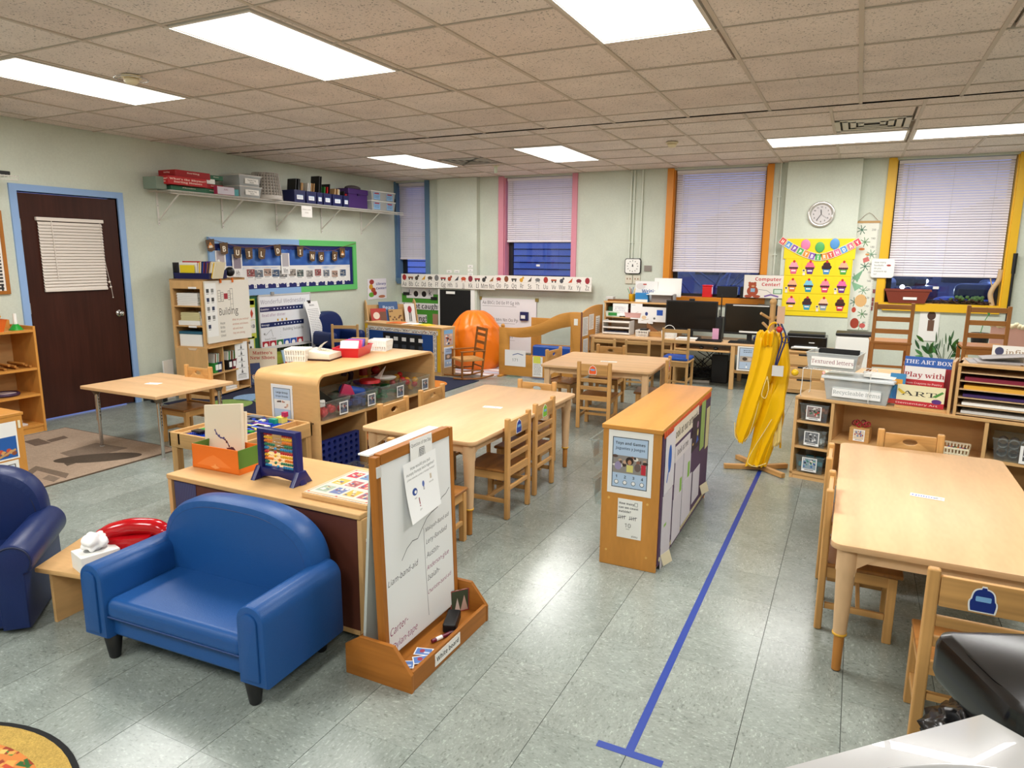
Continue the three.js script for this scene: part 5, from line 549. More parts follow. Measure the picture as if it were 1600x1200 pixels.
  const tl = (s, u, v, w, h) => { const p = atX(u, v, XL + 0.034), q = new THREE.Shape(); q.absellipse(0, 0, w / 2, h / 2, 0, 6.2832); const m = pm(cvs(256, 64, (g) => { rc(g, 0, 0, 256, 64, '#f3f1ec'); tx(g, s, 128, 34, 38, '#333', 'center'); })); m.userData.grid = [1, 1]; P(t, 'title_cloud', shapeCell(m, 0, q, w, h, 0.003), m, [XL + 0.034, p.y, p.z], [0, Math.PI / 2, 0]); }; tl('Our adventures!', 453, 380, 0.36, 0.08); tl('en construccion', 449, 391, 0.26, 0.07);
  // letter bunting
  const b = thing('letter_bunting', 'bunting of brown dotted paper pennants spelling buildings across the board', 'banner', [0, 0, 0]), word = '~BUILDINGS~', at = atlas(4, 3, 64, (g, i, s) => { rc(g, 0, 0, s, s, '#4a3018'); for (let a = 4; a < s; a += 8) for (let c = 4; c < s; c += 8) ell(g, a, c, 1.8, 1.8, '#c7a36c'); if (i < 11) { if (word[i] === '~') { pl(g, [[14, 44], [32, 16], [50, 44]], '#d98c3a'); rc(g, 22, 34, 20, 12, '#e8dcc8'); } else tx(g, word[i], 32, 36, 38, '#f3ead8', 'center', 'sans-serif', 'bold'); } });
  const flag = poly([[-0.06, 0.065], [0.06, 0.065], [0.05, -0.06], [0, -0.075], [-0.05, -0.06]]), uv = [[329, 383, 0], [350, 388, 1], [371, 394, 2], [389, 396, 3], [409, 396, 4], [434, 391, 5], [469, 393, 6], [488, 400, 7], [502, 401, 8], [523, 400, 9], [535, 395, 10]];
  const pts = [[325, 371], ...uv.map(([u, v]) => [u, v - 9]), [556, 380]].map(([u, v]) => { const p = atX(u, v, XL + 0.045); return [p.x, p.y, p.z]; }); P(b, 'string', tube(pts, 0.003, 60, 5), C.brownp);
  uv.forEach(([u, v, i]) => { const p = atX(u, v, XL + 0.05); P(b, 'pennant', shapeCell(at, i, flag, 0.15, 0.15), at, [XL + 0.05, p.y, p.z], [0, Math.PI / 2, rr(-0.15, 0.15)]); });
}
// piano-keys frame and shelf end beside the door
{ const p = atX(16, 460, XW), t = thing('framed_chart', 'wood-framed chart of black and white keys beside the door frame', 'framed chart', [XL + 0.012, 1.55, p.z + 0.35]); const tx2 = cvs(128, 128, (g) => { rc(g, 0, 0, 128, 128, '#f1ece4'); for (let k = 0; k < 22; k++) rc(g, 92, 4 + k * 5.5, 30, 3, '#1d1a1a'); for (let k = 0; k < 20; k++) rc(g, 4 + k * 6, 116, 3, 10, '#1d1a1a'); ell(g, 60, 84, 10, 9, '#d8483c'); ell(g, 70, 104, 13, 11, '#e88a3a'); ell(g, 76, 88, 7, 7, '#e98a80'); });
  P(t, 'frame', mg(bx(0.02, 0.72, 0.03, 0, 0, -0.335), bx(0.02, 0.72, 0.03, 0, 0, 0.335), bx(0.02, 0.03, 0.638, 0, 0.345, 0), bx(0.02, 0.03, 0.638, 0, -0.345, 0)), W.oak); P(t, 'print', card(0.66, 0.68, 0.003), pm(tx2), [0, 0, 0], [0, Math.PI / 2, 0]);
  const s = thing('wire_shelf', 'short white wire shelf end beside the door top', 'shelf', [0, 0, 0]); P(s, 'wire_deck', mg(rod([-6.68, 2.18, -3.55], [-6.68, 2.18, -2.2], 0.004, 6), rod([-6.4, 2.18, -3.55], [-6.4, 2.18, -2.2], 0.004, 6), rod([-6.4, 2.15, -3.55], [-6.4, 2.15, -2.2], 0.004, 6), Array.from({ length: 50 }, (_, k) => bx(0.3, 0.003, 0.0035, -6.54, 2.185, -3.55 + k * 0.0275)), Array.from({ length: 50 }, (_, k) => bx(0.003, 0.036, 0.0035, -6.396, 2.167, -3.55 + k * 0.0275))), M('#dcd8d0', 0.45)); one('black_tray', 'flat black tray lying on the short wire shelf', 'tray', bx(0.26, 0.03, 0.8, 0, 0.015, 0, 0.006), C.black, [-6.54, 2.188, -3.1]);
}
// ---------- tall shelf with building chart ----------
{ const t = thing('tall_shelf', 'tall maple shelf with open end compartments and book cubbies beside the door', 'shelf', [-6.13, 0, -5.08], 0.2), w = 0.4, d = 0.72, h = 1.29;
  P(t, 'end_rail', mg(bb(-w, -w + 0.03, 0.56, h, -0.02, 0), bb(-0.03, 0, 0.56, h, -0.02, 0), bb(-w + 0.03, -0.03, h - 0.1, h, -0.02, 0)), W.shelf); P(t, 'end_panel', bb(-w, 0, 0, 0.56, -0.018, 0, 0.003), W.shelf); P(t, 'side_panel', bb(-w, -w + 0.016, 0, h, -d, -0.02), W.shelf); P(t, 'side_panel', bb(-0.016, 0, 0.575, h, -d, -0.02), W.shelf); P(t, 'back_panel', bb(-w, 0, 0, h, -d, -d + 0.014), W.shelf); P(t, 'middle_panel', bb(-w + 0.016, -0.016, 0.57, h - 0.02, -0.36, -0.348), W.shelf);
  P(t, 'top', bb(-w, 0, h - 0.016, h, -d, 0), W.shelf); for (const y of [0.575, 0.8, 1.01]) P(t, 'shelf_board', bb(-w + 0.016, -0.016, y - 0.014, y, -0.348, -0.008), W.shelf);
  P(t, 'shelf_board', bb(-w + 0.016, 0.02, 0.556, 0.574, -d, -0.02), W.shelf); P(t, 'shelf_board', bb(-w + 0.016, 0.0, 0.26, 0.276, -d, -0.02), W.shelf); P(t, 'shelf_board', bb(-w + 0.016, 0.0, 0.03, 0.046, -d, -0.02), W.shelf); for (const z of [-0.27, -0.5]) P(t, 'divider', bb(-w + 0.016, -0.005, 0.046, 0.556, z - 0.006, z + 0.006), W.shelf);
  P(t, 'label_handle', ext(poly([[-0.06, 0], [0.06, 0], [0.04, -0.025], [-0.04, -0.025]]), 0.004), M('#e4c9a8', 0.6), [-0.17, 0.562, 0.001]);
  for (const [x, y] of [[-0.12, 1.2], [-0.15, 0.79]]) P(t, 'shelf_label', card(0.1, 0.02, 0.001), C.paper, [x, y, 0.001]);
  const R = (name, lb, cat, g, m, x, y, z, ry = 0) => { const p = t.localToWorld(V3(x, y, z)); return one(name, lb, cat, g, m, [p.x, p.y, p.z], 0.2 + ry); }; t.updateMatrixWorld();
  const pages = (w2, n) => mg(Array.from({ length: n }, (_, k) => bx(w2 - (k % 3) * 0.006, 0.008, 0.2, (k % 2) * 0.004, k * 0.0095 + 0.004, 0)));
  R('paper_stack', 'thick stack of white paper pads in the top end compartment', 'paper stack', pages(0.26, 14), C.paper, -0.22, 1.01, -0.13); R('bound_booklet', 'yellow-green curved booklet beside the paper pads', 'booklet', bx(0.004, 0.14, 0.18, 0, 0.07, 0).rotateZ(-0.12), M('#9a9438', 0.5), -0.06, 1.01, -0.12);
  R('book_stack', 'stack of yellow and white workbooks in the middle end compartment', 'book stack', pages(0.24, 9), M('#d9cf9c', 0.6), -0.2, 0.852, -0.13); R('ring_binder', 'white ring binder lying under the yellow workbooks', 'binder', bx(0.27, 0.05, 0.22, 0, 0.025, 0, 0.006), C.white, -0.21, 0.8, -0.13); R('leaning_book', 'grey book leaning beside the workbooks', 'book', bx(0.012, 0.15, 0.18, 0, 0.075, 0).rotateZ(0.2), C.lgrey, -0.06, 0.8, -0.13);
  { const p = t.localToWorld(V3(-0.21, 0.575, -0.14)), b = thing('paper_box', 'white paper box with teal lid in the lowest end compartment', 'box', [p.x, p.y, p.z], 0.2); P(b, 'box', bx(0.28, 0.13, 0.22, 0, 0.065, 0, 0.003), C.paper); P(b, 'lid', bx(0.29, 0.03, 0.23, 0, 0.145, 0, 0.004), M('#2d6076', 0.45)); }
  // cubby books
  [[-0.15, 0.276, C.green, 'green'], [-0.2, 0.276, C.navy, 'navy'], [-0.38, 0.276, C.black, 'black'], [-0.45, 0.276, C.maroon, 'dark red']].forEach(([z, y, m, cn], i) => { const p = t.localToWorld(V3(-0.1, y, z)), b = thing('book_bin', 'small ' + cn + ' book bin in the tall shelf cubbies', 'book bin', [p.x, p.y, p.z], 0.2, 'book bins in the cubbies'); P(b, 'bin', tub(0.2, 0.11, 0.075, 0.003, 0.9), m); P(b, 'label_card', card(0.045, 0.06, 0.001), C.paper, [0.098, 0.06, 0], [0, Math.PI / 2, 0]); for (let k = 0; k < 3; k++) P(b, 'book', bx(0.15, 0.2, 0.01, 0, 0.1, 0).rotateX(-0.1), [C.white, C.brownp, C.lgrey, C.green][(k + i) % 4], [0, 0.006, -0.022 + k * 0.02]); });
  { const p = t.localToWorld(V3(-0.12, 0.046, -0.4)); one('book_stack', 'low pile of white books in the bottom cubby of the tall shelf', 'book stack', pages(0.2, 4), C.paper, [p.x, p.y, p.z], 0.2); }
  // on top: crate of books
  { const p = t.localToWorld(V3(-0.17, h, -0.2)), c = thing('book_crate', 'navy crate of upright books with a yellow folder on the tall shelf', 'book crate', [p.x, p.y, p.z], 0.2); P(c, 'crate', tub(0.44, 0.06, 0.28, 0.005, 0.96), C.dnavy); P(c, 'side_wall', bb(-0.225, -0.215, 0, 0.17, -0.14, 0.14), C.black); P(c, 'red_folder', bb(-0.17, 0.06, 0.03, 0.185, 0.05, 0.055), C.red); P(c, 'white_folder', bb(-0.185, 0.04, 0.03, 0.172, 0.085, 0.09), C.paper); P(c, 'yellow_folder', bb(-0.15, 0.03, 0.02, 0.145, 0.118, 0.123), M('#ecd21f', 0.5)); for (let k = 0; k < 15; k++) P(c, 'book', bx(0.007 + (k % 3) * 0.003, 0.155 + (k % 4) * 0.01, 0.16, 0, 0.08, 0).rotateZ(-0.05 - k * 0.016), [C.paper, C.yellow, C.cream, C.navy, C.blue, C.maroon, C.navy, C.purple, C.brownp, C.navy, C.kraft, C.cream][k % 12], [0.055 + k * 0.0125, 0.012, 0.02]); }
  { const p = t.localToWorld(V3(0.0, h, -0.38)), c = thing('supply_cup', 'dark cup of tools and a tape roll on the tall shelf top', 'cup', [p.x, p.y, p.z], 0.2); P(c, 'cup', cyl(0.04, 0.036, 0.09, -0.02, 0.045, 0), C.navy); P(c, 'ball', sph(0.052, -0.01, 0.07, -0.1, 16), C.black); P(c, 'white_tube', rod([-0.02, 0.05, 0], [-0.06, 0.2, 0.02], 0.016, 10), C.paper); P(c, 'red_cup', cyl(0.03, 0.03, 0.06, -0.03, 0.03, 0.06), C.maroon); }
  // chart paper pad
  const chart = cvs(700, 560, (g, w, h) => { rc(g, 0, 0, w, h, '#ece6da'); rc(g, 0, 20, 190, 480, '#f4f3ef'); for (let k = 0; k < 9; k++) { rc(g, 24 + (k % 2) * 80, 70 + Math.floor(k / 2) * 80, 44, 34, ['#444', '#8a8a86', '#2f3a55'][k % 3]); rc(g, 24 + (k % 2) * 80, 112 + Math.floor(k / 2) * 80, 40, 5, '#777'); } for (const [x, y, ww, hh] of [[215, 90, 46, 100], [270, 110, 40, 80], [430, 80, 40, 190], [395, 100, 30, 80]]) { g.strokeStyle = '#55504a'; g.lineWidth = 4; g.strokeRect(x, y, ww, hh); for (let k = 0; k < 4; k++) ln(g, [[x, y + k * hh / 4], [x + ww, y + k * hh / 4]], '#55504a', 2); } rc(g, 320, 120, 66, 52, '#a8323c'); tx(g, 'Building', 215, 285, 88, '#4a453e'); ['House', 'Bricks', 'Wood', 'School'].forEach((s, k) => tx(g, s, 225, 390 + k * 38, 30, '#4a453e')); ['What do you notice?', 'windows and doors', 'tall and short', 'they are strong'].forEach((s, k) => tx(g, s, 440, 370 + k * 42, 26, '#b0603c')); });
  const ch = thing('chart_pad', 'big chart paper pad with building words and drawings clipped to tall shelf', 'chart paper', [0, 0, 0]); { const p = t.localToWorld(V3(0.012, 0.94, -0.34)); ch.position.copy(p); ch.rotation.y = 0.2; }
  const cg = keep(new THREE.PlaneGeometry(0.66, 0.66, 24, 6)); { const p = cg.attributes.position; for (let i = 0; i < p.count; i++) { const x = p.getX(i), s = Math.max(0, x - 0.02) / 0.31; p.setZ(i, 0.01 + 0.05 * s * s * 1.2 + 0.004 * Math.sin(x * 40) * s); } cg.computeVertexNormals(); } const cm = pm(chart, 0.8); cm.side = THREE.DoubleSide; P(ch, 'sheet', cg, cm, [0, 0, 0], [0, Math.PI / 2, 0]); P(ch, 'backing', bb(-0.003, 0.004, -0.32, 0.33, -0.3, 0.33), C.cream); for (const z of [0.08, -0.12]) P(ch, 'clip', bx(0.02, 0.05, 0.018, 0.016, 0.33, z), C.orange);
  const sq = cvs(128, 330, (g) => { rc(g, 0, 0, 128, 330, '#f1f0ed'); for (let k = 0; k < 5; k++) { pl(g, [[54, 60 + k * 52], [64, 20 + k * 52], [74, 60 + k * 52]], '#555'); rc(g, 30, 66 + k * 52, 66, 4, '#777'); } scrib(g, 18, 280, 90, 4, 5); });
  { const p = t.localToWorld(V3(0.012, 0.35, -0.56)); one('list_strip', 'long white picture strip hanging over the book cubbies', 'paper', card(0.17, 0.44, 0.002), pm(sq), [p.x, p.y, p.z], 0.2 + Math.PI / 2 - 0.25); }
}
{ const b = thing('waste_basket', 'black mesh waste basket between the door frame and tall shelf', 'waste basket', [-6.56, 0, -4.79]); P(b, 'basket', lathe([[0, 0.004], [0.085, 0], [0.11, 0.27], [0.115, 0.275], [0.106, 0.272], [0.08, 0.008], [0, 0.008]], 24), C.black); b.scale.set(0.95, 1, 0.95); }
one('folded_board', 'white folded board standing beside the tall shelf end', 'board', bx(0.012, 0.42, 0.16, 0, 0.21, 0), C.white, [-6.6, 0.0, -4.96], 0.3);
// ---------- morning-message whiteboard and posters on the left wall ----------
{ const gb = thing('green_poster_board', 'dark green poster board with yellow scalloped job posters on the left wall', 'poster board', [0, 0, 0]); const p0 = atX(372, 452, XW), p1 = atX(400, 575, XW);
  P(gb, 'green_backing', bb(XL + 0.001, XL + 0.006, 0.1, 1.04, -6.42, -5.98), M('#1d5a38', 0.7)); P(gb, 'green_backing', bb(XL + 0.001, XL + 0.005, 0.1, 0.42, -7.25, -6.42), M('#1d5a38', 0.7));
  const yp = (n, u0, v0, u1, v1, m) => printOn(n, '', '', 'x', XL + 0.009, u0, v0, u1, v1, m, undefined, gb); const yel = M('#c9cf4a', 0.65);
  yp('yellow_poster', 378, 468, 401, 528, yel); yp('yellow_poster', 362, 530, 401, 580, yel); yp('yellow_poster', 413, 536, 480, 560, yel);
  yp('job_title', 384, 470, 397, 476, M('#d6d886', 0.6)); const a = atlas(2, 2, 96, (g, i, s) => { rc(g, 0, 0, s, s, '#f2f1ea'); if (i === 0) { pl(g, [[48, 14], [70, 48], [48, 84], [28, 48]], '#c84a30'); } if (i === 1) { for (const x of [28, 68]) { ell(g, x, 46, 17, 12, '#222'); ell(g, x, 46, 13, 8, '#fff'); ell(g, x + 3, 46, 6, 6, '#222'); } } if (i === 2) { for (let k = 0; k < 4; k++) for (let j = 0; j < 3; j++) rc(g, 16 + k * 18, 34 + j * 16, 10, 12, '#3a3230'); rc(g, 60, 8, 12, 14, '#444'); } if (i === 3) scrib(g, 8, 10, 80, 8, 5); });
  const ac = (i, u0, v0, u1, v1) => { const A = atX(u0, v0, XL + 0.0125), B = atX(u1, v1, XL + 0.0125); P(gb, 'picture_card', cell(a, i, Math.abs(A.z - B.z), Math.abs(A.y - B.y)), a, [XL + 0.0125, (A.y + B.y) / 2, (A.z + B.z) / 2], [0, Math.PI / 2, 0]); }; ac(0, 387, 481, 399, 499); ac(1, 387, 501, 400, 520); ac(2, 372, 533, 398, 560);
  P(gb, 'letter_garland', mg(Array.from({ length: 14 }, (_, k) => bx(0.003, 0.06, 0.045, XL + 0.014, 0.33 + 0.01 * Math.sin(k), -6.52 - k * 0.052))), M('#3a3f26', 0.6));
  const wb = thing('magnetic_whiteboard', 'silver-framed whiteboard with a morning message and blue star strips', 'whiteboard', [0, 0, 0]); const tex = cvs(640, 480, (g, w, h) => { rc(g, 0, 0, w, h, '#eef0f4'); tx(g, 'Wonderful Wednesday', 22, 62, 54, '#a9a6b4'); rc(g, 10, 108, 530, 44, '#1c2a5e'); tx(g, 'Question', 20, 130, 24, '#fff'); for (let k = 0; k < 9; k++) ell(g, 180 + k * 40, 130, 7, 7, '#cdd6ee'); tx(g, 'Read after dinner', 30, 186, 36, '#a58ba6'); rc(g, 10, 252, 530, 44, '#1c2a5e'); tx(g, 'Message', 20, 274, 24, '#fff'); for (let k = 0; k < 9; k++) ell(g, 180 + k * 40, 274, 7, 7, '#cdd6ee'); for (let k = 0; k < 3; k++) { ell(g, 216 + k * 52, 236, 10, 12, '#c79a3a'); } ln(g, [[60, 370], [130, 320], [150, 390]], '#777', 3); ell(g, 50, 356, 10, 10, '#999'); tx(g, 'Snack Time', 50, 406, 26, '#777'); tx(g, 'Building Subjects', 270, 330, 34, '#777'); for (let k = 0; k < 5; k++) tx(g, '-', 236, 320 + k * 26, 28, '#777'); ['#b0303a', '#b0303a', '#3c7a4a', '#3458a8', '#3458a8', '#b0303a'].forEach((c, k) => { rc(g, 20 + k * 84, 424, 80, 54, c); ell(g, 60 + k * 84, 462, 22, 22, '#f2efe8'); }); });
  const A = [-7.3, 0.38], B = [-6.375, 1.04], cz = (A[0] + B[0]) / 2, cy = (A[1] + B[1]) / 2, ww = B[0] - A[0], hh = B[1] - A[1]; P(wb, 'frame', mg(bx(0.02, 0.018, ww, XL + 0.02, B[1], cz), bx(0.02, 0.018, ww, XL + 0.02, A[1], cz), bx(0.02, hh - 0.019, 0.018, XL + 0.02, cy, A[0]), bx(0.02, hh - 0.019, 0.018, XL + 0.02, cy, B[0])), C.lgrey); P(wb, 'message', card(ww, hh, 0.006), pm(tex, 0.25), [XL + 0.019, cy, cz], [0, Math.PI / 2, 0]); P(wb, 'marker_tray', bb(XL + 0.02, XL + 0.08, A[1] - 0.02, A[1] - 0.01, A[0] + 0.05, B[0] - 0.05), C.lgrey); P(wb, 'binder_clip', bx(0.03, 0.04, 0.05, XL + 0.03, B[1] + 0.02, -6.6), C.grey);
  const ls = cvs(160, 420, (g) => { rc(g, 0, 0, 160, 420, '#f2f1ef'); tx(g, 'Notes', 80, 30, 22, '#333', 'center'); scrib(g, 18, 60, 124, 22, 7, '#8a8a8a'); }); const lg = keep(new THREE.PlaneGeometry(0.26, 0.72, 4, 16)); { const p = lg.attributes.position; for (let i = 0; i < p.count; i++) { const s = 0.5 - p.getY(i) / 0.72; p.setZ(i, 0.05 * Math.sin(s * 3.0)); p.setX(i, p.getX(i) + 0.1 * s); } lg.computeVertexNormals(); } const lm = pm(ls, 0.8); lm.side = THREE.DoubleSide; const q = atX(486, 510, XL + 0.1); const li = thing('paper_list', 'long curling paper list clipped to the whiteboard edge', 'paper list', [XL + 0.11, q.y - 0.02, q.z + 0.0]); P(li, 'sheet', lg, lm, [0, 0, 0], [0, Math.PI / 2, 0]); P(li, 'clip', bx(0.02, 0.05, 0.05, -0.005, 0.35, 0.03), C.black);
  const ea = thing('floor_easel', 'black metal easel standing under the paper list', 'easel', [XL + 0.2, 0, -7.42]); for (const [a2, b2] of [[[-0.12, 0, -0.1], [-0.15, 0.85, 0.1]], [[0.06, 0, 0.0], [-0.12, 0.75, 0.1]], [[-0.05, 0, 0.28], [-0.15, 0.85, 0.1]]]) P(ea, 'leg', rod(a2, b2, 0.011, 8), C.black); P(ea, 'shelf_bar', rod([-0.1, 0.4, -0.05], [-0.1, 0.4, 0.22], 0.008, 8), C.black);
  printOn('small_poster', 'small dark red framed picture beside the whiteboard', 'picture', 'x', XL + 0.004, 488, 479, 493, 494, M('#7b3040', 0.6));
  // books leaning below
  const bt = (s, bg, c) => cvs(160, 200, (g) => { rc(g, 0, 0, 160, 200, bg); s.forEach((q2, k) => tx(g, q2, 80, 28 + k * 28, 25, c, 'center', 'serif', 'bold')); for (let k = 0; k < 10; k++) ell(g, rr(20, 140), rr(90, 180), rr(8, 24), rr(8, 20), ['#b8433a', '#d9a35a', '#6a7a8a', '#e2cdb0', '#5a4a44'][k % 5]); });
  const bp = atY(402, 590, 0.02); const bs = [["Matteo's", 'New Shoes'], ['City'], ['Shapes']]; const B1 = thing('picture_book', 'tall picture book with a red curved title leaning below the posters', 'book', [-6.42, 0.012, -6.12], Math.PI / 2 - 0.9); P(B1, 'cover', card(0.34, 0.42, 0.014), pm(bt(bs[0], '#e9dcc4', '#b53a2c')), [0, 0.205, 0], [-0.25, 0, 0]);
  const B2 = thing('picture_book', 'narrow dark blue book leaning beside the tall picture book', 'book', [-6.4, 0.012, -5.93], Math.PI / 2 - 0.5); P(B2, 'cover', card(0.2, 0.26, 0.014), pm(bt([''], '#2c3a66', '#fff')), [0, 0.125, 0], [-0.25, 0, 0]);
  const B3 = thing('picture_book', 'pale blue picture book leaning under the whiteboard', 'book', [-6.5, 0.012, -6.72], Math.PI / 2); P(B3, 'cover', card(0.34, 0.34, 0.014), pm(bt(bs[1], '#a9c4d8', '#334')), [0, 0.165, 0], [-0.22, 0, 0]);
  const B4 = thing('picture_book', 'green picture book leaning at the wall below the posters', 'book', [-6.56, 0.012, -5.98], Math.PI / 2); P(B4, 'cover', card(0.2, 0.3, 0.012), pm(bt(bs[2], '#3f7a64', '#fff')), [0, 0.145, 0], [-0.18, 0, 0]);
}
// ---------- back wall ----------
const ZW = ZB + 0.004;
{ // alphabet strips across the windows
  const abc = 'AaBbCcDdEeFfGgHhIiJjKkLlMmNnOoPpQqRrSsTtUuVvWwXxYyZz', pc = ['#a8262a', '#8a4a2a', '#4a4038', '#d9a02a', '#5a5048', '#7a7a7a', '#a8322a', '#b0482a', '#4a4a52', '#c8502a', '#8a2a3a', '#a02a34', '#3a3a3a', '#9a6a3a'];
  const strip = (a, b) => cvs(2048, 190, (g, w, h) => { rc(g, 0, 0, w, h, '#efeae2'); ln(g, [[0, 94], [w, 94]], '#cfc8be', 2); const n = b - a; for (let k = 0; k < n; k++) { const x = (k + 0.5) * w / n, c = pc[(k + a) % 14]; const s = (k + a) % 5; g.save(); g.translate(x * -0.45, -8); g.scale(1.45, 1.2); if (s === 0) ell(g, x, 48, 32, 34, c); else if (s === 1) { rc(g, x - 40, 40, 78, 18, c); ell(g, x - 22, 66, 11, 11, '#333'); ell(g, x + 22, 66, 11, 11, '#333'); } else if (s === 2) { ell(g, x - 8, 56, 26, 24, c); ell(g, x + 18, 30, 14, 14, c); } else if (s === 3) pl(g, [[x - 34, 74], [x + 30, 20], [x + 20, 70]], c); else { ell(g, x, 50, 36, 20, c); rc(g, x - 26, 60, 8, 22, c); rc(g, x + 18, 60, 8, 22, c); } g.restore(); const L = abc.substr(2 * (k + a), 2); tx(g, L, x, 142, 84, '#45403e', 'center'); } });
  const mk = (lb, a, b, u0, v0, u1, v1) => printOn('alphabet_strip', lb, 'alphabet strip', 'z', ZB + 0.135, u0, v0, u1, v1, strip(a, b));
  mk('picture alphabet strip from A to N below the blue window', 0, 14, 627, 427.5, 773.5, 453); mk('picture alphabet strip from O to Z below the pink window', 14, 26, 773.5, 430, 924, 456);
  const tag = (u, v, s, lb) => { const p = atZ(u, v, ZW); one('word_card', lb, 'word card', card(0.09, 0.045, 0.002), pm(cvs(64, 32, (g) => { rc(g, 0, 0, 64, 32, '#f2f1ec'); tx(g, s, 32, 17, 15, '#444', 'center'); })), [p.x, p.y, (p.x > -5.86 && p.x < -5.17 ? ZB + 0.104 : ZW)]); };
  tag(707, 424, 'Jake', 'small white word card above the letter I'); tag(719, 424, 'Jonah', 'small white word card above the letter J'); tag(740, 416, 'yes', 'topmost small word card above the letter L'); tag(740, 422, 'no', 'middle small word card above the letter L'); tag(740, 428, 'Luna', 'lowest small word card above the letter L');
  { const p = atZ(700, 457, ZB + 0.11); one('word_card', 'small white word card on top of the black board', 'word card', card(0.16, 0.04, 0.002), C.paper, [p.x + 0.06, p.y, ZB + 0.135]); }
}
{ // reading board
  const t = thing('reading_board', 'green bulletin board reading look who got caught reading', 'bulletin board', [0, 0, 0]);
  P(t, 'green_backing', bb(-6.62, -5.9, 0.15, 0.95, ZB + 0.001, ZB + 0.006), M('#4d9a2e', 0.7)); P(t, 'white_border', mg(bb(-5.905, -5.885, 0.15, 1.05, ZB + 0.002, ZB + 0.012), bb(-6.62, -5.9, 0.945, 1.05, ZB + 0.002, ZB + 0.0065)), C.paper);
  const w = (s, u0, v0, u1, v1, px) => { const A = atZ(u0, v0, ZB + 0.012), B = atZ(u1, v1, ZB + 0.012), W2 = B.x - A.x, H2 = A.y - B.y, m = pm(cvs(512, Math.round(512 * H2 / W2), (g, a, b) => { rc(g, 0, 0, a, b, '#efeaea'); if (s === 'Look') { tx(g, 'L', 40, b / 2, px, '#333'); tx(g, 'k', a - 60, b / 2, px, '#333', 'center'); for (const x of [a * 0.36, a * 0.66]) { ell(g, x, b * 0.55, 62, 66, '#f8f6f2'); ell(g, x, b * 0.6, 44, 46, '#1a1012'); } } else tx(g, s, a / 2, b / 2, px, '#3a3436', 'center', 'sans-serif', 'bold'); })); P(t, 'word_strip', card(W2, H2, 0.003), m, [(A.x + B.x) / 2, (A.y + B.y) / 2, ZB + 0.012]); };
  w('Look', 635, 448, 677, 467, 120); w('who got caught', 624, 472, 687, 485, 70); w('reading!', 632, 490, 667, 504, 130);
  P(t, 'portrait_cutout', bx(0.1, 0.17, 0.003), M('#b98a72', 0.7), [-5.98, 0.55, ZB + 0.012]); for (const x of [-6.53, -6.0]) P(t, 'lace_scrap', bx(0.12, 0.05, 0.003), C.black, [x, x < -6.2 ? 0.94 : 0.88, ZB + 0.014]);
}
{ const t = thing('black_board', 'matt black panel in a white frame on the wall pilaster', 'panel', [0, 0, 0]), z = ZB + 0.1; P(t, 'panel', bb(-5.83, -5.27, 0.12, 1.03, z + 0.001, z + 0.01), M('#070708', 0.7)); for (const [a, b] of [[-5.855, -5.83], [-5.27, -5.2]]) P(t, 'frame_strip', bb(a, b, 0.12, 1.05, z, z + 0.018), C.paper); }
{ const t = thing('wall_whiteboard', 'white dry erase board with alphabet rows behind the bean bag', 'whiteboard', [0, 0, 0]); const A = atZ(751, 465, ZW), B = atZ(838, 542, ZW); const tex = cvs(512, 400, (g) => { rc(g, 0, 0, 512, 400, '#f0ecee'); tx(g, 'Aa BbCc Dd Ee Ff Gg Hh', 20, 34, 32, '#6a6668'); ln(g, [[20, 60], [330, 60]], '#a9a4a4', 3); tx(g, 'Ii Jj Kk Ll Mm Nn Oo Pp', 16, 162, 32, '#6a6668'); ln(g, [[10, 188], [320, 188]], '#a9a4a4', 3); tx(g, 'Qq Rr Ss Tt Uu Vv', 70, 286, 30, '#9a9698'); ln(g, [[60, 314], [320, 314]], '#c3bdbd', 3); });
  P(t, 'surface', card(B.x - A.x, 0.8, 0.006), pm(tex, 0.25), [(A.x + B.x) / 2, A.y - 0.4, ZW + 0.004]); P(t, 'frame', mg(bx(0.012, 0.8, 0.014, A.x, A.y - 0.4, ZW), bx(0.012, 0.8, 0.014, B.x, A.y - 0.4, ZW)), C.lgrey); for (const x of [A.x, B.x]) P(t, 'corner_bracket', bx(0.05, 0.05, 0.02, x, A.y - 0.005, ZW + 0.004), M('#8f7a3a', 0.5)); const m = P(t, 'magnet_box', bx(0.13, 0.13, 0.04, (atZ(820, 494, ZW)).x, atZ(820, 494, ZW).y, ZW + 0.02, 0.006), M('#1d2458', 0.5)); P(m, 'magnet_label', bx(0.07, 0.05, 0.002, (atZ(819, 495, ZW)).x, atZ(819, 495, ZW).y, ZW + 0.042), C.paper); }
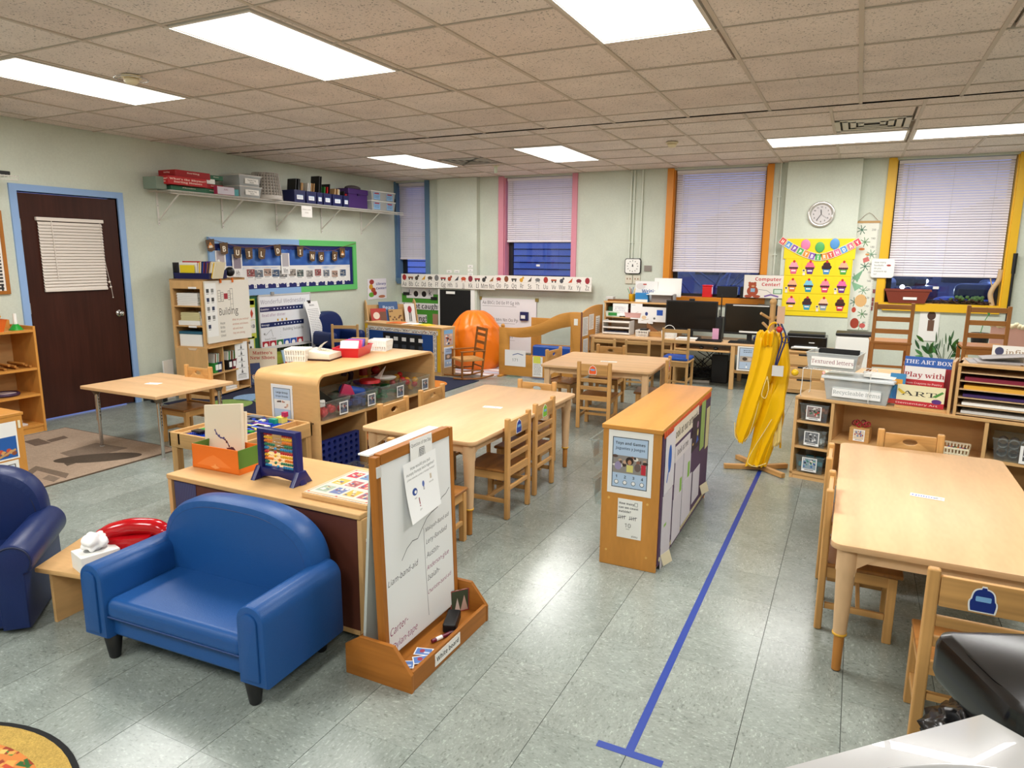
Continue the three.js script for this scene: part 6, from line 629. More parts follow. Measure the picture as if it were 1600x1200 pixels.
// wall clocks, intercom, conduits
{ const t = thing('wall_clock', 'round silver wall clock on the pilaster above the birthday chart', 'clock', [-0.447, 2.075, ZB + 0.132]), r = 0.152; P(t, 'rim', lathe([[r - 0.045, 0.012], [r - 0.03, 0.03], [r - 0.01, 0.034], [r, 0.02], [r, 0], [0, 0]], 40).rotateX(Math.PI / 2), M('#d9d5cf', 0.18, { metalness: 0.6 }));
  const f = cvs(256, 256, (g) => { rc(g, 0, 0, 256, 256, '#cfcaca'); for (let k = 1; k <= 12; k++) tx(g, String(k), 128 + 92 * Math.sin(k * 0.5236), 128 - 92 * Math.cos(k * 0.5236), 27, '#2a2a2c', 'center', 'sans-serif', 'bold'); }); P(t, 'dial', keep(new THREE.CircleGeometry(r - 0.035, 40).translate(0, 0, 0.016)), pm(f, 0.4));
  P(t, 'hour_hand', bx(0.008, 0.055, 0.002, 0, 0.0275, 0.02), C.black, [0, 0, 0], [0, 0, 0.1]); P(t, 'minute_hand', bx(0.006, 0.085, 0.002, 0, 0.0425, 0.022), C.black, [0, 0, 0], [0, 0, 2.55]); P(t, 'second_hand', bx(0.002, 0.09, 0.001, 0, 0.04, 0.024), C.black, [0, 0, 0], [0, 0, -2.2]);
  const q = thing('square_clock', 'small square white clock with black edge above the switch plate', 'clock', [-2.766, 1.432, ZW]); P(q, 'case', ext(rrect(0.225, 0.21, 0.03), 0.03, 0.004), C.black); P(q, 'dial', ext(rrect(0.205, 0.19, 0.025), 0.002), C.white, [0, 0, 0.03]); for (let k = 0; k < 12; k++) P(q, 'hour_mark', bx(0.008, 0.014, 0.002), C.black, [0.072 * Math.sin(k * 0.5236), 0.072 * Math.cos(k * 0.5236), 0.033], [0, 0, -k * 0.5236]); P(q, 'hands', mg(bx(0.012, 0.03, 0.002, 0, 0.012, 0.034), bx(0.02, 0.012, 0.002, 0, 0, 0.034)), C.black);
  const s = thing('switch_plate', 'beige double switch plate under the square clock', 'switch plate', [-2.76, 1.25, ZW]); for (const x of [-0.06, 0.05]) { const p = P(s, 'plate', bx(0.1, 0.115, 0.012, x, 0, 0.006, 0.004), M('#d8d2c0', 0.45)); P(p, 'outlet', mg(bx(0.012, 0.02, 0.003, x - 0.02, 0.01, 0.0125), bx(0.012, 0.02, 0.003, x + 0.02, 0.01, 0.0125)), C.brownp); }
  one('wall_socket', 'small grey metal wall plate beside the square clock', 'wall plate', mg(bx(0.1, 0.075, 0.01), bx(0.03, 0.03, 0.014)), M('#8a8078', 0.5), [-2.56, 1.405, ZW + 0.005]);
  const cm = M('#d9dfd1', 0.5); for (const [x, y0, n] of [[-2.83, 1.32], [-2.785, 1.54], [-2.675, 1.54]]) { const c = thing('wall_conduit', 'painted conduit running from the ceiling down to the square clock', 'conduit', [x, 0, ZW + 0.012], 0, 'conduits above the square clock'); P(c, 'pipe', cyl(0.012, 0.012, HC - y0, 0, (HC + y0) / 2, 0, 10), cm); for (const y of [1.75, 2.3]) P(c, 'strap', bx(0.04, 0.012, 0.028, 0, y, 0), cm); }
  const c = thing('wall_conduit', 'painted conduit running down beside the orange window frame', 'conduit', [-0.945, 0, ZW + 0.014]); P(c, 'pipe', cyl(0.013, 0.013, HC - 0.55, 0, (HC + 0.55) / 2, 0, 10), cm); for (const y of [1.6, 2.3]) P(c, 'strap', bx(0.045, 0.012, 0.03, 0, y, 0), cm);
}
{ // birthday chart
  const zc = ZB + 0.133, t = thing('birthday_chart', 'yellow birthday wall chart with rows of paper cupcakes', 'wall chart', [-0.43, 0, zc]), y0 = 0.86, y1 = 1.79;
  P(t, 'chart', bb(-0.38, 0.37, y0, y1, 0, 0.008, 0.003), M('#f2d713', 0.5)); P(t, 'flap', bb(-0.4, 0.39, 1.55, y1, 0.008, 0.014, 0.003), M('#f2d713', 0.5));
  const fr = ['#f2a0b4', '#e86a90', '#3a1c22', '#f0b090', '#f2b08a', '#7fc4e0', '#f08aa0', '#e46aa8', '#f0a0b8', '#3a2028', '#f2c8a8', '#4a2018'], cp = ['#e05a80', '#5a2a80', '#3a8ac0', '#4aa03a', '#e07a30', '#2a90a8', '#d8406a', '#6a2a8a', '#f2c41a', '#3a9ab8', '#8aa0a8', '#c8304a'];
  const at = atlas(4, 3, 96, (g, i, s) => { rc(g, 0, 0, s, s, '#f2d713'); pl(g, [[26, 50], [72, 50], [64, 86], [34, 86]], cp[i]); ell(g, 49, 46, 28, 13, fr[i]); ell(g, 49, 33, 20, 14, fr[i]); for (let k = 0; k < 5; k++) ell(g, 28 + k * 10, 53, 6, 6, i % 3 === 2 ? '#2a1418' : '#4a1a24'); ell(g, 50, 17, 7, 7, '#c8202a'); rc(g, 36, 64, 26, 8, '#f4e8e4'); if (i % 3 === 1) { rc(g, 8, 60, 16, 14, '#e8e0d8'); rc(g, 10, 62, 10, 8, '#4a3a34'); rc(g, 10, 78, 14, 14, '#e8e0d8'); } });
  for (let r = 0; r < 3; r++) for (let c = 0; c < 4; c++) P(t, 'cupcake_card', cell(at, r * 4 + c, 0.182, 0.2, 0.003), at, [-0.275 + c * 0.183, 1.45 - r * 0.215, 0.011]);
  [['#e884b0', -0.16, 0], ['#58b060', 0.0, -0.03], ['#5a9ad8', 0.16, 0.01]].forEach(([c, x, dy]) => { const b = P(t, 'balloon', sph(0.053, 0, 0, 0, 18).scale(1, 1.2, 0.18), M(c, 0.4), [x, 1.72 + dy, 0.018]); P(b, 'balloon_knot', sph(0.01, 0, -0.06, 0, 8).scale(1, 1, 0.3), M(c, 0.4)); });
  const word = 'HAPPYBIRTHDAY', cols = ['#d84a4a', '#5a9ad8', '#8a5ab0', '#58b060', '#e8923a', '#8a5ab0', '#58b060', '#e8923a', '#d8604a', '#e06a9a', '#5a9ad8', '#d87a8a', '#d84a5a'], la = atlas(5, 3, 64, (g, i, s) => { rc(g, 0, 0, s, s, '#f4ece0'); rc(g, 5, 5, s - 10, s - 10, cols[i % 13]); tx(g, word[i] || '', 32, 34, 44, '#fbf6ec', 'center', 'sans-serif', 'bold'); });
  const b = thing('birthday_banner', 'rainbow letter banner spelling happy birthday over the yellow chart', 'banner', [-0.43, 0, zc + 0.02]); const pt = k => { const x = -0.42 + k / 12 * 0.82; return [x, 1.76 - 0.19 * (1 - Math.pow(Math.abs(x) / 0.42, 1.5))]; }; P(b, 'string', tube(Array.from({ length: 13 }, (_, k) => [pt(k)[0], pt(k)[1] + 0.03, 0]), 0.002, 40, 4), C.paper); for (let k = 0; k < 13; k++) { const [x, y] = pt(k), [xa, ya] = pt(Math.max(0, k - 1)), [xb, yb] = pt(Math.min(12, k + 1)); P(b, 'letter_pennant', cell(la, k, 0.072, 0.084, 0.002), la, [x, y, 0.002], [0, 0, Math.atan2(yb - ya, xb - xa)]); }
}
{ // growth chart and notes
  const tex = cvs(220, 1024, (g, w, h) => { rc(g, 0, 0, w, h, '#e6e6da'); for (let k = 0; k < 9; k++) { const x = rr(20, 180), y = k * 114 + 30; for (let j = 0; j < 7; j++) ln(g, [[x, y + 40], [x + 50 * Math.cos(j * 0.9), y + 40 + 46 * Math.sin(j * 0.9)]], ['#3f6a54', '#5f8a5a', '#7aa080'][k % 3], 7); } ell(g, 70, 250, 30, 12, '#d87a40'); ell(g, 130, 300, 20, 10, '#d89a60'); pl(g, [[90, 340], [140, 320], [160, 360], [100, 380]], '#d0706a'); pl(g, [[0, 520], [110, 440], [60, 560]], '#7fae8a'); pl(g, [[0, 560], [120, 600], [40, 650]], '#8fbe9a'); ell(g, 110, 740, 60, 60, '#e4b67a'); ell(g, 50, 830, 22, 26, '#c8503a'); ell(g, 70, 960, 44, 50, '#a8402c'); ell(g, 150, 980, 30, 24, '#d0605a'); for (let k = 0; k < 12; k++) { tx(g, String(200 - k * 10), 150, 70 + k * 80, 26, '#333'); for (let j = 0; j < 8; j++) rc(g, 205, 70 + k * 80 + j * 10, 15, 2, '#555'); } });
  const t = thing('growth_chart', 'hanging jungle growth chart beside the yellow window', 'growth chart', [0.065, 0, ZW + 0.012]); P(t, 'cloth', card(0.235, 1.27, 0.004), pm(tex, 0.8), [0, 1.345, 0]); P(t, 'top_batten', bx(0.25, 0.025, 0.014, 0, 1.985, 0), W.pine); P(t, 'hanging_cord', tube([[-0.1, 2.0, 0], [0, 2.09, 0], [0.1, 2.0, 0]], 0.002, 8, 4), C.brownp);
  one('speech_note', 'white rounded note with a football question beside the growth chart', 'note', (() => { const m = ext(rrect(0.24, 0.22, 0.03), 0.003); return m; })(), C.paper, [0.262, 1.45, ZB + 0.045]); const sp = scene.children[scene.children.length - 1]; P(sp, 'handwriting', card(0.2, 0.18, 0.001), pm(cvs(160, 144, (g) => { rc(g, 0, 0, 160, 144, '#f3f2ed'); ['How many', 'footballs', 'do you', 'measure up', 'to?'].forEach((s, k) => tx(g, s, 8, 18 + k * 27, 20, '#333')); ell(g, 128, 46, 18, 9, '#a83a34'); })), [0, 0, 0.0038]);
  const pa = M('#8a4a4e', 0.6); [[1365, 455], [1363, 468], [1370, 468], [1377, 468], [1362, 475], [1361, 482]].forEach(([u, v], i) => { const p = atZ(u, v, ZW); one('face_photo', 'tiny face photo stuck on the wall beside the growth chart', 'photo', card(0.035, 0.045, 0.002), pa, [p.x, p.y, ZW], 0, 'face photos beside the growth chart'); });
}
printOn('computer_sign', 'computer center sign with a brown bear under the orange window', 'sign', 'z', ZB + 0.138, 1163, 429, 1225, 467, cvs(384, 256, (g, w, h) => { rc(g, 0, 0, w, h, '#e9e2d8'); g.strokeStyle = '#555'; g.lineWidth = 4; g.strokeRect(2, 2, w - 4, h - 4); tx(g, 'Computer', 104, 48, 50, '#c02a34', 'left', 'sans-serif', 'bold'); tx(g, 'Center!', 168, 104, 48, '#c02a34', 'left', 'sans-serif', 'bold'); ell(g, 88, 180, 52, 56, '#a5492c'); ell(g, 84, 116, 38, 32, '#a5492c'); ell(g, 58, 92, 13, 13, '#a5492c'); ell(g, 108, 92, 13, 13, '#a5492c'); ell(g, 90, 126, 15, 11, '#d09a70'); ell(g, 50, 238, 36, 16, '#a5492c'); ell(g, 128, 238, 36, 16, '#a5492c'); rc(g, 70, 150, 40, 40, '#8fb0c8'); ln(g, [[140, 160], [220, 170], [260, 200]], '#777', 4); rc(g, 280, 150, 80, 56, '#4c8a5a'); rc(g, 288, 158, 64, 40, '#cfe0d0'); ln(g, [[200, 236], [260, 215], [330, 236]], '#7a5aa0', 16); }));
printOn('library_sign', 'library center sign with a bookworm picture on the left wall', 'sign', 'x', XW, 574, 436, 604, 466, cvs(256, 256, (g) => { rc(g, 0, 0, 256, 256, '#efeaf0'); tx(g, 'Library', 112, 66, 40, '#3a3a88', 'left', 'sans-serif', 'bold'); tx(g, 'Center!', 112, 122, 40, '#3a3a88', 'left', 'sans-serif', 'bold'); ell(g, 56, 40, 30, 30, '#a83a34'); ell(g, 46, 100, 26, 34, '#d9a030'); ell(g, 76, 140, 30, 30, '#b0502a'); ell(g, 50, 196, 36, 30, '#6fae3a'); ell(g, 96, 180, 26, 26, '#a02a30'); ell(g, 190, 226, 46, 18, '#c07a5a'); }));
// planter, branch and moss on the yellow window sill; red box on the orange sill
{ const t = thing('window_planter', 'terracotta plastic window planter on the yellow sill', 'planter', [0.545, 1.052, ZB - 0.02]); P(t, 'trough', (() => { const g = tub(0.46, 0.15, 0.16, 0.006, 0.8); return g; })(), M('#7e3320', 0.55)); P(t, 'rim', mg(bx(0.48, 0.022, 0.012, 0, 0.15, 0.08), bx(0.48, 0.022, 0.012, 0, 0.15, -0.08), bx(0.012, 0.022, 0.16, 0.235, 0.15, 0), bx(0.012, 0.022, 0.16, -0.235, 0.15, 0)), M('#7e3320', 0.55)); P(t, 'label_tag', bx(0.14, 0.03, 0.002, 0.03, 0.055, 0.077), C.paper); P(t, 'soil', bx(0.42, 0.01, 0.13, 0, 0.12, 0), M('#2a1c14', 0.9)); P(t, 'wire_hoop', new THREE.TorusGeometry(0.04, 0.003, 6, 20, Math.PI).translate(0, 0.15, 0), C.lgrey);
  const n = thing('twig_nest', 'low heap of brown twigs and moss on the yellow sill', 'twigs', [1.08, 1.052, ZB - 0.05]); P(n, 'twigs', mg(Array.from({ length: 70 }, () => { const x = rr(-0.27, 0.27), h = 0.07 * (1 - Math.pow(x / 0.32, 2)); return rod([x, rr(0.004, h), rr(-0.07, 0.07)], [x + rr(-0.09, 0.09), rr(0.004, h), rr(-0.07, 0.07)], 0.005, 5); })), M('#4a3226', 0.9)).userData.kind = 'stuff'; P(n, 'moss', mg(Array.from({ length: 20 }, () => sph(0.022, rr(-0.1, 0.22), 0.06 + rr(-0.01, 0.02), rr(-0.06, 0), 6))), M('#4c6a3c', 0.95));
  const b = thing('birch_branch', 'pale bent branch leaning in the corner of the yellow window', 'branch', [1.37, 1.052, ZB - 0.02]); P(b, 'stem', tube([[0.02, 0, 0], [-0.01, 0.12, 0], [0.01, 0.2, 0], [0.05, 0.28, 0.0], [0.06, 0.4, 0]], 0.026, 24, 10), M('#c9ab82', 0.7)); P(b, 'twig', tube([[0, 0.2, 0], [-0.02, 0.26, 0.01], [-0.03, 0.3, 0.01]], 0.007, 8, 6), M('#c9ab82', 0.7));
  const r = thing('red_box', 'small bright red box on the orange window sill', 'box', [-1.755, 1.042, ZB - 0.04]); P(r, 'box', bx(0.12, 0.14, 0.1, 0, 0.07, 0, 0.008), M('#e01820', 0.4)); P(r, 'lid', bx(0.128, 0.02, 0.108, 0, 0.15, 0, 0.006), M('#e01820', 0.4));
  one('black_speaker', 'black computer speaker bar standing on the orange window sill', 'speaker', bx(0.26, 0.15, 0.06, 0, 0.075, 0, 0.01), C.black, [-1.5, 1.042, ZB - 0.04]); one('black_speaker', 'second black speaker on the orange window sill beside the computer sign', 'speaker', bx(0.2, 0.15, 0.06, 0, 0.075, 0, 0.01), C.black, [-1.24, 1.042, ZB - 0.04]);
  const bl = thing('black_pole', 'long black broom pole leaning at the right of the yellow window', 'pole', [1.53, 0, ZB + 0.06]); P(bl, 'pole', cyl(0.014, 0.014, 1.5, 0, 0.85, 0, 10), C.black); P(bl, 'grip', cyl(0.022, 0.02, 0.22, 0, 1.52, 0, 10), C.black); P(bl, 'broom_head', bx(0.2, 0.1, 0.04, 0, 0.05, 0), C.black);
  one('window_label', 'tiny white label stuck on the yellow window glass', 'label', card(0.06, 0.03, 0.001), C.paper, [0.84, 1.23, ZB - 0.155]); one('window_label', 'tiny white label stuck on the pink window glass', 'label', card(0.06, 0.03, 0.001), C.paper, [-4.27, 1.42, ZB - 0.155]);
}
// ---------- corner library ----------
{ const t = thing('book_display', 'maple tiered book display in the corner under the library sign', 'book display', [-6.36, 0, -8.72], 0.95), w = 0.78;
  for (const s of [-1, 1]) P(t, 'side_panel', ext(poly([[-0.16, 0], [0.16, 0], [0.16, 0.25], [-0.06, 0.84], [-0.12, 0.88], [-0.16, 0.82]]), 0.018, 0.003).rotateY(-Math.PI / 2), W.shelf, [s * w / 2 + 0.009, 0, 0]);
  for (const [y, z] of [[0.5, -0.02], [0.28, 0.06], [0.06, 0.13]]) { P(t, 'tier_shelf', bb(-w / 2, w / 2, y, y + 0.014, z - 0.05, z + 0.05), W.shelf); P(t, 'tier_lip', bb(-w / 2, w / 2, y, y + 0.05, z + 0.05, z + 0.06), W.shelf); } P(t, 'back_panel', bb(-w / 2, w / 2, 0.02, 0.8, -0.15, -0.14), W.shelf); P(t, 'side_label', bx(0.003, 0.16, 0.09, -w / 2 - 0.012, 0.5, 0.0), C.paper);
  t.updateMatrixWorld(); const cov = atlas(3, 2, 128, (g, i, s) => { rc(g, 0, 0, s, s, ['#3f5f8f', '#b8392f', '#efe9e2', '#c49a5e', '#d9c7a6', '#8a5a3a'][i]); if (i === 0) tx(g, 'Bears', 64, 40, 30, '#dfe6f0', 'center'); if (i === 1) { ell(g, 46, 60, 26, 28, '#f1d9c4'); rc(g, 74, 30, 50, 70, '#7a4a34'); } if (i === 2) { ell(g, 64, 40, 24, 22, '#a8202c'); rc(g, 50, 58, 10, 60, '#1d1d1f'); rc(g, 68, 58, 10, 60, '#1d1d1f'); } if (i === 3) for (let k = 0; k < 14; k++) ell(g, rr(10, 118), rr(10, 118), 8, 7, '#6a4326'); if (i === 4) { ell(g, 40, 60, 20, 24, '#4a4a4a'); tx(g, 'abc', 88, 84, 34, '#333', 'center'); } if (i === 5) rc(g, 20, 40, 88, 50, '#d8c4a8'); });
  const bk = (lb, i, x, y, z, w2, h2) => { const p = t.localToWorld(V3(x, y, z)), o = thing('picture_book', lb, 'book', [p.x, p.y, p.z], 0.95, 'books on the corner display'); const c = P(o, 'cover', cell(cov, i, w2, h2, 0.01), cov, [0, h2 / 2, 0], [-0.3, 0, 0]); };
  bk('blue covered picture book on the top tier of the corner display', 0, -0.04, 0.55, -0.06, 0.3, 0.3); bk('white picture book with a red turkey on the corner display', 2, 0.28, 0.515, -0.0, 0.17, 0.3); bk('red picture book with a child on the corner display', 1, -0.22, 0.515, -0.0, 0.24, 0.24); bk('tan spotted picture book on the corner display', 3, 0.05, 0.515, 0.005, 0.22, 0.22); bk('cream alphabet picture book on the lower tier of the corner display', 4, 0.15, 0.295, 0.075, 0.3, 0.22); bk('brown picture book on the lower tier of the corner display', 5, -0.2, 0.295, 0.075, 0.26, 0.26);
}
{ // blue reading chair and small chair by the library
  const t = thing('reading_chair', 'dark blue vinyl lounge chair against the left wall behind a wooden chair', 'armchair', [-6.34, 0, -7.44], Math.PI / 2 - 0.2); P(t, 'seat', bb(-0.26, 0.26, 0.03, 0.34, -0.24, 0.28, 0.05), vinylN); P(t, 'backrest', ext(arch(0.52, 0.1, 0.5, 0.78), 0.12, 0.04).translate(0, 0, -0.32), vinylN); for (const s of [-1, 1]) P(t, 'arm', bx(0.12, 0.2, 0.46, s * 0.24, 0.43, 0, 0.055), vinylN);
}
function ladderChair(label, x, z, ry, y, h, m, seat, slats = 3, group = 'ladder-back chairs', w = 0.3) { const t = thing('ladder_back_chair', label, 'chair', [x, y, z], ry, group), sh = h * 0.48; for (const s of [-1, 1]) { P(t, 'back_post', bx(0.028, h, 0.026, s * (w / 2 - 0.014), h / 2, -w * 0.45, 0.005), m); P(t, 'front_leg', bx(0.028, sh, 0.028, s * (w / 2 - 0.014), sh / 2, w * 0.42, 0.004), m); P(t, 'side_stretcher', bx(0.014, 0.02, w * 0.85, s * (w / 2 - 0.014), sh * 0.4, -0.005), m); } for (let k = 0; k < slats; k++) P(t, 'slat', bx(w - 0.05, 0.04, 0.014, 0, h - 0.035 - k * (h - sh - 0.03) / slats, -w * 0.45, 0.004), m); P(t, 'seat', bx(w + 0.01, 0.022, w + 0.01, 0, sh, 0, 0.007), m); if (seat) P(t, 'cushion', bx(w, 0.04, w, 0, sh + 0.03, 0, 0.015), seat); P(t, 'apron', mg(bx(w - 0.05, 0.035, 0.014, 0, sh - 0.03, w * 0.42), bx(w - 0.05, 0.05, 0.014, 0, sh - 0.035, -w * 0.45)), m); P(t, 'stretcher', bx(w - 0.05, 0.02, 0.014, 0, sh * 0.35, -w * 0.45), m); return t; }
ladderChair('light wooden chair with two back slats in front of the blue lounge chair', -5.69, -6.85, Math.PI + 0.46, 0, 0.71, W.pine, null, 2, 'ladder-back chairs', 0.34);
ladderChair('light ladder-back chair at the writing desk with letter trays', -2.63, -7.95, Math.PI - 0.05, 0, 0.6, W.pine, null, 2); ladderChair('light ladder-back chair at the writing desk beside the white basket', -2.24, -7.98, Math.PI + 0.05, 0, 0.6, W.pine, null, 2); ladderChair('taller light ladder-back chair with blue seat cushion at the computer', -1.82, -8.12, Math.PI, 0, 0.75, W.pine, C.blue, 3, 'ladder-back chairs', 0.32);
{ // pocket chart shelf
  const t = thing('pocket_chart_shelf', 'low maple shelf with a blue and black pocket chart on its back', 'shelf', [-4.75, 0, -7.56], 0.13), w = 1.38, h = 0.635, d = 0.28;
  t.rotation.y = -0.13; P(t, 'top', bb(-w - 0.004, 0.004, h - 0.02, h, -d, 0.004, 0.003), W.shelf); for (const x of [-w, -0.018]) P(t, 'side_panel', bb(x, x + 0.018, 0, h - 0.02, -d, 0), W.shelf); P(t, 'shelf_board', bb(-w, 0, 0.3, 0.316, -d, -0.012), W.shelf); P(t, 'back_panel', bb(-w, 0, 0.0, h - 0.02, -0.012, -0.001), W.shelf);
  P(t, 'blue_field', bb(-w + 0.06, -0.06, 0.06, h - 0.05, 0, 0.003), M('#174a94', 0.7)); for (const x of [-w, -0.075]) P(t, 'yellow_border', bb(x, x + 0.055, 0.05, h - 0.02, 0, 0.004), M('#e8b81a', 0.6));
  const bt = cvs(1024, 64, (g) => { rc(g, 0, 0, 1024, 64, '#ece6da'); for (let k = 0; k < 60; k++) { ell(g, k * 17 + 6, rr(12, 52), rr(4, 9), rr(4, 9), ['#b8483a', '#7a8aa0', '#3a3a3a', '#d89a50', '#8a6a5a'][k % 5]); } for (let k = 0; k < 8; k++) scrib(g, 20 + k * 128, 20, 80, 3, 8, '#5a5a60'); }); P(t, 'border_strip', card(w - 0.11, 0.055, 0.002), pm(bt), [-w / 2, h - 0.075, 0.0055]); P(t, 'border_strip', card(0.5, 0.055, 0.002), pm(bt), [-w + 0.05, 0.3, 0.0055], [0, 0, Math.PI / 2]); P(t, 'border_strip', card(0.5, 0.055, 0.002), pm(bt), [-0.11, 0.3, 0.0055], [0, 0, Math.PI / 2]); P(t, 'name_strip', card(0.14, 0.06, 0.002), pm(bt), [-0.2, 0.09, 0.006]);
  P(t, 'pocket_chart', bb(-w * 0.75, -w * 0.24, 0.07, h - 0.12, 0.003, 0.006), C.black); const cs = new THREE.Shape(); cs.absellipse(0, 0, 0.13, 0.045, 0, 6.2832); P(t, 'title_cloud', ext(cs, 0.003), M('#4f6c96', 0.6), [-w * 0.5, h - 0.135, 0.008]); for (let r = 0; r < 4; r++) for (let c = 0; c < 5; c++) P(t, 'pocket_card', bx(0.075, 0.05, 0.002, -w * 0.72 + 0.05 + c * 0.148, 0.44 - r * 0.1, 0.008), r ? M(r % 2 ? '#3a3f48' : '#d0cdc6', 0.6) : C.paper);
  const fp = cvs(96, 150, (g) => { rc(g, 0, 0, 96, 150, '#7fb0da'); rc(g, 4, 40, 88, 106, '#c9a898'); for (let k = 0; k < 12; k++) ell(g, rr(14, 84), rr(50, 136), rr(7, 15), rr(7, 15), ['#a8483c', '#5a7ab0', '#e0c4ac', '#3a2c2c', '#f0e8e0'][k % 5]); }); P(t, 'end_poster', card(0.18, 0.2, 0.002), pm(fp), [0.002, 0.5, -0.14], [0, Math.PI / 2, 0]);
  const ep = cvs(110, 170, (g, w2, h2) => { rc(g, 0, 0, w2, h2, '#f1f0ee'); rc(g, 8, 10, w2 - 16, h2 - 20, '#a9c0e0'); scrib(g, 22, 22, 66, 2, 7, '#223'); rc(g, 14, 60, 82, 44, '#7a6a60'); ell(g, 50, 80, 18, 14, '#d8b8a0'); for (const x of [40, 70]) ell(g, x, 132, 8, 8, '#f5f5f5'); }); P(t, 'end_sign', card(0.19, 0.27, 0.002), pm(ep), [0.002, 0.24, -0.14], [0, Math.PI / 2, 0]);
  t.updateMatrixWorld(); [[-0.9, 'orange picture book lying open on the pocket chart shelf', C.orange, 0.2], [-0.62, 'white open booklet lying on the pocket chart shelf', C.paper, 0.1], [-0.4, 'yellow leaflet lying on the pocket chart shelf', C.yellow, -0.2]].forEach(([x, lb, m, r]) => { const p = t.localToWorld(V3(x, h, -0.13)); one('booklet', lb, 'book', mg(bx(0.12, 0.008, 0.17, -0.06, 0.008, 0).rotateZ(0.06), bx(0.12, 0.008, 0.17, 0.06, 0.008, 0).rotateZ(-0.06)), m, [p.x, p.y + 0.002, p.z], r); });
}
{ // rocking chair
  const t = thing('rocking_chair', 'small wooden child rocking chair with ladder back by the orange bean bag', 'rocking chair', [-4.4, 0, -7.62], -0.65); const m = W.dark;
  for (const s of [-1, 1]) { P(t, 'rocker', tube([[s * 0.16, 0.045, -0.3], [s * 0.16, 0.015, -0.12], [s * 0.16, 0.013, 0.08], [s * 0.16, 0.04, 0.26]], 0.012, 20, 8), m); P(t, 'back_post', rod([s * 0.15, 0.02, -0.13], [s * 0.15, 0.65, -0.21], 0.014, 10), m); P(t, 'front_post', rod([s * 0.16, 0.02, 0.14], [s * 0.16, 0.36, 0.14], 0.014, 10), m); P(t, 'armrest', bx(0.04, 0.014, 0.34, s * 0.16, 0.365, -0.01, 0.005), m); P(t, 'side_stretcher', rod([s * 0.155, 0.12, -0.14], [s * 0.155, 0.12, 0.14], 0.009, 8), m); }
  for (const y of [0.36, 0.46, 0.56, 0.63]) P(t, 'slat', bx(0.29, 0.04, 0.01, 0, y, -0.17 - (y - 0.36) * 0.13, 0.003), m); P(t, 'seat', new THREE.CylinderGeometry(1, 1, 0.02, 4, 1).rotateY(Math.PI / 4).scale(0.235, 1, 0.22).translate(0, 0.25, 0), W.chair); P(t, 'seat_slats', mg(Array.from({ length: 9 }, (_, k) => bx(0.026, 0.01, 0.3, -0.14 + k * 0.035, 0.263, 0, 0.003))), W.chair); for (const z of [-0.14, 0.14]) P(t, 'cross_stretcher', rod([-0.155, 0.16, z], [0.155, 0.16, z], 0.009, 8), m);
}
{ // bean bag
  const g = new THREE.SphereGeometry(1, 72, 56), p = g.attributes.position; for (let i = 0; i < p.count; i++) { const x = p.getX(i), y = p.getY(i), z = p.getZ(i), a = Math.atan2(z, x), t = (y + 1) / 2, q = Math.hypot(x, z) || 1e-4; const prof = Math.sqrt(Math.max(0, 1 - Math.pow(Math.abs(t - 0.36) / (t < 0.36 ? 0.52 : 0.66), t < 0.36 ? 3 : 2.0))); const rg = (f) => 1 - Math.abs(Math.sin(f)); const w = 1 + 0.03 * Math.sin(a * 3 + t * 5) + t * t * (0.12 * Math.pow(rg(a * 3.0 + t * 3), 2) - 0.16 * Math.pow(rg(a * 4.5 - t * 5 + 1), 3)) + 0.03 * rg(a * 2 - t * 9 + 0.6) * t + 0.05 * Math.exp(-Math.pow((t - 0.72 - 0.06 * Math.sin(a * 2)) / 0.05, 2)); const R = 0.39 * prof * w * Math.min(1, q * 5); p.setXYZ(i, x / q * R, Math.max(0, t * 0.83 - 0.03), z / q * R); } g.computeVertexNormals();
  const t = thing('bean_bag', 'bright orange vinyl bean bag chair with folded top against the back wall', 'bean bag', [-4.78, 0, -8.5]); P(t, 'bag', g, new THREE.MeshPhysicalMaterial({ color: '#f07a10', roughness: 0.38 })); P(t, 'seam', tube(Array.from({ length: 20 }, (_, k) => { const a = k / 19; return [0.39 * Math.cos(1.2) * (1 - a * 0.75) * 1.04, 0.08 + a * 0.68, 0.39 * Math.sin(1.2) * (1 - a * 0.7) * 1.06]; }), 0.005, 40, 6), M('#c85a08', 0.5)); P(t, 'fold', tube([[-0.17, 0.5, 0.22], [-0.12, 0.6, 0.2], [-0.02, 0.66, 0.17], [0.06, 0.6, 0.22], [0.1, 0.5, 0.27]], 0.035, 30, 10), new THREE.MeshPhysicalMaterial({ color: '#f07a10', roughness: 0.38 }));
}
one('play_mat', 'pink and white striped mat on the floor under the rocking chair', 'mat', mg(bb(-5.0, -4.15, 0, 0.008, -8.95, -7.85, 0.003)), new THREE.MeshStandardMaterial({ color: '#e3c6c4', roughness: 0.9, map: weave3() }));
{ const s = scene.children[scene.children.length - 1]; for (let k = 0; k < 5; k++) P(s, 'stripe', bb(-5.0, -4.15, 0.008, 0.009, -7.95 - k * 0.2, -7.88 - k * 0.2), M(k % 2 ? '#b9c6d8' : '#f2eeea', 0.9)); }
one('green_cushion', 'small green cushion beside the orange bean bag', 'cushion', bx(0.25, 0.2, 0.2, 0, 0.1, 0, 0.05), C.green, [-4.22, 0, -8.55]);
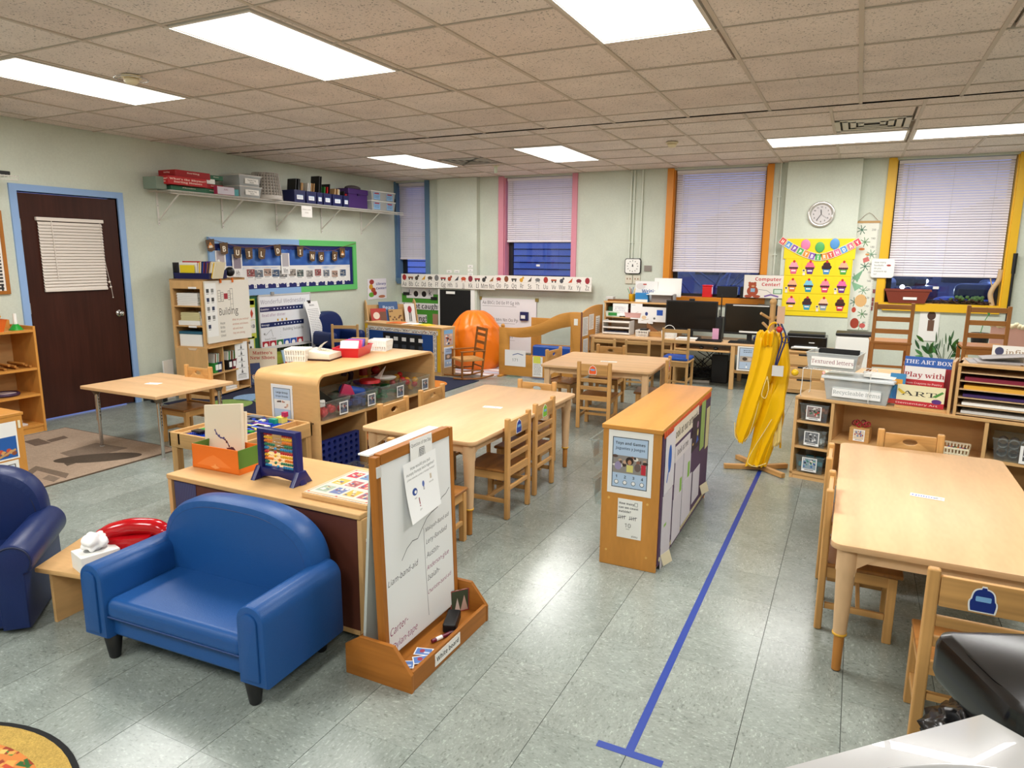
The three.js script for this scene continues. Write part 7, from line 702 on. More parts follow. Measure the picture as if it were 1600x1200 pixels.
{ // curved play panels
  const t = thing('play_divider', 'curved-top wooden play panel with window opening beside the square table', 'play panel', [0, 0, -8.0]); const s = new THREE.Shape(); s.moveTo(-4.13, 0.02); s.lineTo(-3.0, 0.02); s.lineTo(-3.0, 0.88); s.quadraticCurveTo(-3.25, 0.9, -3.45, 0.76); s.quadraticCurveTo(-3.7, 0.62, -4.13, 0.645); s.lineTo(-4.13, 0.02); const h = new THREE.Path(); h.moveTo(-3.98, 0.3); h.lineTo(-3.13, 0.3); h.lineTo(-3.13, 0.7); h.quadraticCurveTo(-3.35, 0.66, -3.5, 0.58); h.quadraticCurveTo(-3.75, 0.5, -3.98, 0.53); s.holes.push(h);
  P(t, 'panel', ext(s, 0.022, 0.004), W.divider); P(t, 'foot', bx(0.05, 0.02, 0.2, -4.08, 0.01, 0.01), W.divider); P(t, 'knob', sph(0.03, -4.08, 0.66, 0.01, 12).scale(1, 1, 0.5), W.divider);
  const pp = cvs(160, 128, (g) => { rc(g, 0, 0, 160, 128, '#f0eff0'); ln(g, [[60, 40], [100, 26], [140, 36]], '#5a6a9a', 6); tx(g, '171', 80, 78, 30, '#888', 'center'); }); P(t, 'note_sheet', card(0.3, 0.21, 0.002), pm(pp), [-3.89, 0.25, 0.0235]); P(t, 'yellow_note', bx(0.1, 0.09, 0.002, -3.58, 0.25, 0.024), M('#d9de5a', 0.7)); const lp = cvs(96, 160, (g) => { rc(g, 0, 0, 96, 160, '#efedea'); scrib(g, 12, 14, 70, 12, 6, '#666'); }); P(t, 'list_sheet', card(0.14, 0.26, 0.002), pm(lp), [-3.57, 0.16, 0.0235]); P(t, 'tag', bx(0.05, 0.08, 0.002, -3.06, 0.76, 0.024), C.paper);
  const u = thing('play_divider', 'second curved wooden play panel covered in posted papers beside the writing desk', 'play panel', [-3.075, 0, -8.02], Math.PI / 2); const s2 = new THREE.Shape(); s2.moveTo(0, 0.02); s2.lineTo(0.95, 0.02); s2.lineTo(0.95, 0.92); s2.quadraticCurveTo(0.4, 0.96, 0, 0.8); P(u, 'panel', ext(s2, 0.02, 0.003), W.divider); [[0.1, 0.62, 0.12, 0.5], [0.28, 0.68, 0.2, 0.24], [0.5, 0.72, 0.18, 0.2], [0.75, 0.6, 0.16, 0.36], [0.3, 0.4, 0.18, 0.24], [0.52, 0.45, 0.14, 0.2], [0.12, 0.25, 0.1, 0.22]].forEach(([x, y, w2, h2], i) => P(u, 'posted_paper', card(w2, h2, 0.002), i === 0 ? M('#7a4a48', 0.7) : pm(lp), [x, y, 0.0215]));
  const k = thing('play_divider', 'wooden play panel with a clear window behind the curved panel', 'play panel', [0, 0, -8.72]); const s3 = poly([[-4.0, 0.02], [-3.25, 0.02], [-3.25, 0.72], [-4.0, 0.72]], [(() => { const q = new THREE.Path(); q.moveTo(-3.85, 0.36); q.lineTo(-3.85, 0.64); q.lineTo(-3.4, 0.64); q.lineTo(-3.4, 0.36); return q; })()]); P(k, 'panel', ext(s3, 0.02, 0.003), W.divider); P(k, 'window_pane', bb(-3.86, -3.39, 0.35, 0.65, 0.008, 0.011), clear); P(k, 'foot', bx(0.05, 0.02, 0.16, -3.9, 0.01, 0.01), W.divider);
  one('blue_mat', 'folded blue vinyl mat standing inside the play panels', 'mat', bx(0.6, 0.36, 0.12, 0, 0.18, 0, 0.03), C.blue, [-3.6, 0.0, -8.58]);
}
// ---------- writing desk and computers ----------
{ const t = thing('writing_desk', 'maple writing desk with open hutch shelf under the square clock', 'desk', [0, 0, 0]), x0 = -3.04, x1 = -1.97, zf = -8.45, zb = -9.15, h = 0.55;
  P(t, 'desk_top', bb(x0, x1, h - 0.024, h, zb, zf, 0.005), W.top); for (const x of [x0 + 0.012, x1 - 0.012]) P(t, 'side_panel', bb(x - 0.012, x + 0.012, 0, h - 0.024, zb, zf - 0.02), W.shelf); P(t, 'modesty_panel', bb(x0, x1, 0.12, h - 0.024, zb, zb + 0.015), W.shelf); P(t, 'front_rail', bb(x0, x1, h - 0.07, h - 0.024, zf - 0.05, zf - 0.03), W.shelf);
  const H = P(t, 'hutch_side', bb(x0 + 0.02, x0 + 0.04, h, 0.965, -9.2, -8.93), W.shelf); P(t, 'hutch_side', bb(-2.04, -2.02, h, 0.965, -9.2, -8.93), W.shelf); P(t, 'hutch_top', bb(x0 + 0.01, -2.01, 0.95, 0.972, -9.2, -8.92, 0.003), W.shelf); P(t, 'hutch_shelf', bb(x0 + 0.04, -2.04, 0.75, 0.765, -9.2, -8.94), W.shelf); P(t, 'hutch_back', bb(x0 + 0.02, -2.02, h, 0.95, -9.2, -9.19), M('#c9b9a4', 0.6)); P(t, 'hutch_divider', bb(-2.78, -2.765, 0.765, 0.95, -9.18, -8.95), W.shelf);
  const dr = i => cvs(128, 110, (g) => { rc(g, 0, 0, 128, 110, '#f4f3f1'); if (i === 0) { for (let k = 0; k < 18; k++) ln(g, [[rr(10, 110), rr(15, 90)], [rr(10, 110), rr(15, 90)]], '#c9c6cc', 2); scrib(g, 16, 30, 90, 3, 8, '#b9b4bc'); } if (i === 1) { scrib(g, 14, 14, 40, 1, 6, '#aaa'); ln(g, [[50, 70], [100, 56]], '#c4c0c0', 3); } if (i === 2) { ell(g, 70, 46, 12, 12, '#2f3f80'); ell(g, 50, 70, 20, 12, '#e8c9a0'); ln(g, [[30, 90], [90, 80]], '#c8a888', 3); } if (i === 3) { rc(g, 46, 20, 44, 40, '#2456b8'); ell(g, 30, 84, 8, 8, '#666'); } });
  [[958, 474, 981, 494, 'scribbled'], [986, 473, 1003, 499, 'faint'], [998, 479, 1020, 506, 'figure'], [1017, 480, 1043, 504, 'blue square']].forEach(([a, b, c, d, n], i) => { const z = -8.925 + i * 0.003; printOn('child_drawing', n + ' child drawing taped to the front of the hutch', 'drawing', 'z', z, a, b, c, d, dr(i), 'drawings on the hutch'); });
  const tray = thing('letter_tray', 'white two-level letter tray on the writing desk', 'letter tray', [-2.78, h, -8.82]); for (const y of [0.012, 0.085, 0.16]) P(tray, 'tray_level', mg(bx(0.36, 0.006, 0.22, 0, y, 0), bx(0.36, 0.02, 0.006, 0, y + 0.008, 0.11)), C.white); for (const s of [-1, 1]) P(tray, 'post', bx(0.012, 0.18, 0.2, s * 0.18, 0.09, 0), C.lgrey); P(tray, 'paper', bx(0.3, 0.02, 0.2, 0, 0.03, 0), M('#555a70', 0.7));
  const bk = globalThis.__bw; const b1 = thing('plastic_basket', 'white slotted basket with black items on the writing desk', 'basket', [-2.42, h, -8.72]); P(b1, 'basket', bk(0.15, 0.075, 0.14, 7), C.white); P(b1, 'contents', mg(bx(0.1, 0.05, 0.09, 0, 0.05, 0), bx(0.08, 0.02, 0.12, 0.02, 0.09, 0)), C.black); const b2 = thing('plastic_basket', 'white handled basket at the end of the writing desk', 'basket', [-2.07, h, -8.7]); P(b2, 'basket', bk(0.16, 0.09, 0.16, 7), C.white); P(b2, 'handle', new THREE.TorusGeometry(0.07, 0.004, 6, 16, Math.PI).translate(0, 0.09, 0), C.white);
  const w = thing('craft_tray', 'small wooden tray with brown paper on the writing desk', 'tray', [-2.25, h, -8.8]); P(w, 'tray', bx(0.18, 0.06, 0.14, 0, 0.03, 0, 0.006), W.chair); P(w, 'brown_paper', ext(poly([[-0.12, 0], [0.04, 0], [-0.12, 0.11]]), 0.004), C.brownp, [-0.02, 0.06, 0]);
  const gb = thing('green_bin', 'white and green letter bin in the hutch', 'bin', [-2.9, 0.765, -9.02]); P(gb, 'tub', tub(0.2, 0.07, 0.2, 0.003, 0.92), M('#dfe9dc', 0.5)); P(gb, 'label', bx(0.12, 0.04, 0.002, 0, 0.035, 0.1), C.green); P(gb, 'contents', bx(0.17, 0.1, 0.1, 0, 0.08, -0.02), M('#3c6a4a', 0.7));
  const pb = thing('marker_bin', 'pink bin of markers in the hutch', 'bin', [-2.62, 0.765, -9.0]); P(pb, 'tub', tub(0.22, 0.06, 0.18, 0.003, 0.92), M('#d9a7a0', 0.5)); P(pb, 'markers', mg(Array.from({ length: 9 }, (_, k) => cyl(0.008, 0.008, 0.1, -0.08 + k * 0.02, 0.06, 0.02, 8))), C.maroon);
  // on the hutch
  const cup = thing('pencil_cup', 'yellow cup of pencils on top of the hutch', 'cup', [-2.67, 0.972, -9.02]); P(cup, 'cup', lathe([[0, 0], [0.038, 0], [0.045, 0.1], [0.04, 0.1], [0.034, 0.006], [0, 0.006]], 18), M('#e0a812', 0.4)); for (let k = 0; k < 5; k++) P(cup, 'pencil', rod([rr(-0.01, 0.01), 0.01, rr(-0.01, 0.01)], [-0.06 + k * 0.026, 0.17 + (k % 2) * 0.02, 0.01], 0.004, 6), [C.green, C.red, C.black, C.blue, C.yellow][k]);
  const wc = cvs(200, 160, (g) => { rc(g, 0, 0, 200, 160, '#f1efec'); ell(g, 50, 40, 40, 24, '#dfd8d4'); rc(g, 70, 20, 30, 10, '#b8483c'); tx(g, 'Writing', 60, 80, 44, '#24448a', 'left', 'sans-serif', 'bold'); rc(g, 0, 110, 200, 50, '#eee'); }); one('writing_sign', 'white writing center sign standing on the hutch', 'sign', card(0.3, 0.27, 0.004), pm(wc), [-2.5, 1.105, -9.1], 0.05);
  const bb2 = thing('blue_carton', 'blue and white carton on top of the hutch', 'carton', [-2.52, 0.972, -8.99]); P(bb2, 'carton', bx(0.17, 0.12, 0.08, 0, 0.06, 0, 0.003), M('#2f86c8', 0.45)); P(bb2, 'white_panel', bx(0.16, 0.035, 0.002, 0, 0.018, 0.041), C.paper);
  const ls = thing('laptop_stand', 'white open binder leaning on a box on the hutch', 'binder', [-2.26, 0.972, -9.04]); P(ls, 'box', bx(0.26, 0.1, 0.16, 0, 0.05, 0, 0.004), M('#8a807c', 0.6)); P(ls, 'cover', bx(0.36, 0.24, 0.008, 0.04, 0.2, -0.05).rotateX(-0.12), C.white); P(ls, 'page', bx(0.34, 0.006, 0.16, -0.02, 0.115, 0.03).rotateX(0.1), C.white); P(ls, 'ring_spine', bx(0.02, 0.09, 0.09, 0.17, 0.07, 0.06), C.grey);
  one('flat_folder', 'thin brown folder lying on the hutch end', 'folder', bx(0.3, 0.02, 0.18, 0, 0.01, 0), W.dark, [-2.84, 0.972, -9.05]); one('white_case', 'small clear white case lying on the hutch corner', 'case', bx(0.1, 0.035, 0.1, 0, 0.0175, 0, 0.004), C.lgrey, [-2.97, 0.993, -9.03]);
}
{ const t = thing('computer_desk', 'maple computer desk with keyboard shelf below two black monitors', 'desk', [0, 0, 0]), x0 = -1.95, x1 = -0.74, zf = -8.45, zb = -9.15, h = 0.55;
  P(t, 'desk_top', bb(x0, x1, h - 0.022, h, zb, zf, 0.005), W.top); P(t, 'keyboard_shelf', bb(x0 + 0.02, -1.28, 0.44, 0.46, zb + 0.1, zf + 0.01, 0.004), W.shelf); P(t, 'side_panel', bb(x0, x0 + 0.022, 0, h - 0.022, zb, zf - 0.02), W.shelf); for (const x of [-1.27, -0.8]) { P(t, 'leg', bb(x, x + 0.05, 0, h - 0.022, zf - 0.06, zf - 0.005, 0.004), W.shelf); P(t, 'leg', bb(x, x + 0.05, 0, h - 0.022, zb, zb + 0.05, 0.004), W.shelf); } P(t, 'cross_rail', bb(-1.22, -0.8, 0.2, 0.24, zf - 0.05, zf - 0.03), W.shelf); P(t, 'apron', bb(-1.22, -0.8, 0.42, h - 0.022, zf - 0.05, zf - 0.03), W.shelf);
  const sg = cvs(160, 220, (g, w, h2) => { rc(g, 0, 0, w, h2, '#f1f0ee'); rc(g, 16, 14, w - 32, h2 - 28, '#333c48'); rc(g, 20, 18, w - 40, h2 - 36, '#b9cbe2'); scrib(g, 50, 34, 66, 2, 8, '#27303e'); rc(g, 24, 88, w - 48, 50, '#b8a898'); ell(g, 64, 112, 20, 16, '#4a3c36'); ell(g, 104, 114, 18, 14, '#d8c0a8'); tx(g, '1', 80, 160, 20, '#222', 'center'); ell(g, 80, 184, 8, 8, '#fff'); }); P(t, 'sign', card(0.22, 0.29, 0.002), pm(sg, 0.4), [-1.08, 0.385, zf - 0.002]);
  const mon = (lb, x0, x1, y0, y1, z, m) => { const cx = (x0 + x1) / 2, o = thing('monitor', lb, 'monitor', [cx, h, z]); P(o, 'housing', bx(x1 - x0, y1 - y0, 0.035, 0, (y0 + y1) / 2 - h, 0, 0.006), C.black); P(o, 'screen', bx(x1 - x0 - 0.03, y1 - y0 - 0.045, 0.002, 0, (y0 + y1) / 2 - h + 0.006, 0.018), m); P(o, 'stand_neck', bx(0.06, 0.12, 0.03, 0, 0.07, -0.02), C.black); P(o, 'stand_base', flat(ext(rrect(0.26, 0.18, 0.05), 0.012, 0.003)), C.black, [0, 0, 0]); return o; };
  const m1 = mon('black monitor with webcam on top, nearer the writing hutch', -2.165, -1.52, 0.635, 1.018, -8.86, M('#060608', 0.2)); m1.position.x = -1.84; P(m1, 'webcam', bx(0.07, 0.03, 0.03, 0, 1.03 - h, 0, 0.01), C.black); const m2 = mon('black monitor beside the smock stand with a white strip on its base', -1.425, -0.815, 0.63, 1.0, -8.84, M('#17140f', 0.16)); P(m2, 'white_strip', bx(0.24, 0.02, 0.004, 0, 0.115, 0.02), C.paper); P(m2, 'top_strip', bx(0.42, 0.014, 0.004, 0, 0.435, 0.02), C.lgrey);
  const kb = (lb, x, m) => { const k = thing('keyboard', lb, 'keyboard', [x, h, -8.6], 0.03); P(k, 'body', bx(0.4, 0.018, 0.14, 0, 0.009, 0, 0.005), m); P(k, 'keys', mg(Array.from({ length: 60 }, (_, i) => bx(0.022, 0.006, 0.02, -0.18 + (i % 15) * 0.0257, 0.02, -0.045 + Math.floor(i / 15) * 0.028))), m).userData.kind = 'stuff'; }; kb('black keyboard in front of the webcam monitor', -1.6, C.black); kb('black keyboard in front of the second monitor', -1.12, C.black);
  one('paper_stack', 'stack of white papers in front of the webcam monitor', 'paper stack', mg(bx(0.24, 0.02, 0.16, 0, 0.01, 0), bx(0.23, 0.01, 0.15, 0.02, 0.026, 0.01)), C.paper, [-1.83, h, -8.58], 0.1);
  const pc = thing('computer_tower', 'slim black computer box with tall antenna between the monitors', 'computer', [-1.475, h, -8.85]); P(pc, 'body', bx(0.07, 0.28, 0.2, 0, 0.14, 0, 0.008), C.black); P(pc, 'antenna', cyl(0.006, 0.01, 0.3, 0, 0.42, 0, 8), C.black); P(pc, 'small_antenna', cyl(0.005, 0.007, 0.1, -0.02, 0.32, 0, 8), C.black); const pk = one('pink_note', 'pink sticky note sheet leaning between the monitors', 'note', card(0.075, 0.15, 0.003), M('#e3a8c8', 0.6), [-1.5, h + 0.075, -8.7], 0.02);
  const bs = thing('desk_gadget', 'small blue ball lamp on the computer desk', 'gadget', [-1.02, h, -8.7]); P(bs, 'ball', sph(0.035, 0, 0.055, 0, 14), C.navy); P(bs, 'base', cyl(0.02, 0.028, 0.03, 0, 0.015, 0, 12), C.black);
  const cb = thing('cable_tangle', 'tangle of black cables on the floor under the computer desk', 'cables', [-1.6, 0, -8.95]); for (let k = 0; k < 9; k++) P(cb, 'cable', tube(Array.from({ length: 7 }, (_, i) => [rr(-0.28, 0.28), 0.012 + (i === 0 || i === 6 ? rr(0.2, 0.42) : rr(0, 0.16)), rr(-0.12, 0.12)]), 0.006, 36, 5), C.black); one('power_strip', 'white power cord strip on the floor under the computer desk', 'power strip', bx(0.3, 0.03, 0.05, 0, 0.015, 0, 0.006), C.lgrey, [-1.7, 0, -8.75], 0.2); one('black_computer_case', 'black floor-standing computer case in the shade under the computer desk', 'computer', bx(0.2, 0.36, 0.3, 0, 0.18, 0, 0.01), C.black, [-1.45, 0, -8.98], 0);
  for (const x of [-1.62, -1.45]) one('desk_mouse', (x < -1.5 ? 'black mouse on the keyboard shelf under the webcam monitor' : 'black mouse at the end of the keyboard shelf'), 'mouse', sph(0.03, 0, 0.02, 0, 12).scale(1, 0.6, 1.6).translate(0, 0.008, 0), C.black, [x, 0.46, -8.5]);
}
{ // printer cabinet, printer, white bin
  const t = thing('drawer_cabinet', 'maple drawer cabinet under the black printer', 'cabinet', [-0.44, 0, -8.75]); P(t, 'body', bb(-0.26, 0.26, 0.02, 0.5, -0.24, 0.24), W.shelf); P(t, 'top', bb(-0.27, 0.27, 0.49, 0.51, -0.25, 0.26, 0.004), W.shelf); for (let k = 0; k < 3; k++) { const d = P(t, 'drawer_front', bb(-0.24, 0.24, 0.06 + k * 0.145, 0.175 + k * 0.145, 0.24, 0.255, 0.004), W.shelf); P(d, 'pull_slot', bb(-0.08, 0.08, 0.165 + k * 0.145, 0.185 + k * 0.145, 0.246, 0.257, 0.004), C.black); }
  const p = thing('printer', 'black inkjet printer on the drawer cabinet', 'printer', [-0.46, 0.51, -8.78]); P(p, 'body', bx(0.44, 0.16, 0.34, 0, 0.08, 0, 0.015), C.blackGloss); P(p, 'lid', bx(0.4, 0.03, 0.3, -0.01, 0.175, -0.01, 0.008), C.black); P(p, 'paper_tray', bx(0.3, 0.01, 0.14, 0, 0.03, 0.2), C.lgrey); P(p, 'logo', bx(0.06, 0.01, 0.002, 0.06, 0.09, 0.1715), C.lgrey); P(p, 'paper', bx(0.25, 0.008, 0.16, 0, 0.04, 0.2), C.paper);
  const w = thing('white_bin', 'white lidded bin with black top beside the printer', 'bin', [0.03, 0, -8.55]); P(w, 'bin', bx(0.36, 0.72, 0.3, 0, 0.36, 0, 0.02), C.white); P(w, 'lid', bx(0.37, 0.035, 0.31, 0, 0.735, 0, 0.014), C.black);
}
// ---------- smock stand ----------
{ const t = thing('coat_stand', 'wooden coat stand with crossed feet behind the yellow smocks', 'coat stand', [-0.52, 0, -5.28]); P(t, 'pole', cyl(0.02, 0.022, 1.22, 0, 0.63, 0, 14), W.pine); P(t, 'finial', sph(0.026, 0, 1.25, 0, 12), W.pine); for (const [x, z] of [[-0.25, 0.1], [0.17, 0.15], [0.17, -0.13], [-0.2, -0.2]]) P(t, 'foot', bar([0, 0.02, 0], [x, 0.02, z], 0.035, 0.032), W.chair); for (let k = 0; k < 4; k++) { const a = 0.8 + k * Math.PI / 2; P(t, 'peg', rod([0, 1.04 + (k % 2) * 0.08, 0], [0.1 * Math.cos(a), 1.09 + (k % 2) * 0.08, 0.1 * Math.sin(a)], 0.01, 8), W.pine); }
  const sm = new THREE.MeshPhysicalMaterial({ color: '#f0bb0a', roughness: 0.32, side: THREE.DoubleSide, specularIntensity: 0.7 }), ins = M('#ecd58a', 0.7, { side: THREE.DoubleSide });
  const drape = (px, z0, b, amp, k, ph) => { const R = [], N = 44, M2 = 30; for (let j = 0; j <= M2; j++) { const q = j / M2 * (px.length - 1), i = Math.min(Math.floor(q), px.length - 2), f = q - i, m = n => px[i][n] + (px[i + 1][n] - px[i][n]) * f; R.push([m(0), m(1), m(2)]); }
    const pos = [], idx = []; R.forEach(([v, ul, ur], j) => { const A = atZ(ul, v, z0), B = atZ(ur, v, z0), t = j / M2, e = Math.sin(Math.min(1, t * 5) * 1.57); for (let n = 0; n < 2 * N; n++) { const fr = n < N, s = fr ? -1 + 2 * n / N : 1 - 2 * (n - N) / N, fold = amp * e * (1.4 - 2.4 * Math.abs(Math.sin(k * 0.9 * s * 3.14 + ph + t * 1.2)) + 0.4 * Math.sin(k * 1.9 * s * 3.14 - ph + t * 4)), c = Math.sqrt(Math.max(0, 1 - s * s)); pos.push((A.x + B.x) / 2 + (B.x - A.x) / 2 * s, A.y + (B.y - A.y) * (s + 1) / 2 + 0.008 * Math.sin(s * 9 + ph), z0 + (fr ? 1 : -1) * (b * c * e) + fold * c); } });
    const W2 = 2 * N; for (let j = 0; j < M2; j++) for (let n = 0; n < W2; n++) { const a = j * W2 + n, c = j * W2 + (n + 1) % W2; idx.push(a, a + W2, c, c, a + W2, c + W2); } const g = new THREE.BufferGeometry(); g.setAttribute('position', new THREE.Float32BufferAttribute(pos, 3)); g.setIndex(idx); g.setAttribute('uv', new THREE.Float32BufferAttribute(new Float32Array(pos.length / 3 * 2), 2)); g.computeVertexNormals(); return g; };
  const edge = (pts, z, r = 0.0035) => tube(pts.map(([u, v]) => { const q = atZ(u, v, z); return [q.x, q.y, q.z]; }), r, 50, 6), z = -5.2;
  const A = thing('smock', 'bright yellow vinyl smock hanging toward the toy shelf side of the stand', 'smock', [0, 0, 0], 0, 'yellow smocks'); P(A, 'body', drape([[517, 1183, 1213], [530, 1180, 1217], [560, 1175, 1214], [590, 1168, 1206], [620, 1160, 1195], [650, 1152, 1186], [675, 1148, 1174], [690, 1154, 1164]], z + 0.03, 0.045, 0.012, 1.1, 1), sm); P(A, 'piping', edge([[1199, 585], [1188, 618], [1180, 650], [1170, 680], [1158, 691], [1149, 682], [1148, 660]], z + 0.06), ins); P(A, 'collar', drape([[517, 1188, 1212], [524, 1186, 1214], [540, 1190, 1212]], z + 0.05, 0.035, 0.012, 2, 2), sm); P(A, 'tie_strap', edge([[1176, 640], [1174, 660], [1170, 672]], z, 0.007), M('#d9a40a', 0.5));
  const B = thing('smock', 'bright yellow vinyl smock hanging low on the art shelf side of the stand', 'smock', [0, 0, 0], 0, 'yellow smocks'); P(B, 'body', drape([[521, 1207, 1229], [545, 1206, 1233], [575, 1203, 1235], [600, 1198, 1232], [625, 1188, 1226], [655, 1180, 1221], [690, 1176, 1212], [712, 1173, 1204], [727, 1180, 1198]], z - 0.04, 0.05, 0.016, 1.3, 3), sm); P(B, 'hem_flap', drape([[600, 1200, 1228], [640, 1186, 1226], [670, 1178, 1214], [700, 1172, 1200], [727, 1164, 1190]], z + 0.0, 0.025, 0.012, 0.9, 0.5), sm); P(B, 'lining', drape([[640, 1208, 1222], [670, 1206, 1222], [690, 1204, 1220], [697, 1206, 1214]], z - 0.02, 0.02, 0.01, 2, 1), ins); P(B, 'piping', edge([[1206, 655], [1192, 678], [1178, 700], [1168, 722], [1180, 729], [1197, 724]], z + 0.03), ins); P(B, 'tie_strap', edge([[1222, 628], [1224, 650], [1220, 672], [1219, 700]], z - 0.05, 0.008), M('#d9a40a', 0.5)); P(B, 'neck_loop', new THREE.TorusGeometry(0.06, 0.008, 8, 24).scale(0.7, 1, 1), sm, [-0.49, 1.05, z + 0.02]); P(B, 'armhole_edge', edge([[1199, 588], [1193, 605], [1190, 618], [1196, 622], [1201, 606], [1199, 588]], z + 0.075), ins);
  const L = thing('lanyard', 'dark blue lanyard with red clasp and white badge on the coat stand', 'lanyard', [-0.45, 0, -5.14]); P(L, 'strap', tube([[-0.02, 1.12, 0], [0.02, 1.0, 0.02], [0.0, 0.88, 0.03], [-0.01, 0.82, 0.03]], 0.006, 24, 6), C.navy); P(L, 'strap', tube([[0.0, 1.12, 0], [0.045, 1.02, 0.02], [0.02, 0.9, 0.03], [0.0, 0.82, 0.03]], 0.006, 24, 6), C.navy); P(L, 'red_clasp', sph(0.022, 0.0, 1.07, 0.03, 12), C.red); P(L, 'badge', bx(0.075, 0.075, 0.003, 0.01, 0.78, 0.035), C.lgrey); P(L, 'ring', new THREE.TorusGeometry(0.022, 0.003, 6, 18), C.navy, [0.045, 1.0, 0.03]); P(L, 'paper_doll', bx(0.05, 0.12, 0.003, 0, 1.17, 0.01), M('#c9a488', 0.7)); P(L, 'yellow_ball', sph(0.025, 0.12, 0.77, -0.02, 12), C.yellow);
}
// ---------- art shelf ----------
{ const t = thing('art_shelf', 'maple art shelf with cubbies and a wide open bay behind large table', 'shelf', [-0.315, 0, -5.19], -0.19), h = 0.6, d = 0.34, Lx = 1.75;
  P(t, 'top', bb(0, Lx, h - 0.02, h, -d, 0.006, 0.004), W.shelf); P(t, 'bottom', bb(0, Lx, 0.03, 0.05, -d, 0), W.shelf); P(t, 'toe_kick', bb(0.02, Lx, 0, 0.05, -0.02, -0.006), W.shelf); P(t, 'back_panel', bb(0, Lx, 0.03, h - 0.02, -d, -d + 0.012), W.shelf); for (const x of [0, 0.24, 1.12, Lx - 0.02]) P(t, 'upright', bb(x, x + 0.02, 0, h - 0.02, -d + 0.012, 0), W.shelf); for (const y of [0.225, 0.41]) P(t, 'cubby_shelf', bb(0.02, 0.24, y, y + 0.016, -d + 0.012, -0.005), W.shelf); P(t, 'bay_shelf', bb(0.26, 1.12, 0.3, 0.318, -d + 0.012, -0.005), W.shelf); P(t, 'bay_shelf', bb(1.14, Lx - 0.02, 0.33, 0.348, -d + 0.012, -0.005), W.shelf);
  t.updateMatrixWorld(); const at = (x, y, z) => { const p = t.localToWorld(V3(x, y, z)); return [p.x, p.y, p.z]; }, RY = -0.19, T2x = (n, lb, c, x, y, z, g) => thing(n, lb, c, at(x, y, z), RY, g);
  const pics = atlas(3, 2, 96, (g, i, s) => { rc(g, 0, 0, s, s, '#f4f3f0'); rc(g, 8, 8, s - 16, s - 26, ['#8a7a78', '#707478', '#8fa2b0', '#d8c8b0', '#4a4a4c', '#6a8aa8'][i]); for (let k = 0; k < 22; k++) ell(g, rr(14, 80), rr(14, 64), rr(3, 9), rr(3, 8), [['#b83a34', '#3a3a3a', '#d8d0c8', '#3a6a4a'], ['#d8d8d8', '#3a3a3c', '#8a8a8a', '#b8b8b8'], ['#3a6aa8', '#2f8a6a', '#e8e0d0', '#333'], ['#a83a44', '#5a7ab0', '#e0d8d0', '#8a5a70'], ['#ddd', '#222', '#999', '#555'], ['#fff', '#345', '#9ab', '#678']][i][k % 4]); rc(g, 20, s - 14, 56, 4, '#555'); });
  [['round coloured beads', 0.426, 0, '#b8683a'], ['white and grey pom poms', 0.241, 1, '#c9c9c9'], ['blue and green foam shapes', 0.05, 2, '#2f7a88']].forEach(([n, y, i, c]) => { const b = T2x('clear_bin', 'clear bin of ' + n + ' in the art shelf cubbies', 'bin', 0.13, y, -0.11, 'clear bins in the art shelf'); P(b, 'tub', tub(0.19, 0.125, 0.22, 0.003, 0.88), clear); P(b, 'picture_label', cell(pics, i, 0.1, 0.1, 0.002), pics, [0, 0.065, 0.108]); P(b, 'contents', i === 2 ? mg(Array.from({ length: 20 }, () => bx(0.05, 0.03, 0.02, rr(-0.06, 0.06), rr(0.02, 0.09), rr(-0.08, 0.08)))) : mg(Array.from({ length: 26 }, () => sph(0.016, rr(-0.07, 0.07), rr(0.02, 0.08), rr(-0.08, 0.085), 8))), M(c, 0.6)); });
  { const b = T2x('scissor_block', 'wooden scissor block with red handles and label in the open bay', 'scissor block', 0.42, 0.318, -0.1); P(b, 'block', bx(0.125, 0.1, 0.09, 0, 0.05, 0, 0.004), W.chair); P(b, 'picture_label', cell(pics, 3, 0.07, 0.08, 0.002), pics, [0.0, 0.05, 0.046]); for (let k = 0; k < 6; k++) P(b, 'scissor_handle', new THREE.TorusGeometry(0.016, 0.004, 6, 14), k % 3 ? M('#a81a2c', 0.4) : C.maroon, [-0.045 + k * 0.018, 0.12 + (k % 2) * 0.01, -0.02 + (k % 3) * 0.02], [0, 0.6, 0]); }
  { const b = T2x('plastic_basket', 'cream slotted basket of markers in the open bay of the art shelf', 'basket', 0.98, 0.318, -0.08); P(b, 'basket', globalThis.__bw(0.15, 0.07, 0.17, 8), C.cream); for (let k = 0; k < 9; k++) P(b, 'marker', cyl(0.007, 0.007, 0.12, 0, 0, 0, 8).rotateX(1.4), [C.orange, C.blue, C.red, C.navy, C.green][k % 5], [-0.05 + k * 0.0125, 0.055, 0]); one('picture_tag', 'small black and white picture tag under the marker basket', 'tag', flat(card(0.08, 0.05, 0.001)), M('#8a8a88', 0.6), at(1.02, 0.319, 0.0), RY); }
  { const b = T2x('clear_bin', 'clear bin of cardboard tubes with a striped label in the art shelf', 'bin', 1.42, 0.348, -0.12); P(b, 'tub', tub(0.5, 0.14, 0.24, 0.003, 0.94), clear); P(b, 'picture_label', cell(pics, 4, 0.26, 0.11, 0.002), pics, [0.02, 0.06, 0.12]); for (let k = 0; k < 9; k++) P(b, 'cardboard_tube', new THREE.CylinderGeometry(0.026, 0.026, 0.12, 16, 1, true).rotateX(Math.PI / 2), M('#8d8a86', 0.7, { side: THREE.DoubleSide }), [-0.2 + (k % 5) * 0.058, 0.05 + Math.floor(k / 5) * 0.055, 0.03]); }
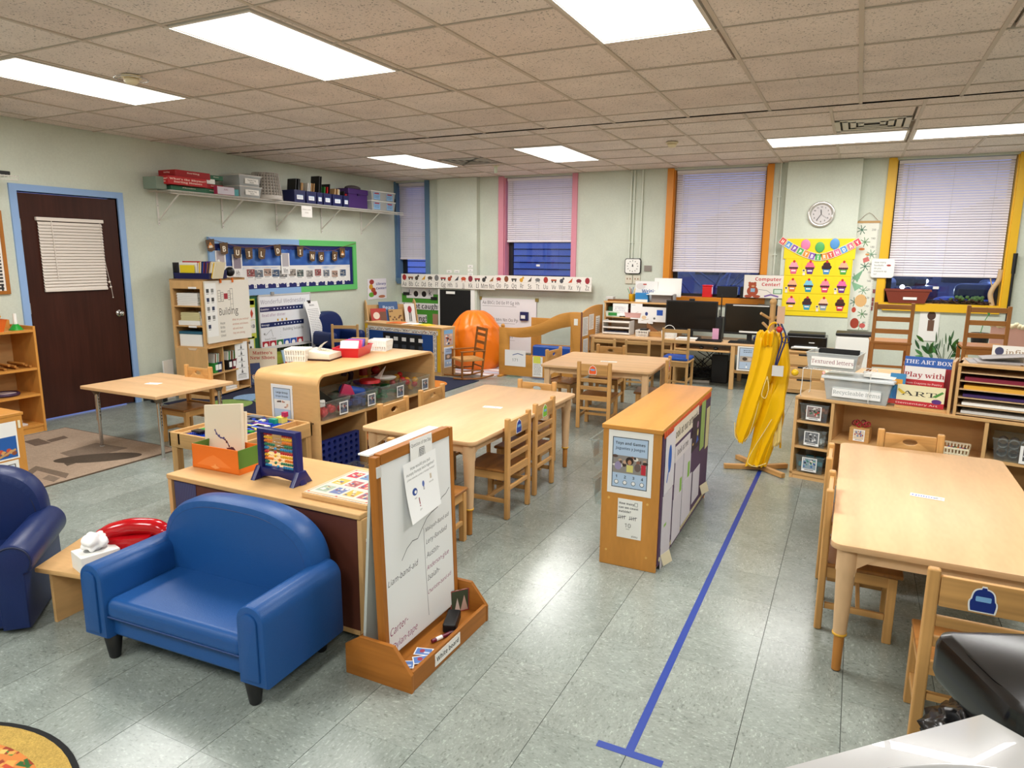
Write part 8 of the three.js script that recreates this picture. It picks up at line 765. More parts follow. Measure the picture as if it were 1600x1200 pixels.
  { const b = T2x('twig_pile', 'dark pile of sticks on the bottom of the right art shelf bay', 'sticks', 1.42, 0.05, -0.13); P(b, 'sticks', mg(Array.from({ length: 22 }, () => rod([rr(-0.24, 0.24), rr(0.01, 0.12), rr(-0.1, 0.1)], [rr(-0.24, 0.24), rr(0.01, 0.12), rr(-0.1, 0.1)], 0.008, 6))), M('#3a2c24', 0.9)).userData.kind = 'stuff'; }
  // on top
  { const b = T2x('lidded_tub', 'clear lidded tub labelled recycleable items on the art shelf', 'tub', 0.385, h, -0.13); P(b, 'tub', tub(0.42, 0.15, 0.26, 0.003, 0.88), frost); P(b, 'lid', bx(0.45, 0.02, 0.29, 0, 0.158, 0, 0.006), M('#dde2e4', 0.35)); P(b, 'label_card', card(0.3, 0.068, 0.002), pm(cvs(384, 88, (g) => { rc(g, 0, 0, 384, 88, '#f0f0ee'); tx(g, 'Recycleable items', 192, 46, 44, '#8a8f90', 'center', 'serif'); })), [0.0, 0.062, 0.124], [-0.08, 0, 0]); for (const [x, w2] of [[-0.1, 0.1], [0.04, 0.08], [0.12, 0.05]]) P(b, 'bottle', cyl(w2 / 2.4, w2 / 2.2, 0.12, x, 0.07, 0, 14), C.lgrey); }
  { const b = T2x('wire_rack', 'small white wire rack standing over the art shelf tubs', 'wire rack', 0.25, h, -0.13); P(b, 'wire_deck', mg(Array.from({ length: 22 }, (_, k) => rod([-0.21 + k * 0.02, 0.205, -0.13], [-0.21 + k * 0.02, 0.205, 0.15], 0.0016, 5)), rod([-0.21, 0.205, 0.15], [0.21, 0.205, 0.15], 0.003, 6), rod([-0.21, 0.205, -0.13], [0.21, 0.205, -0.13], 0.003, 6)), C.white); for (const s of [-1, 1]) P(b, 'leg', tube([[s * 0.215, 0.205, 0.13], [s * 0.215, 0.1, 0.13], [s * 0.215, 0.003, 0.13], [s * 0.215, 0.003, -0.1], [s * 0.215, 0.1, -0.1], [s * 0.215, 0.205, -0.1]], 0.003, 30, 5), C.white); }
  { const b = T2x('open_tub', 'clear open tub labelled textured letters on the wire rack', 'tub', 0.215, h + 0.208, -0.1); P(b, 'tub', tub(0.33, 0.11, 0.22, 0.003, 0.9), frost); P(b, 'label_card', card(0.27, 0.065, 0.002), pm(cvs(384, 92, (g) => { rc(g, 0, 0, 384, 92, '#f4f2ee'); tx(g, 'Textured letters', 192, 48, 50, '#7c3440', 'center', 'serif'); })), [0.005, 0.055, 0.108], [-0.05, 0, 0]); for (let k = 0; k < 4; k++) P(b, 'letter_board', bx(0.25, 0.1, 0.008, 0.01 * k, 0.07 + 0.006 * k, -0.06 + k * 0.025), C.black); }
  one('white_packet', 'flat white paper packet lying on the lidded tub', 'packet', bx(0.2, 0.02, 0.14, 0, 0.01, 0).rotateZ(-0.05), C.paper, at(0.5, h + 0.175, -0.12), RY + 0.2);
  { const st = T2x('book_stand', 'maple book stand holding the art books on the art shelf', 'book stand', 0.765, h, -0.14); P(st, 'base', bx(0.3, 0.016, 0.2, 0, 0.008, 0), W.shelf); P(st, 'back_rest', bx(0.3, 0.26, 0.012, 0, 0.13, -0.08).rotateX(-0.08), W.shelf); P(st, 'side_panel', bx(0.016, 0.33, 0.26, 0.155, 0.165, 0), W.shelf);
    const bt = (dr) => pm(cvs(256, 320, dr), 0.35); const K = (lb, x, y, z, w2, h2, m, rz = 0) => { const o = T2x('art_book', lb, 'book', x, y, z, 'art books'); P(o, 'cover', card(w2, h2, 0.014), m, [0, h2 / 2, 0], [-0.1, 0, rz]); };
    K('tall blue art book titled the art box behind the other art books', 0.765, h + 0.016, -0.17, 0.27, 0.31, bt((g, w, hh) => { rc(g, 0, 0, w, hh, '#a82030'); rc(g, 0, 0, w, 70, '#2f5fae'); tx(g, 'THE ART BOX', 128, 36, 36, '#e8e4f0', 'center', 'serif', 'bold'); rc(g, 20, 90, 216, 200, '#c03040'); })); K('white paint book with red band in front of the blue art book', 0.755, h + 0.016, -0.13, 0.23, 0.25, bt((g, w, hh) => { rc(g, 0, 0, w, hh, '#ece8e4'); tx(g, 'Play with', 128, 70, 54, '#a02430', 'center', 'serif', 'bold'); rc(g, 0, 110, w, 60, '#c0202c'); tx(g, 'From Crayons to Poetry', 128, 140, 22, '#f6e4dc', 'center'); rc(g, 0, 180, w, 140, '#5a3a30'); ell(g, 60, 200, 40, 30, '#3a4a8a'); ell(g, 180, 230, 46, 40, '#1f1518'); })); K('cream book titled art with purple ball on the art shelf', 0.755, h + 0.018, -0.05, 0.27, 0.135, bt((g, w, hh) => { rc(g, 0, 0, w, hh, '#e9dfb6'); rc(g, 0, hh - 80, w, 80, '#bb2430'); tx(g, 'ART', 120, 130, 96, '#2a2a26', 'center', 'serif'); pl(g, [[190, 150], [240, 60], [250, 80], [210, 160]], '#4a8a3a'); ell(g, 216, 220, 26, 36, '#5a2a7a'); pl(g, [[10, 60], [50, 130], [30, 150], [4, 90]], '#d9b83a'); tx(g, 'Elementary Art', 110, 284, 34, '#f2e2d8', 'center'); })); K('blue activity book at the edge of the art book stand', 0.615, h + 0.018, -0.07, 0.09, 0.2, bt((g, w, hh) => { rc(g, 0, 0, w, hh, '#3a86b8'); rc(g, 40, 60, 170, 60, '#d89a3a'); ell(g, 128, 220, 70, 60, '#2f6fae'); rc(g, 0, 270, w, 50, '#c03a30'); })); }
  { // paper sorter
    const r = T2x('paper_sorter', 'maple paper sorter with slots of coloured paper on the art shelf', 'paper sorter', 0.945, h, -0.16), w2 = 0.85, hh = 0.33; for (const x of [0, w2 - 0.016]) P(r, 'side_panel', bb(x, x + 0.016, 0, hh, -0.16, 0.16), W.shelf); P(r, 'top', bb(0, w2, hh - 0.016, hh, -0.16, 0.165), W.shelf); P(r, 'back_panel', bb(0, w2, 0, hh, -0.16, -0.15), W.shelf); const cs = [[C.lgrey, C.lgrey], [C.paper, C.lgrey], [M('#3a1f5a', 0.7), M('#2a5fb0', 0.7)], [M('#e0a83a', 0.7), M('#e06a20', 0.7)], [M('#7a1430', 0.7), M('#1a4a2a', 0.7)], null]; for (let k = 0; k < 6; k++) { const y = 0.008 + k * 0.052; P(r, 'slot_shelf', bb(0.016, w2 - 0.016, y, y + 0.006, -0.15, 0.155), M('#cfae84', 0.5)); }
    r.updateMatrixWorld(); const nm = [['grey', 'light grey'], ['white', 'pale grey'], ['purple', 'blue'], ['yellow', 'orange'], ['dark red', 'dark green']]; for (let k = 0; k < 5; k++) for (const s of [0, 1]) { const y = 0.0145 + k * 0.052 + (k > 1 ? 0.0 : 0), p = r.localToWorld(V3(s ? 0.63 : 0.23, y, 0.01)); one('paper_sheets', nm[k][s] + ' construction paper in the paper sorter slots', 'paper', bx(0.38, 0.016 + (k > 2 ? 0.008 : 0), 0.27, 0, 0.01, 0), cs[k][s], [p.x, p.y, p.z], RY, 'construction paper in the sorter'); }
    const q = (x, y, z) => { const p = r.localToWorld(V3(x, y, z)); return [p.x, p.y, p.z]; }; one('newspaper', 'folded magazines lying on the paper sorter', 'magazines', mg(bx(0.26, 0.006, 0.2, 0, 0.003, 0), bx(0.24, 0.006, 0.19, 0.03, 0.01, 0.01), bx(0.24, 0.004, 0.16, 0.06, 0.035, 0).rotateZ(0.12)), M('#b9b4b4', 0.7), q(0.16, hh, 0), RY + 0.2); const n2 = thing('magazine', 'open magazine with a cartoon page propped behind the white tub', 'magazine', q(0.28, hh, -0.1), RY); P(n2, 'page', card(0.26, 0.1, 0.003), pm(cvs(160, 64, (g) => { rc(g, 0, 0, 160, 64, '#e9e4da'); tx(g, 'infinity', 96, 28, 30, '#8a6a4a', 'center', 'serif'); ell(g, 24, 24, 14, 16, '#3a3a5a'); })), [0, 0.05, 0], [-0.2, 0, 0]);
    const b = thing('plastic_basket', 'white basket of crumpled tissue on the paper sorter', 'basket', q(0.41, hh, 0.06), RY); P(b, 'basket', globalThis.__bw(0.13, 0.07, 0.11, 7), C.white); P(b, 'tissue', sph(0.055, 0, 0.07, 0, 12).scale(1.1, 0.5, 0.9).translate(0, 0.04, 0), C.paper);
    const rb = thing('ribbon_rack', 'wooden ribbon holder with rolls of green, yellow, blue and orange ribbon', 'ribbon holder', q(0.64, hh, -0.02), RY); P(rb, 'base', bx(0.3, 0.06, 0.12, 0, 0.03, 0, 0.006), M('#a8733a', 0.5)); for (const s of [-1, 1]) P(rb, 'end_cap', ext(poly([[-0.05, 0], [0.05, 0], [0.045, 0.1], [0.02, 0.125], [-0.02, 0.125], [-0.045, 0.1]]), 0.016, 0.003).rotateY(Math.PI / 2), W.chair, [s * 0.14 - 0.008, 0.055, 0]); P(rb, 'dowel', cyl(0.008, 0.008, 0.34, 0, 0, 0, 10).rotateZ(Math.PI / 2), W.chair, [0, 0.125, 0]); ['#1f6a44', '#d8d070', '#2a3a9a', '#e8602a', '#f0a060'].forEach((c, k) => P(rb, 'ribbon_roll', cyl(0.042, 0.042, 0.032, 0, 0, 0, 20).rotateZ(Math.PI / 2), M(c, 0.5), [-0.1 + k * 0.045, 0.125, 0])); P(rb, 'side_knob', mg(sph(0.022, -0.18, 0.1, 0.02, 10), sph(0.018, -0.19, 0.06, 0.0, 10)), W.dark); }
}
// ---------- back right: table with chairs put up ----------
{ const t = woodTable('maple table behind the art shelf with chairs put up on it', -0.2, 1.35, -7.2, -6.25, 0.555, undefined, false); const dk = wood('#b9824a', 0.42);
  ladderChair('brown ladder-back chair put up on the table next to the printer side', 0.3, -6.72, Math.PI + 0.02, 0.555, 0.645, dk, null, 3); ladderChair('brown ladder-back chair put up on the table beside the green plant', 0.96, -6.72, Math.PI + 0.02, 0.555, 0.645, dk, null, 3);
  const p = thing('pink_folder', 'cream and pink folder box lying on the table behind the tubs', 'folder', [-0.02, 0.555, -6.5], 0.1); P(p, 'pink_case', bx(0.34, 0.02, 0.26, 0, 0.01, 0, 0.004), M('#e0a09a', 0.6)); P(p, 'cream_sheet', bx(0.3, 0.012, 0.22, 0, 0.027, 0), M('#e8dcc0', 0.7));
  const pl2 = thing('potted_plant', 'leafy green plant in a wooden planter box behind the second put-up chair', 'plant', [0.93, 0.555, -6.9]); P(pl2, 'planter', mg(bx(0.3, 0.14, 0.02, 0, 0.07, 0.1), bx(0.3, 0.14, 0.02, 0, 0.07, -0.1), bx(0.02, 0.14, 0.2, 0.14, 0.07, 0), bx(0.02, 0.14, 0.2, -0.14, 0.07, 0), bx(0.28, 0.02, 0.2, 0, 0.11, 0)), W.pine); pl2.position.x = 0.74; const lf = new THREE.Shape(); lf.moveTo(0, 0); lf.quadraticCurveTo(0.028, 0.04, 0, 0.1); lf.quadraticCurveTo(-0.028, 0.04, 0, 0); const lg = ext(lf, 0.0015), lm = [M('#2f6a34', 0.5), M('#3f8a40', 0.5), M('#255a2c', 0.5)]; for (let k = 0; k < 34; k++) { const a = rr(0, 6.28), e = rr(-0.5, 1.2), r = rr(0.04, 0.16); const s = P(pl2, 'leaf', lg, lm[k % 3], [r * Math.cos(a) * 1.2 - 0.04, 0.15 + rr(0, 0.16) + e * 0.03, r * Math.sin(a)], [e - 0.6, a, rr(-0.9, 0.9)]); } for (let k = 0; k < 6; k++) P(pl2, 'stem', rod([rr(-0.03, 0.03), 0.11, rr(-0.03, 0.03)], [rr(-0.14, 0.1), 0.28, rr(-0.1, 0.1)], 0.003, 5), lm[2]);
  const wp = thing('wall_paper_sheet', 'white poster with a brown figure on the wall under the yellow window', 'poster', [0.8, 0.83, ZW]); P(wp, 'sheet', card(0.2, 0.42, 0.003), pm(cvs(96, 200, (g) => { rc(g, 0, 0, 96, 200, '#eceae6'); ell(g, 56, 60, 20, 24, '#4a3024'); rc(g, 42, 84, 30, 60, '#6a4a38'); })), [0, 0, 0.002]);
  const sc2 = thing('black_pot_stand', 'black pot with a thin plant stem below the yellow window', 'plant pot', [1.25, 0, -8.9]); P(sc2, 'pot', lathe([[0, 0.6], [0.07, 0.6], [0.09, 0.78], [0.085, 0.78], [0.07, 0.62], [0, 0.62]], 20), C.black); P(sc2, 'stand', mg(bx(0.3, 0.02, 0.3, 0, 0.59, 0), bx(0.03, 0.58, 0.03, 0.12, 0.29, 0.12), bx(0.03, 0.58, 0.03, -0.12, 0.29, 0.12), bx(0.03, 0.58, 0.03, 0.12, 0.29, -0.12), bx(0.03, 0.58, 0.03, -0.12, 0.29, -0.12)), W.pine); P(sc2, 'stem', tube([[0, 0.78, 0], [0.02, 0.9, 0], [0.06, 1.0, 0]], 0.004, 8, 5), lm[1]); P(sc2, 'leaf', lg, lm[1], [0.06, 0.97, 0], [0, 0.4, 0.4]);
  const cu = thing('fabric_screen', 'pale pink fabric screen with fringed cream edge beyond the second put-up chair', 'screen', [1.46, 0, -7.5], -0.5); P(cu, 'panel', bx(0.7, 0.72, 0.03, 0, 0.6, 0, 0.01), M('#c49a8c', 0.8)); P(cu, 'fringe', mg(Array.from({ length: 26 }, (_, k) => sph(0.026, -0.34 + k * 0.027, 0.97 + 0.01 * Math.sin(k * 2), 0, 8))), M('#d8cba8', 0.9)); P(cu, 'leg', mg(bx(0.03, 0.25, 0.03, -0.33, 0.125, 0), bx(0.03, 0.25, 0.03, 0.33, 0.125, 0)), W.dark); P(cu, 'poster', bx(0.16, 0.24, 0.004, 0.02, 0.62, 0.018), M('#dcc8c4', 0.7));
}
// ---------- foreground right: trash bin and white counter ----------
{ const t = thing('trash_bin', 'black plastic trash bin with a deep sloped lid opening and liner', 'trash bin', [0.53, 0, -1.885], 0.4), m = new THREE.MeshPhysicalMaterial({ color: '#0b0b0c', roughness: 0.2 });
  P(t, 'bin_body', lathe([[0, 0], [0.18, 0], [0.215, 0.52], [0, 0.52]], 4).rotateY(Math.PI / 4).scale(1.15, 1, 0.95), m);
  const s = rrect(0.46, 0.37, 0.06); s.holes.push((() => { const p = new THREE.Path(), q = rrect(0.35, 0.26, 0.09); p.setFromPoints(q.getPoints(10)); return p; })()); P(t, 'lid_rim', flat(ext(s, 0.13, 0.03, 10)), m, [0, 0.49, 0]);
  const fn = rrect(0.35, 0.26, 0.09).getPoints(10), pos = []; for (let i = 0; i < fn.length; i++) { const a = fn[i], b = fn[(i + 1) % fn.length], k = 0.74; const A = [a.x, 0.61, -a.y], B = [b.x, 0.61, -b.y], Cc = [b.x * k, 0.49, -b.y * k], D = [a.x * k, 0.49, -a.y * k]; pos.push(...A, ...B, ...Cc, ...A, ...Cc, ...D, ...D, ...Cc, 0, 0.47, 0); } const g = new THREE.BufferGeometry(); g.setAttribute('position', new THREE.Float32BufferAttribute(pos, 3)); g.setAttribute('uv', new THREE.Float32BufferAttribute(new Float32Array(pos.length / 3 * 2), 2)); g.computeVertexNormals(); const m2 = m.clone(); m2.color.set('#3c3c40'); m2.roughness = 0.3; m2.side = THREE.DoubleSide; P(t, 'lid_funnel', g, m2);  // funnel grey is lighter than the black lid, painting in the ceiling reflection
  const l = new THREE.SphereGeometry(0.25, 64, 40), p = l.attributes.position; for (let i = 0; i < p.count; i++) { const x = p.getX(i), y = p.getY(i), z = p.getZ(i), w = 1 + 0.06 * Math.sin(x * 60 + y * 35) * Math.cos(z * 55) + 0.04 * Math.sin(y * 90 + x * 20); p.setXYZ(i, x * w * 1.0, y * w * 0.5, z * w * 0.86); } l.computeVertexNormals(); P(t, 'liner_bag', l, new THREE.MeshPhysicalMaterial({ color: '#0d0d0f', roughness: 0.2 }), [-0.05, 0.38, 0.02]);
}
{ // white moulded counter top in the near corner
  const c = atY(1535, 1112, 0.86), a = atY(1208, 1200, 0.86), b = atY(1600, 1162, 0.86); const dx = V3(c.x - a.x, 0, c.z - a.z).normalize(), dz = V3(b.x - c.x, 0, b.z - c.z).normalize(); const ang = Math.atan2(-dx.z, dx.x), w = new THREE.MeshPhysicalMaterial({ color: '#b2b1b0', roughness: 0.18, clearcoat: 0.4 });
  const t = thing('changing_station', 'white moulded plastic counter top in the near corner by the trash bin', 'counter', [c.x, 0, c.z], ang); const L = 1.0, D = 0.6; const s = new THREE.Shape(); s.moveTo(-L, 0); s.lineTo(0, 0); s.lineTo(0.08, -D); s.lineTo(-L, -D); s.lineTo(-L, 0); const h = new THREE.Path(); h.absellipse(-0.3, -0.2, 0.25, 0.14, 0, 6.2832); s.holes.push(h); P(t, 'top', flat(ext(s, 0.03, 0.008, 24)), w, [0, 0.83, 0]);
  const dish = lathe([[0, 0.79], [0.15, 0.793], [0.21, 0.815], [0.25, 0.853], [0.262, 0.862]], 40).scale(1, 1, 0.56); w.side = THREE.DoubleSide; P(t, 'basin', dish, w, [-0.3, 0, 0.2]); P(t, 'rim_ridge', new THREE.TorusGeometry(0.262, 0.007, 8, 60).rotateX(Math.PI / 2).scale(1, 1, 0.56), w, [-0.3, 0.86, 0.2]); P(t, 'cabinet', bb(-0.95, -0.03, 0, 0.83, 0.04, D - 0.02), M('#d8d5d0', 0.5));
}
// ---------- left: instrument shelf and picture shelf ----------
{ const t = thing('instrument_shelf', 'maple three-tier shelf of instruments beside the brown door', 'shelf', [0, 0, 0]), x0 = -6.68, x1 = -6.32, z0 = -3.5, z1 = -2.3, h = 0.9; for (const z of [z0, z1 - 0.02]) P(t, 'side_panel', bb(x0, x1, 0, h + 0.03, z, z + 0.02, 0.004), W.orange); P(t, 'top', bb(x0, x1, h - 0.02, h, z0 + 0.02, z1 - 0.02), W.orange); P(t, 'top_rail', bb(x0, x0 + 0.02, h, h + 0.07, z0 + 0.02, z1 - 0.02), W.orange); for (const y of [0.05, 0.32, 0.55]) P(t, 'shelf_board', bb(x0, x1 - 0.005, y, y + 0.02, z0 + 0.02, z1 - 0.02), W.orange); P(t, 'back_panel', bb(x0, x0 + 0.012, 0.05, h, z0, z1), W.shelf); P(t, 'toe_kick', bb(x1 - 0.03, x1 - 0.01, 0, 0.05, z0 + 0.02, z1 - 0.02), W.orange); P(t, 'divider', bb(x0 + 0.012, x1 - 0.01, 0.57, h - 0.02, -3.13, -3.118), W.shelf);
  const b = thing('hand_bell', 'green hand bell with white handle on the instrument shelf', 'bell', [-6.42, h, -3.4]); P(b, 'bell', lathe([[0, 0.05], [0.02, 0.05], [0.03, 0.035], [0.05, 0.008], [0.056, 0], [0.05, 0], [0, 0.02]], 24), M('#1f9a34', 0.3)); P(b, 'handle', cyl(0.013, 0.016, 0.09, 0, 0.095, 0, 12), C.white);
  const s = thing('scarf_basket', 'basket of orange and yellow sheer scarves on the instrument shelf', 'scarves', [-6.45, h, -3.12]); P(s, 'basket', tub(0.24, 0.1, 0.34, 0.004, 0.85), M('#d8641a', 0.5)); const g = new THREE.SphereGeometry(0.15, 48, 32), p = g.attributes.position; for (let i = 0; i < p.count; i++) { const x = p.getX(i), y = p.getY(i), z = p.getZ(i), w = 1 + 0.16 * Math.sin(x * 40 + z * 30) * Math.cos(y * 40); p.setXYZ(i, x * w * 0.85, y * w * 0.6, z * w * 1.1); } g.computeVertexNormals(); P(s, 'yellow_scarf', g, M('#d9a520', 0.7), [0, 0.12, 0]); P(s, 'orange_scarf', g.clone().scale(0.8, 0.8, 0.9), M('#e0701a', 0.7), [0.05, 0.09, 0.04]);
  const v = thing('glass_vase', 'narrow clear vase on the instrument shelf', 'vase', [-6.5, h, -3.28]); P(v, 'vase', new THREE.CylinderGeometry(0.03, 0.028, 0.16, 18, 1, true).translate(0, 0.08, 0), clear); P(v, 'base', cyl(0.028, 0.028, 0.006, 0, 0.003, 0, 18), clear);
  const k = thing('rhythm_sticks', 'loose pile of wooden rhythm sticks on the upper instrument tier', 'rhythm sticks', [-6.48, 0.57, -3.3]); for (let i = 0; i < 8; i++) P(k, 'stick', rod([-0.1 + rr(0, 0.02), 0.012 + (i % 3) * 0.014, -0.14 + i * 0.03], [0.12, 0.012 + (i % 3) * 0.014, -0.14 + i * 0.034 + rr(-0.03, 0.03)], 0.011, 8), W.foot);
  const tm = thing('tambourine', 'dark tambourine lying flat on the middle instrument tier', 'tambourine', [-6.48, 0.34, -3.0]); P(tm, 'ring', new THREE.TorusGeometry(0.12, 0.016, 10, 32).rotateX(Math.PI / 2).translate(0, 0.016, 0), C.maroon); for (let i = 0; i < 6; i++) P(tm, 'jingle', cyl(0.018, 0.018, 0.006, 0.12 * Math.cos(i * 1.047), 0.036, 0.12 * Math.sin(i * 1.047), 12), M('#c08a5a', 0.3, { metalness: 0.7 }));
  const dm = thing('tambourine', 'purple tambourine beside a card on the middle instrument tier', 'tambourine', [-6.47, 0.34, -3.27]); P(dm, 'ring', new THREE.TorusGeometry(0.1, 0.014, 10, 32).rotateX(Math.PI / 2).translate(0, 0.014, 0), M('#3a1f3a', 0.5)); P(dm, 'skin', cyl(0.1, 0.1, 0.004, 0, 0.018, 0, 28), M('#d8ccd0', 0.6));
  const wh = thing('whisk_bundle', 'bundle of wire whisks on the bottom instrument tier', 'whisks', [-6.45, 0.07, -3.28]); for (let i = 0; i < 7; i++) P(wh, 'wire_loop', new THREE.TorusGeometry(0.06, 0.003, 6, 24).scale(0.6, 1, 1), C.lgrey, [0.0, 0.075, -0.06 + i * 0.02], [0.4, i * 0.5, 0.2]); P(wh, 'base', bx(0.14, 0.012, 0.2, 0, 0.006, 0), C.lgrey); const bl = thing('blue_drum', 'dark blue drum on the upper instrument tier behind the divider', 'drum', [-6.48, 0.57, -2.95]); P(bl, 'shell', cyl(0.1, 0.1, 0.09, 0, 0.045, 0, 24), C.navy); P(bl, 'skin', cyl(0.1, 0.1, 0.004, 0, 0.092, 0, 24), C.cream);
}
{ const t = thing('picture_shelf', 'low maple shelf with posters on its end beside the beige rug', 'shelf', [0, 0, 0]), z1 = -2.03; P(t, 'top', bb(-5.5, -4.70, 0.535, 0.555, -2.47, z1, 0.004), W.orange); P(t, 'end_panel', bb(-4.722, -4.704, 0, 0.535, -2.46, z1), W.orange); P(t, 'end_panel', bb(-5.49, -5.47, 0, 0.535, -2.46, z1), W.orange); P(t, 'shelf_board', bb(-5.47, -4.72, 0.27, 0.29, -2.45, z1), W.orange); P(t, 'bottom', bb(-5.47, -4.72, 0.03, 0.05, -2.45, z1), W.orange); P(t, 'back_panel', bb(-5.48, -4.71, 0.03, 0.535, -2.46, -2.45), W.shelf); for (const y of [0.48, 0.06]) { const hp = P(t, 'hinge_plate', bb(-4.704, -4.698, y - 0.025, y + 0.025, -2.445, -2.43, 0.002), C.cream); }
  const p1 = cvs(160, 128, (g) => { rc(g, 0, 0, 160, 128, '#f2f0ec'); rc(g, 6, 50, 148, 72, '#1d5aa8'); for (let k = 0; k < 9; k++) ell(g, 80 + k * 8, 96 + (k % 3) * 6, 8, 7, ['#c8503a', '#d9a060', '#8a4a30'][k % 3]); ln(g, [[90, 118], [150, 96]], '#c89a60', 7); }); P(t, 'poster', card(0.3, 0.24, 0.002), pm(p1), [-4.7025, 0.385, -2.27], [0, Math.PI / 2, 0]); const p2 = cvs(160, 160, (g) => { rc(g, 0, 0, 160, 160, '#f2f0ec'); g.strokeStyle = '#333'; g.lineWidth = 3; g.strokeRect(14, 18, 132, 130); rc(g, 18, 22, 124, 122, '#b4cbe6'); rc(g, 18, 80, 124, 50, '#c9b48a'); for (let k = 0; k < 12; k++) rc(g, rr(20, 120), rr(84, 116), 14, 12, ['#8a7a58', '#5a6a80', '#e0d4b0'][k % 3]); }); P(t, 'poster', card(0.28, 0.23, 0.002), pm(p2), [-4.7025, 0.14, -2.27], [0, Math.PI / 2, 0]); }
// ---------- ceiling fittings ----------
VENTS.forEach(([x, z], i) => { const t = thing('ceiling_vent', i ? 'dusty ceiling air vent between the far light panels' : 'square metal ceiling air vent beside the window light panels', 'vent', [x, 2.70, z]), m = M(i ? '#9a9084' : '#c3beb2', 0.45), w = 0.58; P(t, 'recess', bx(w, 0.01, w, 0, 0.024, 0), M('#3a3834', 0.8)); for (let k = 0; k < 4; k++) { const a = w / 2 - k * 0.062; P(t, 'louvre', mg(bx(2 * a, 0.004, 0.045, 0, 0.004 + k * 0.003, a - 0.02).translate(0, 0, 0), bx(2 * a, 0.004, 0.045, 0, 0.004 + k * 0.003, -a + 0.02), bx(0.045, 0.004, 2 * a, a - 0.02, 0.004 + k * 0.003, 0), bx(0.045, 0.004, 2 * a, -a + 0.02, 0.004 + k * 0.003, 0)).rotateX(0), m); } });
[[-1.79, -7.24, 'white smoke detector on the ceiling in front of the orange window'], [-4.38, -3.2, 'white ceiling detector with a wire ring between the near light panels']].forEach(([x, z, lb], i) => { const t = thing('smoke_detector', lb, 'smoke detector', [x, 2.698, z]); P(t, 'base', cyl(0.06, 0.06, 0.014, 0, -0.007, 0, 24), C.cream); P(t, 'cap', lathe([[0, -0.05], [0.03, -0.05], [0.045, -0.035], [0.045, -0.014], [0, -0.014]], 24), C.cream); if (i) P(t, 'wire_ring', new THREE.TorusGeometry(0.1, 0.003, 6, 30).rotateX(Math.PI / 2).translate(0, -0.02, 0), C.chrome); });
{ const t = thing('sprinkler', 'pale green ceiling sprinkler pipe beside the far air vent', 'sprinkler', [-4.3, 2.698, -8.2]); P(t, 'drop_pipe', cyl(0.025, 0.02, 0.09, 0, -0.045, 0, 12), M('#c9d0b8', 0.5)); P(t, 'flange', cyl(0.045, 0.045, 0.006, 0, -0.003, 0, 18), C.cream); }
// ---------- outside the windows ----------
{ const t = thing('neighbour_house', 'pale blue clapboard house wall outside the pink and blue windows', 'house', [0, 0, 0]), m = M('#aeb8dc', 0.8), g = bx(6.4, 0.1, 0.03).rotateX(-0.2); for (let k = 0; k < 26; k++) P(t, 'clapboard', g, m, [-6.2, 0.2 + k * 0.118, ZB - 2.2]); P(t, 'corner_board', bx(0.14, 3.2, 0.06, -3.9, 1.7, ZB - 2.16), M('#7a86b0', 0.8)); P(t, 'downpipe', cyl(0.06, 0.06, 3.2, -3.55, 1.7, ZB - 2.1, 12), M('#2a3048', 0.7)); P(t, 'shadow_backing', bx(6.4, 3.3, 0.1, -6.2, 1.65, ZB - 2.28), M('#2c3560', 0.9)); }  // dark backing shows through the board gaps as painted-in shadow lines
struct('trim_1', bb(-60, 60, -0.3, -0.05, -100, ZB - 0.4), M('#2a3350', 0.9)).name = 'outdoor_ground';
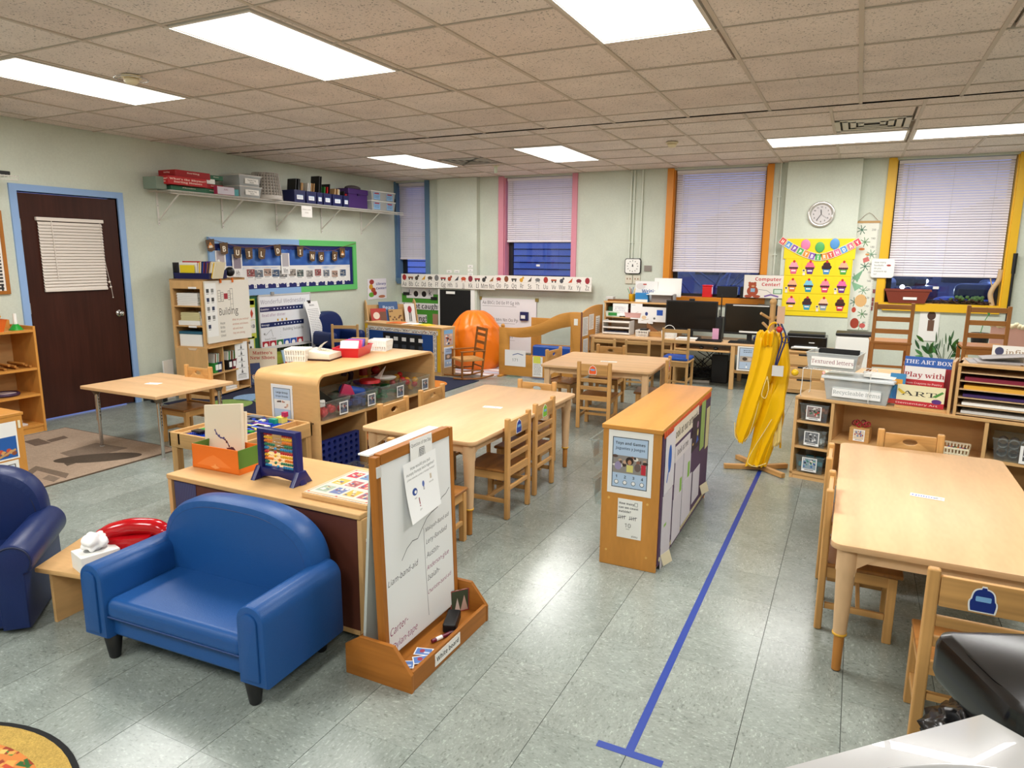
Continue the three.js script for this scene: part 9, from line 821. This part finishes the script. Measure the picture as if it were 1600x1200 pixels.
{ const rows = M('#39456e', 0.8), dkb = M('#1c2444', 0.9), win = new THREE.MeshStandardMaterial({ color: '#222', emissive: new THREE.Color().setRGB(1, 0.9, 0.7), emissiveIntensity: 1.2 }); for (let i = 0; i < 9; i++) { const x = -22 + i * 5.0 + rr(-0.6, 0.6), z = -58 - (i % 3) * 5, h = 3 + (i % 4) * 0.8, t = thing('distant_building', 'dim bluish building across the street seen through the ' + (i < 4 ? 'orange' : 'yellow') + ' window', 'building', [x, -0.05, z], 0, 'dim buildings across the street'); P(t, 'wall', bx(4.6, h, 1.5, 0, h / 2, 0), i % 2 ? rows : dkb); P(t, 'roof', ext(poly([[-2.5, 0], [2.5, 0], [0, 1.2]]), 1.6).translate(0, h, -0.8), dkb); for (let k = 0; k < 2; k++) P(t, 'window_light', bx(0.5, 0.6, 0.02, -0.9 + k * 1.7, h * 0.4, 0.76), (i + k) % 3 ? rows : win); }
  for (const [x, z, b, lb] of [[1.25, -24, 0.07, ''], [3.0, -25, 0.08, ''], [3.45, -25.2, 0.08, ''], [2.4, -31, 0.08, '']]) { const t = thing('street_lamp', 'glowing white street lamp outside the yellow window', 'street lamp', [x, -0.05, z], 0, 'street lamps'); P(t, 'pole', cyl(0.03, 0.04, 0.72, 0, 0.36, 0, 8), C.black); P(t, 'lamp_head', sph(b, 0, 0.78, 0, 12), new THREE.MeshStandardMaterial({ color: '#fff', emissive: new THREE.Color().setRGB(0.9, 0.95, 1), emissiveIntensity: 4 })); const l = new THREE.PointLight(new THREE.Color().setRGB(0.8, 0.9, 1), 14, 30); l.position.set(0, 0.78, 0.12); l.castShadow = true; l.name = 'lamp'; t.add(l); }
  for (let i = 0; i < 7; i++) { const t = thing('parked_car', 'dim parked car in the lot outside the yellow window', 'car', [-0.6 + i * 1.15, -0.05, -21 - (i % 3) * 4.5], 0.9 + (i % 2) * 0.4, 'parked cars in the lot'); P(t, 'body', bx(0.95, 0.5, 2.0, 0, 0.4, 0, 0.15), M(['#5a6a98', '#8a94b4', '#2c3452'][i % 3], 0.4)); P(t, 'cabin', bx(0.85, 0.42, 1.1, 0, 0.8, 0, 0.15), M('#1c2236', 0.2)); for (const a of [-1, 1]) for (const c of [-1, 1]) P(t, 'wheel', cyl(0.2, 0.2, 0.12, 0, 0, 0, 14).rotateZ(Math.PI / 2), C.black, [a * 0.44, 0.2, c * 0.6]); }
  const br = thing('bare_tree', 'bare grey-blue tree branches outside the orange window', 'tree', [-2.4, -3, -13.5]); P(br, 'trunk', cyl(0.08, 0.14, 4, 0, 2, 0, 10), M('#4a5578', 0.9)); for (let k = 0; k < 26; k++) { const a = rr(0, 6.28), y = rr(2.6, 4.4), l = rr(0.5, 1.3); P(br, 'branch', tube([[0, y, 0], [l * 0.5 * Math.cos(a), y + l * 0.35, l * 0.5 * Math.sin(a)], [l * Math.cos(a), y + l * 0.9, l * Math.sin(a)]], 0.018, 8, 5), M('#6a7698', 0.9)); } }
renderer.render(scene, camera);
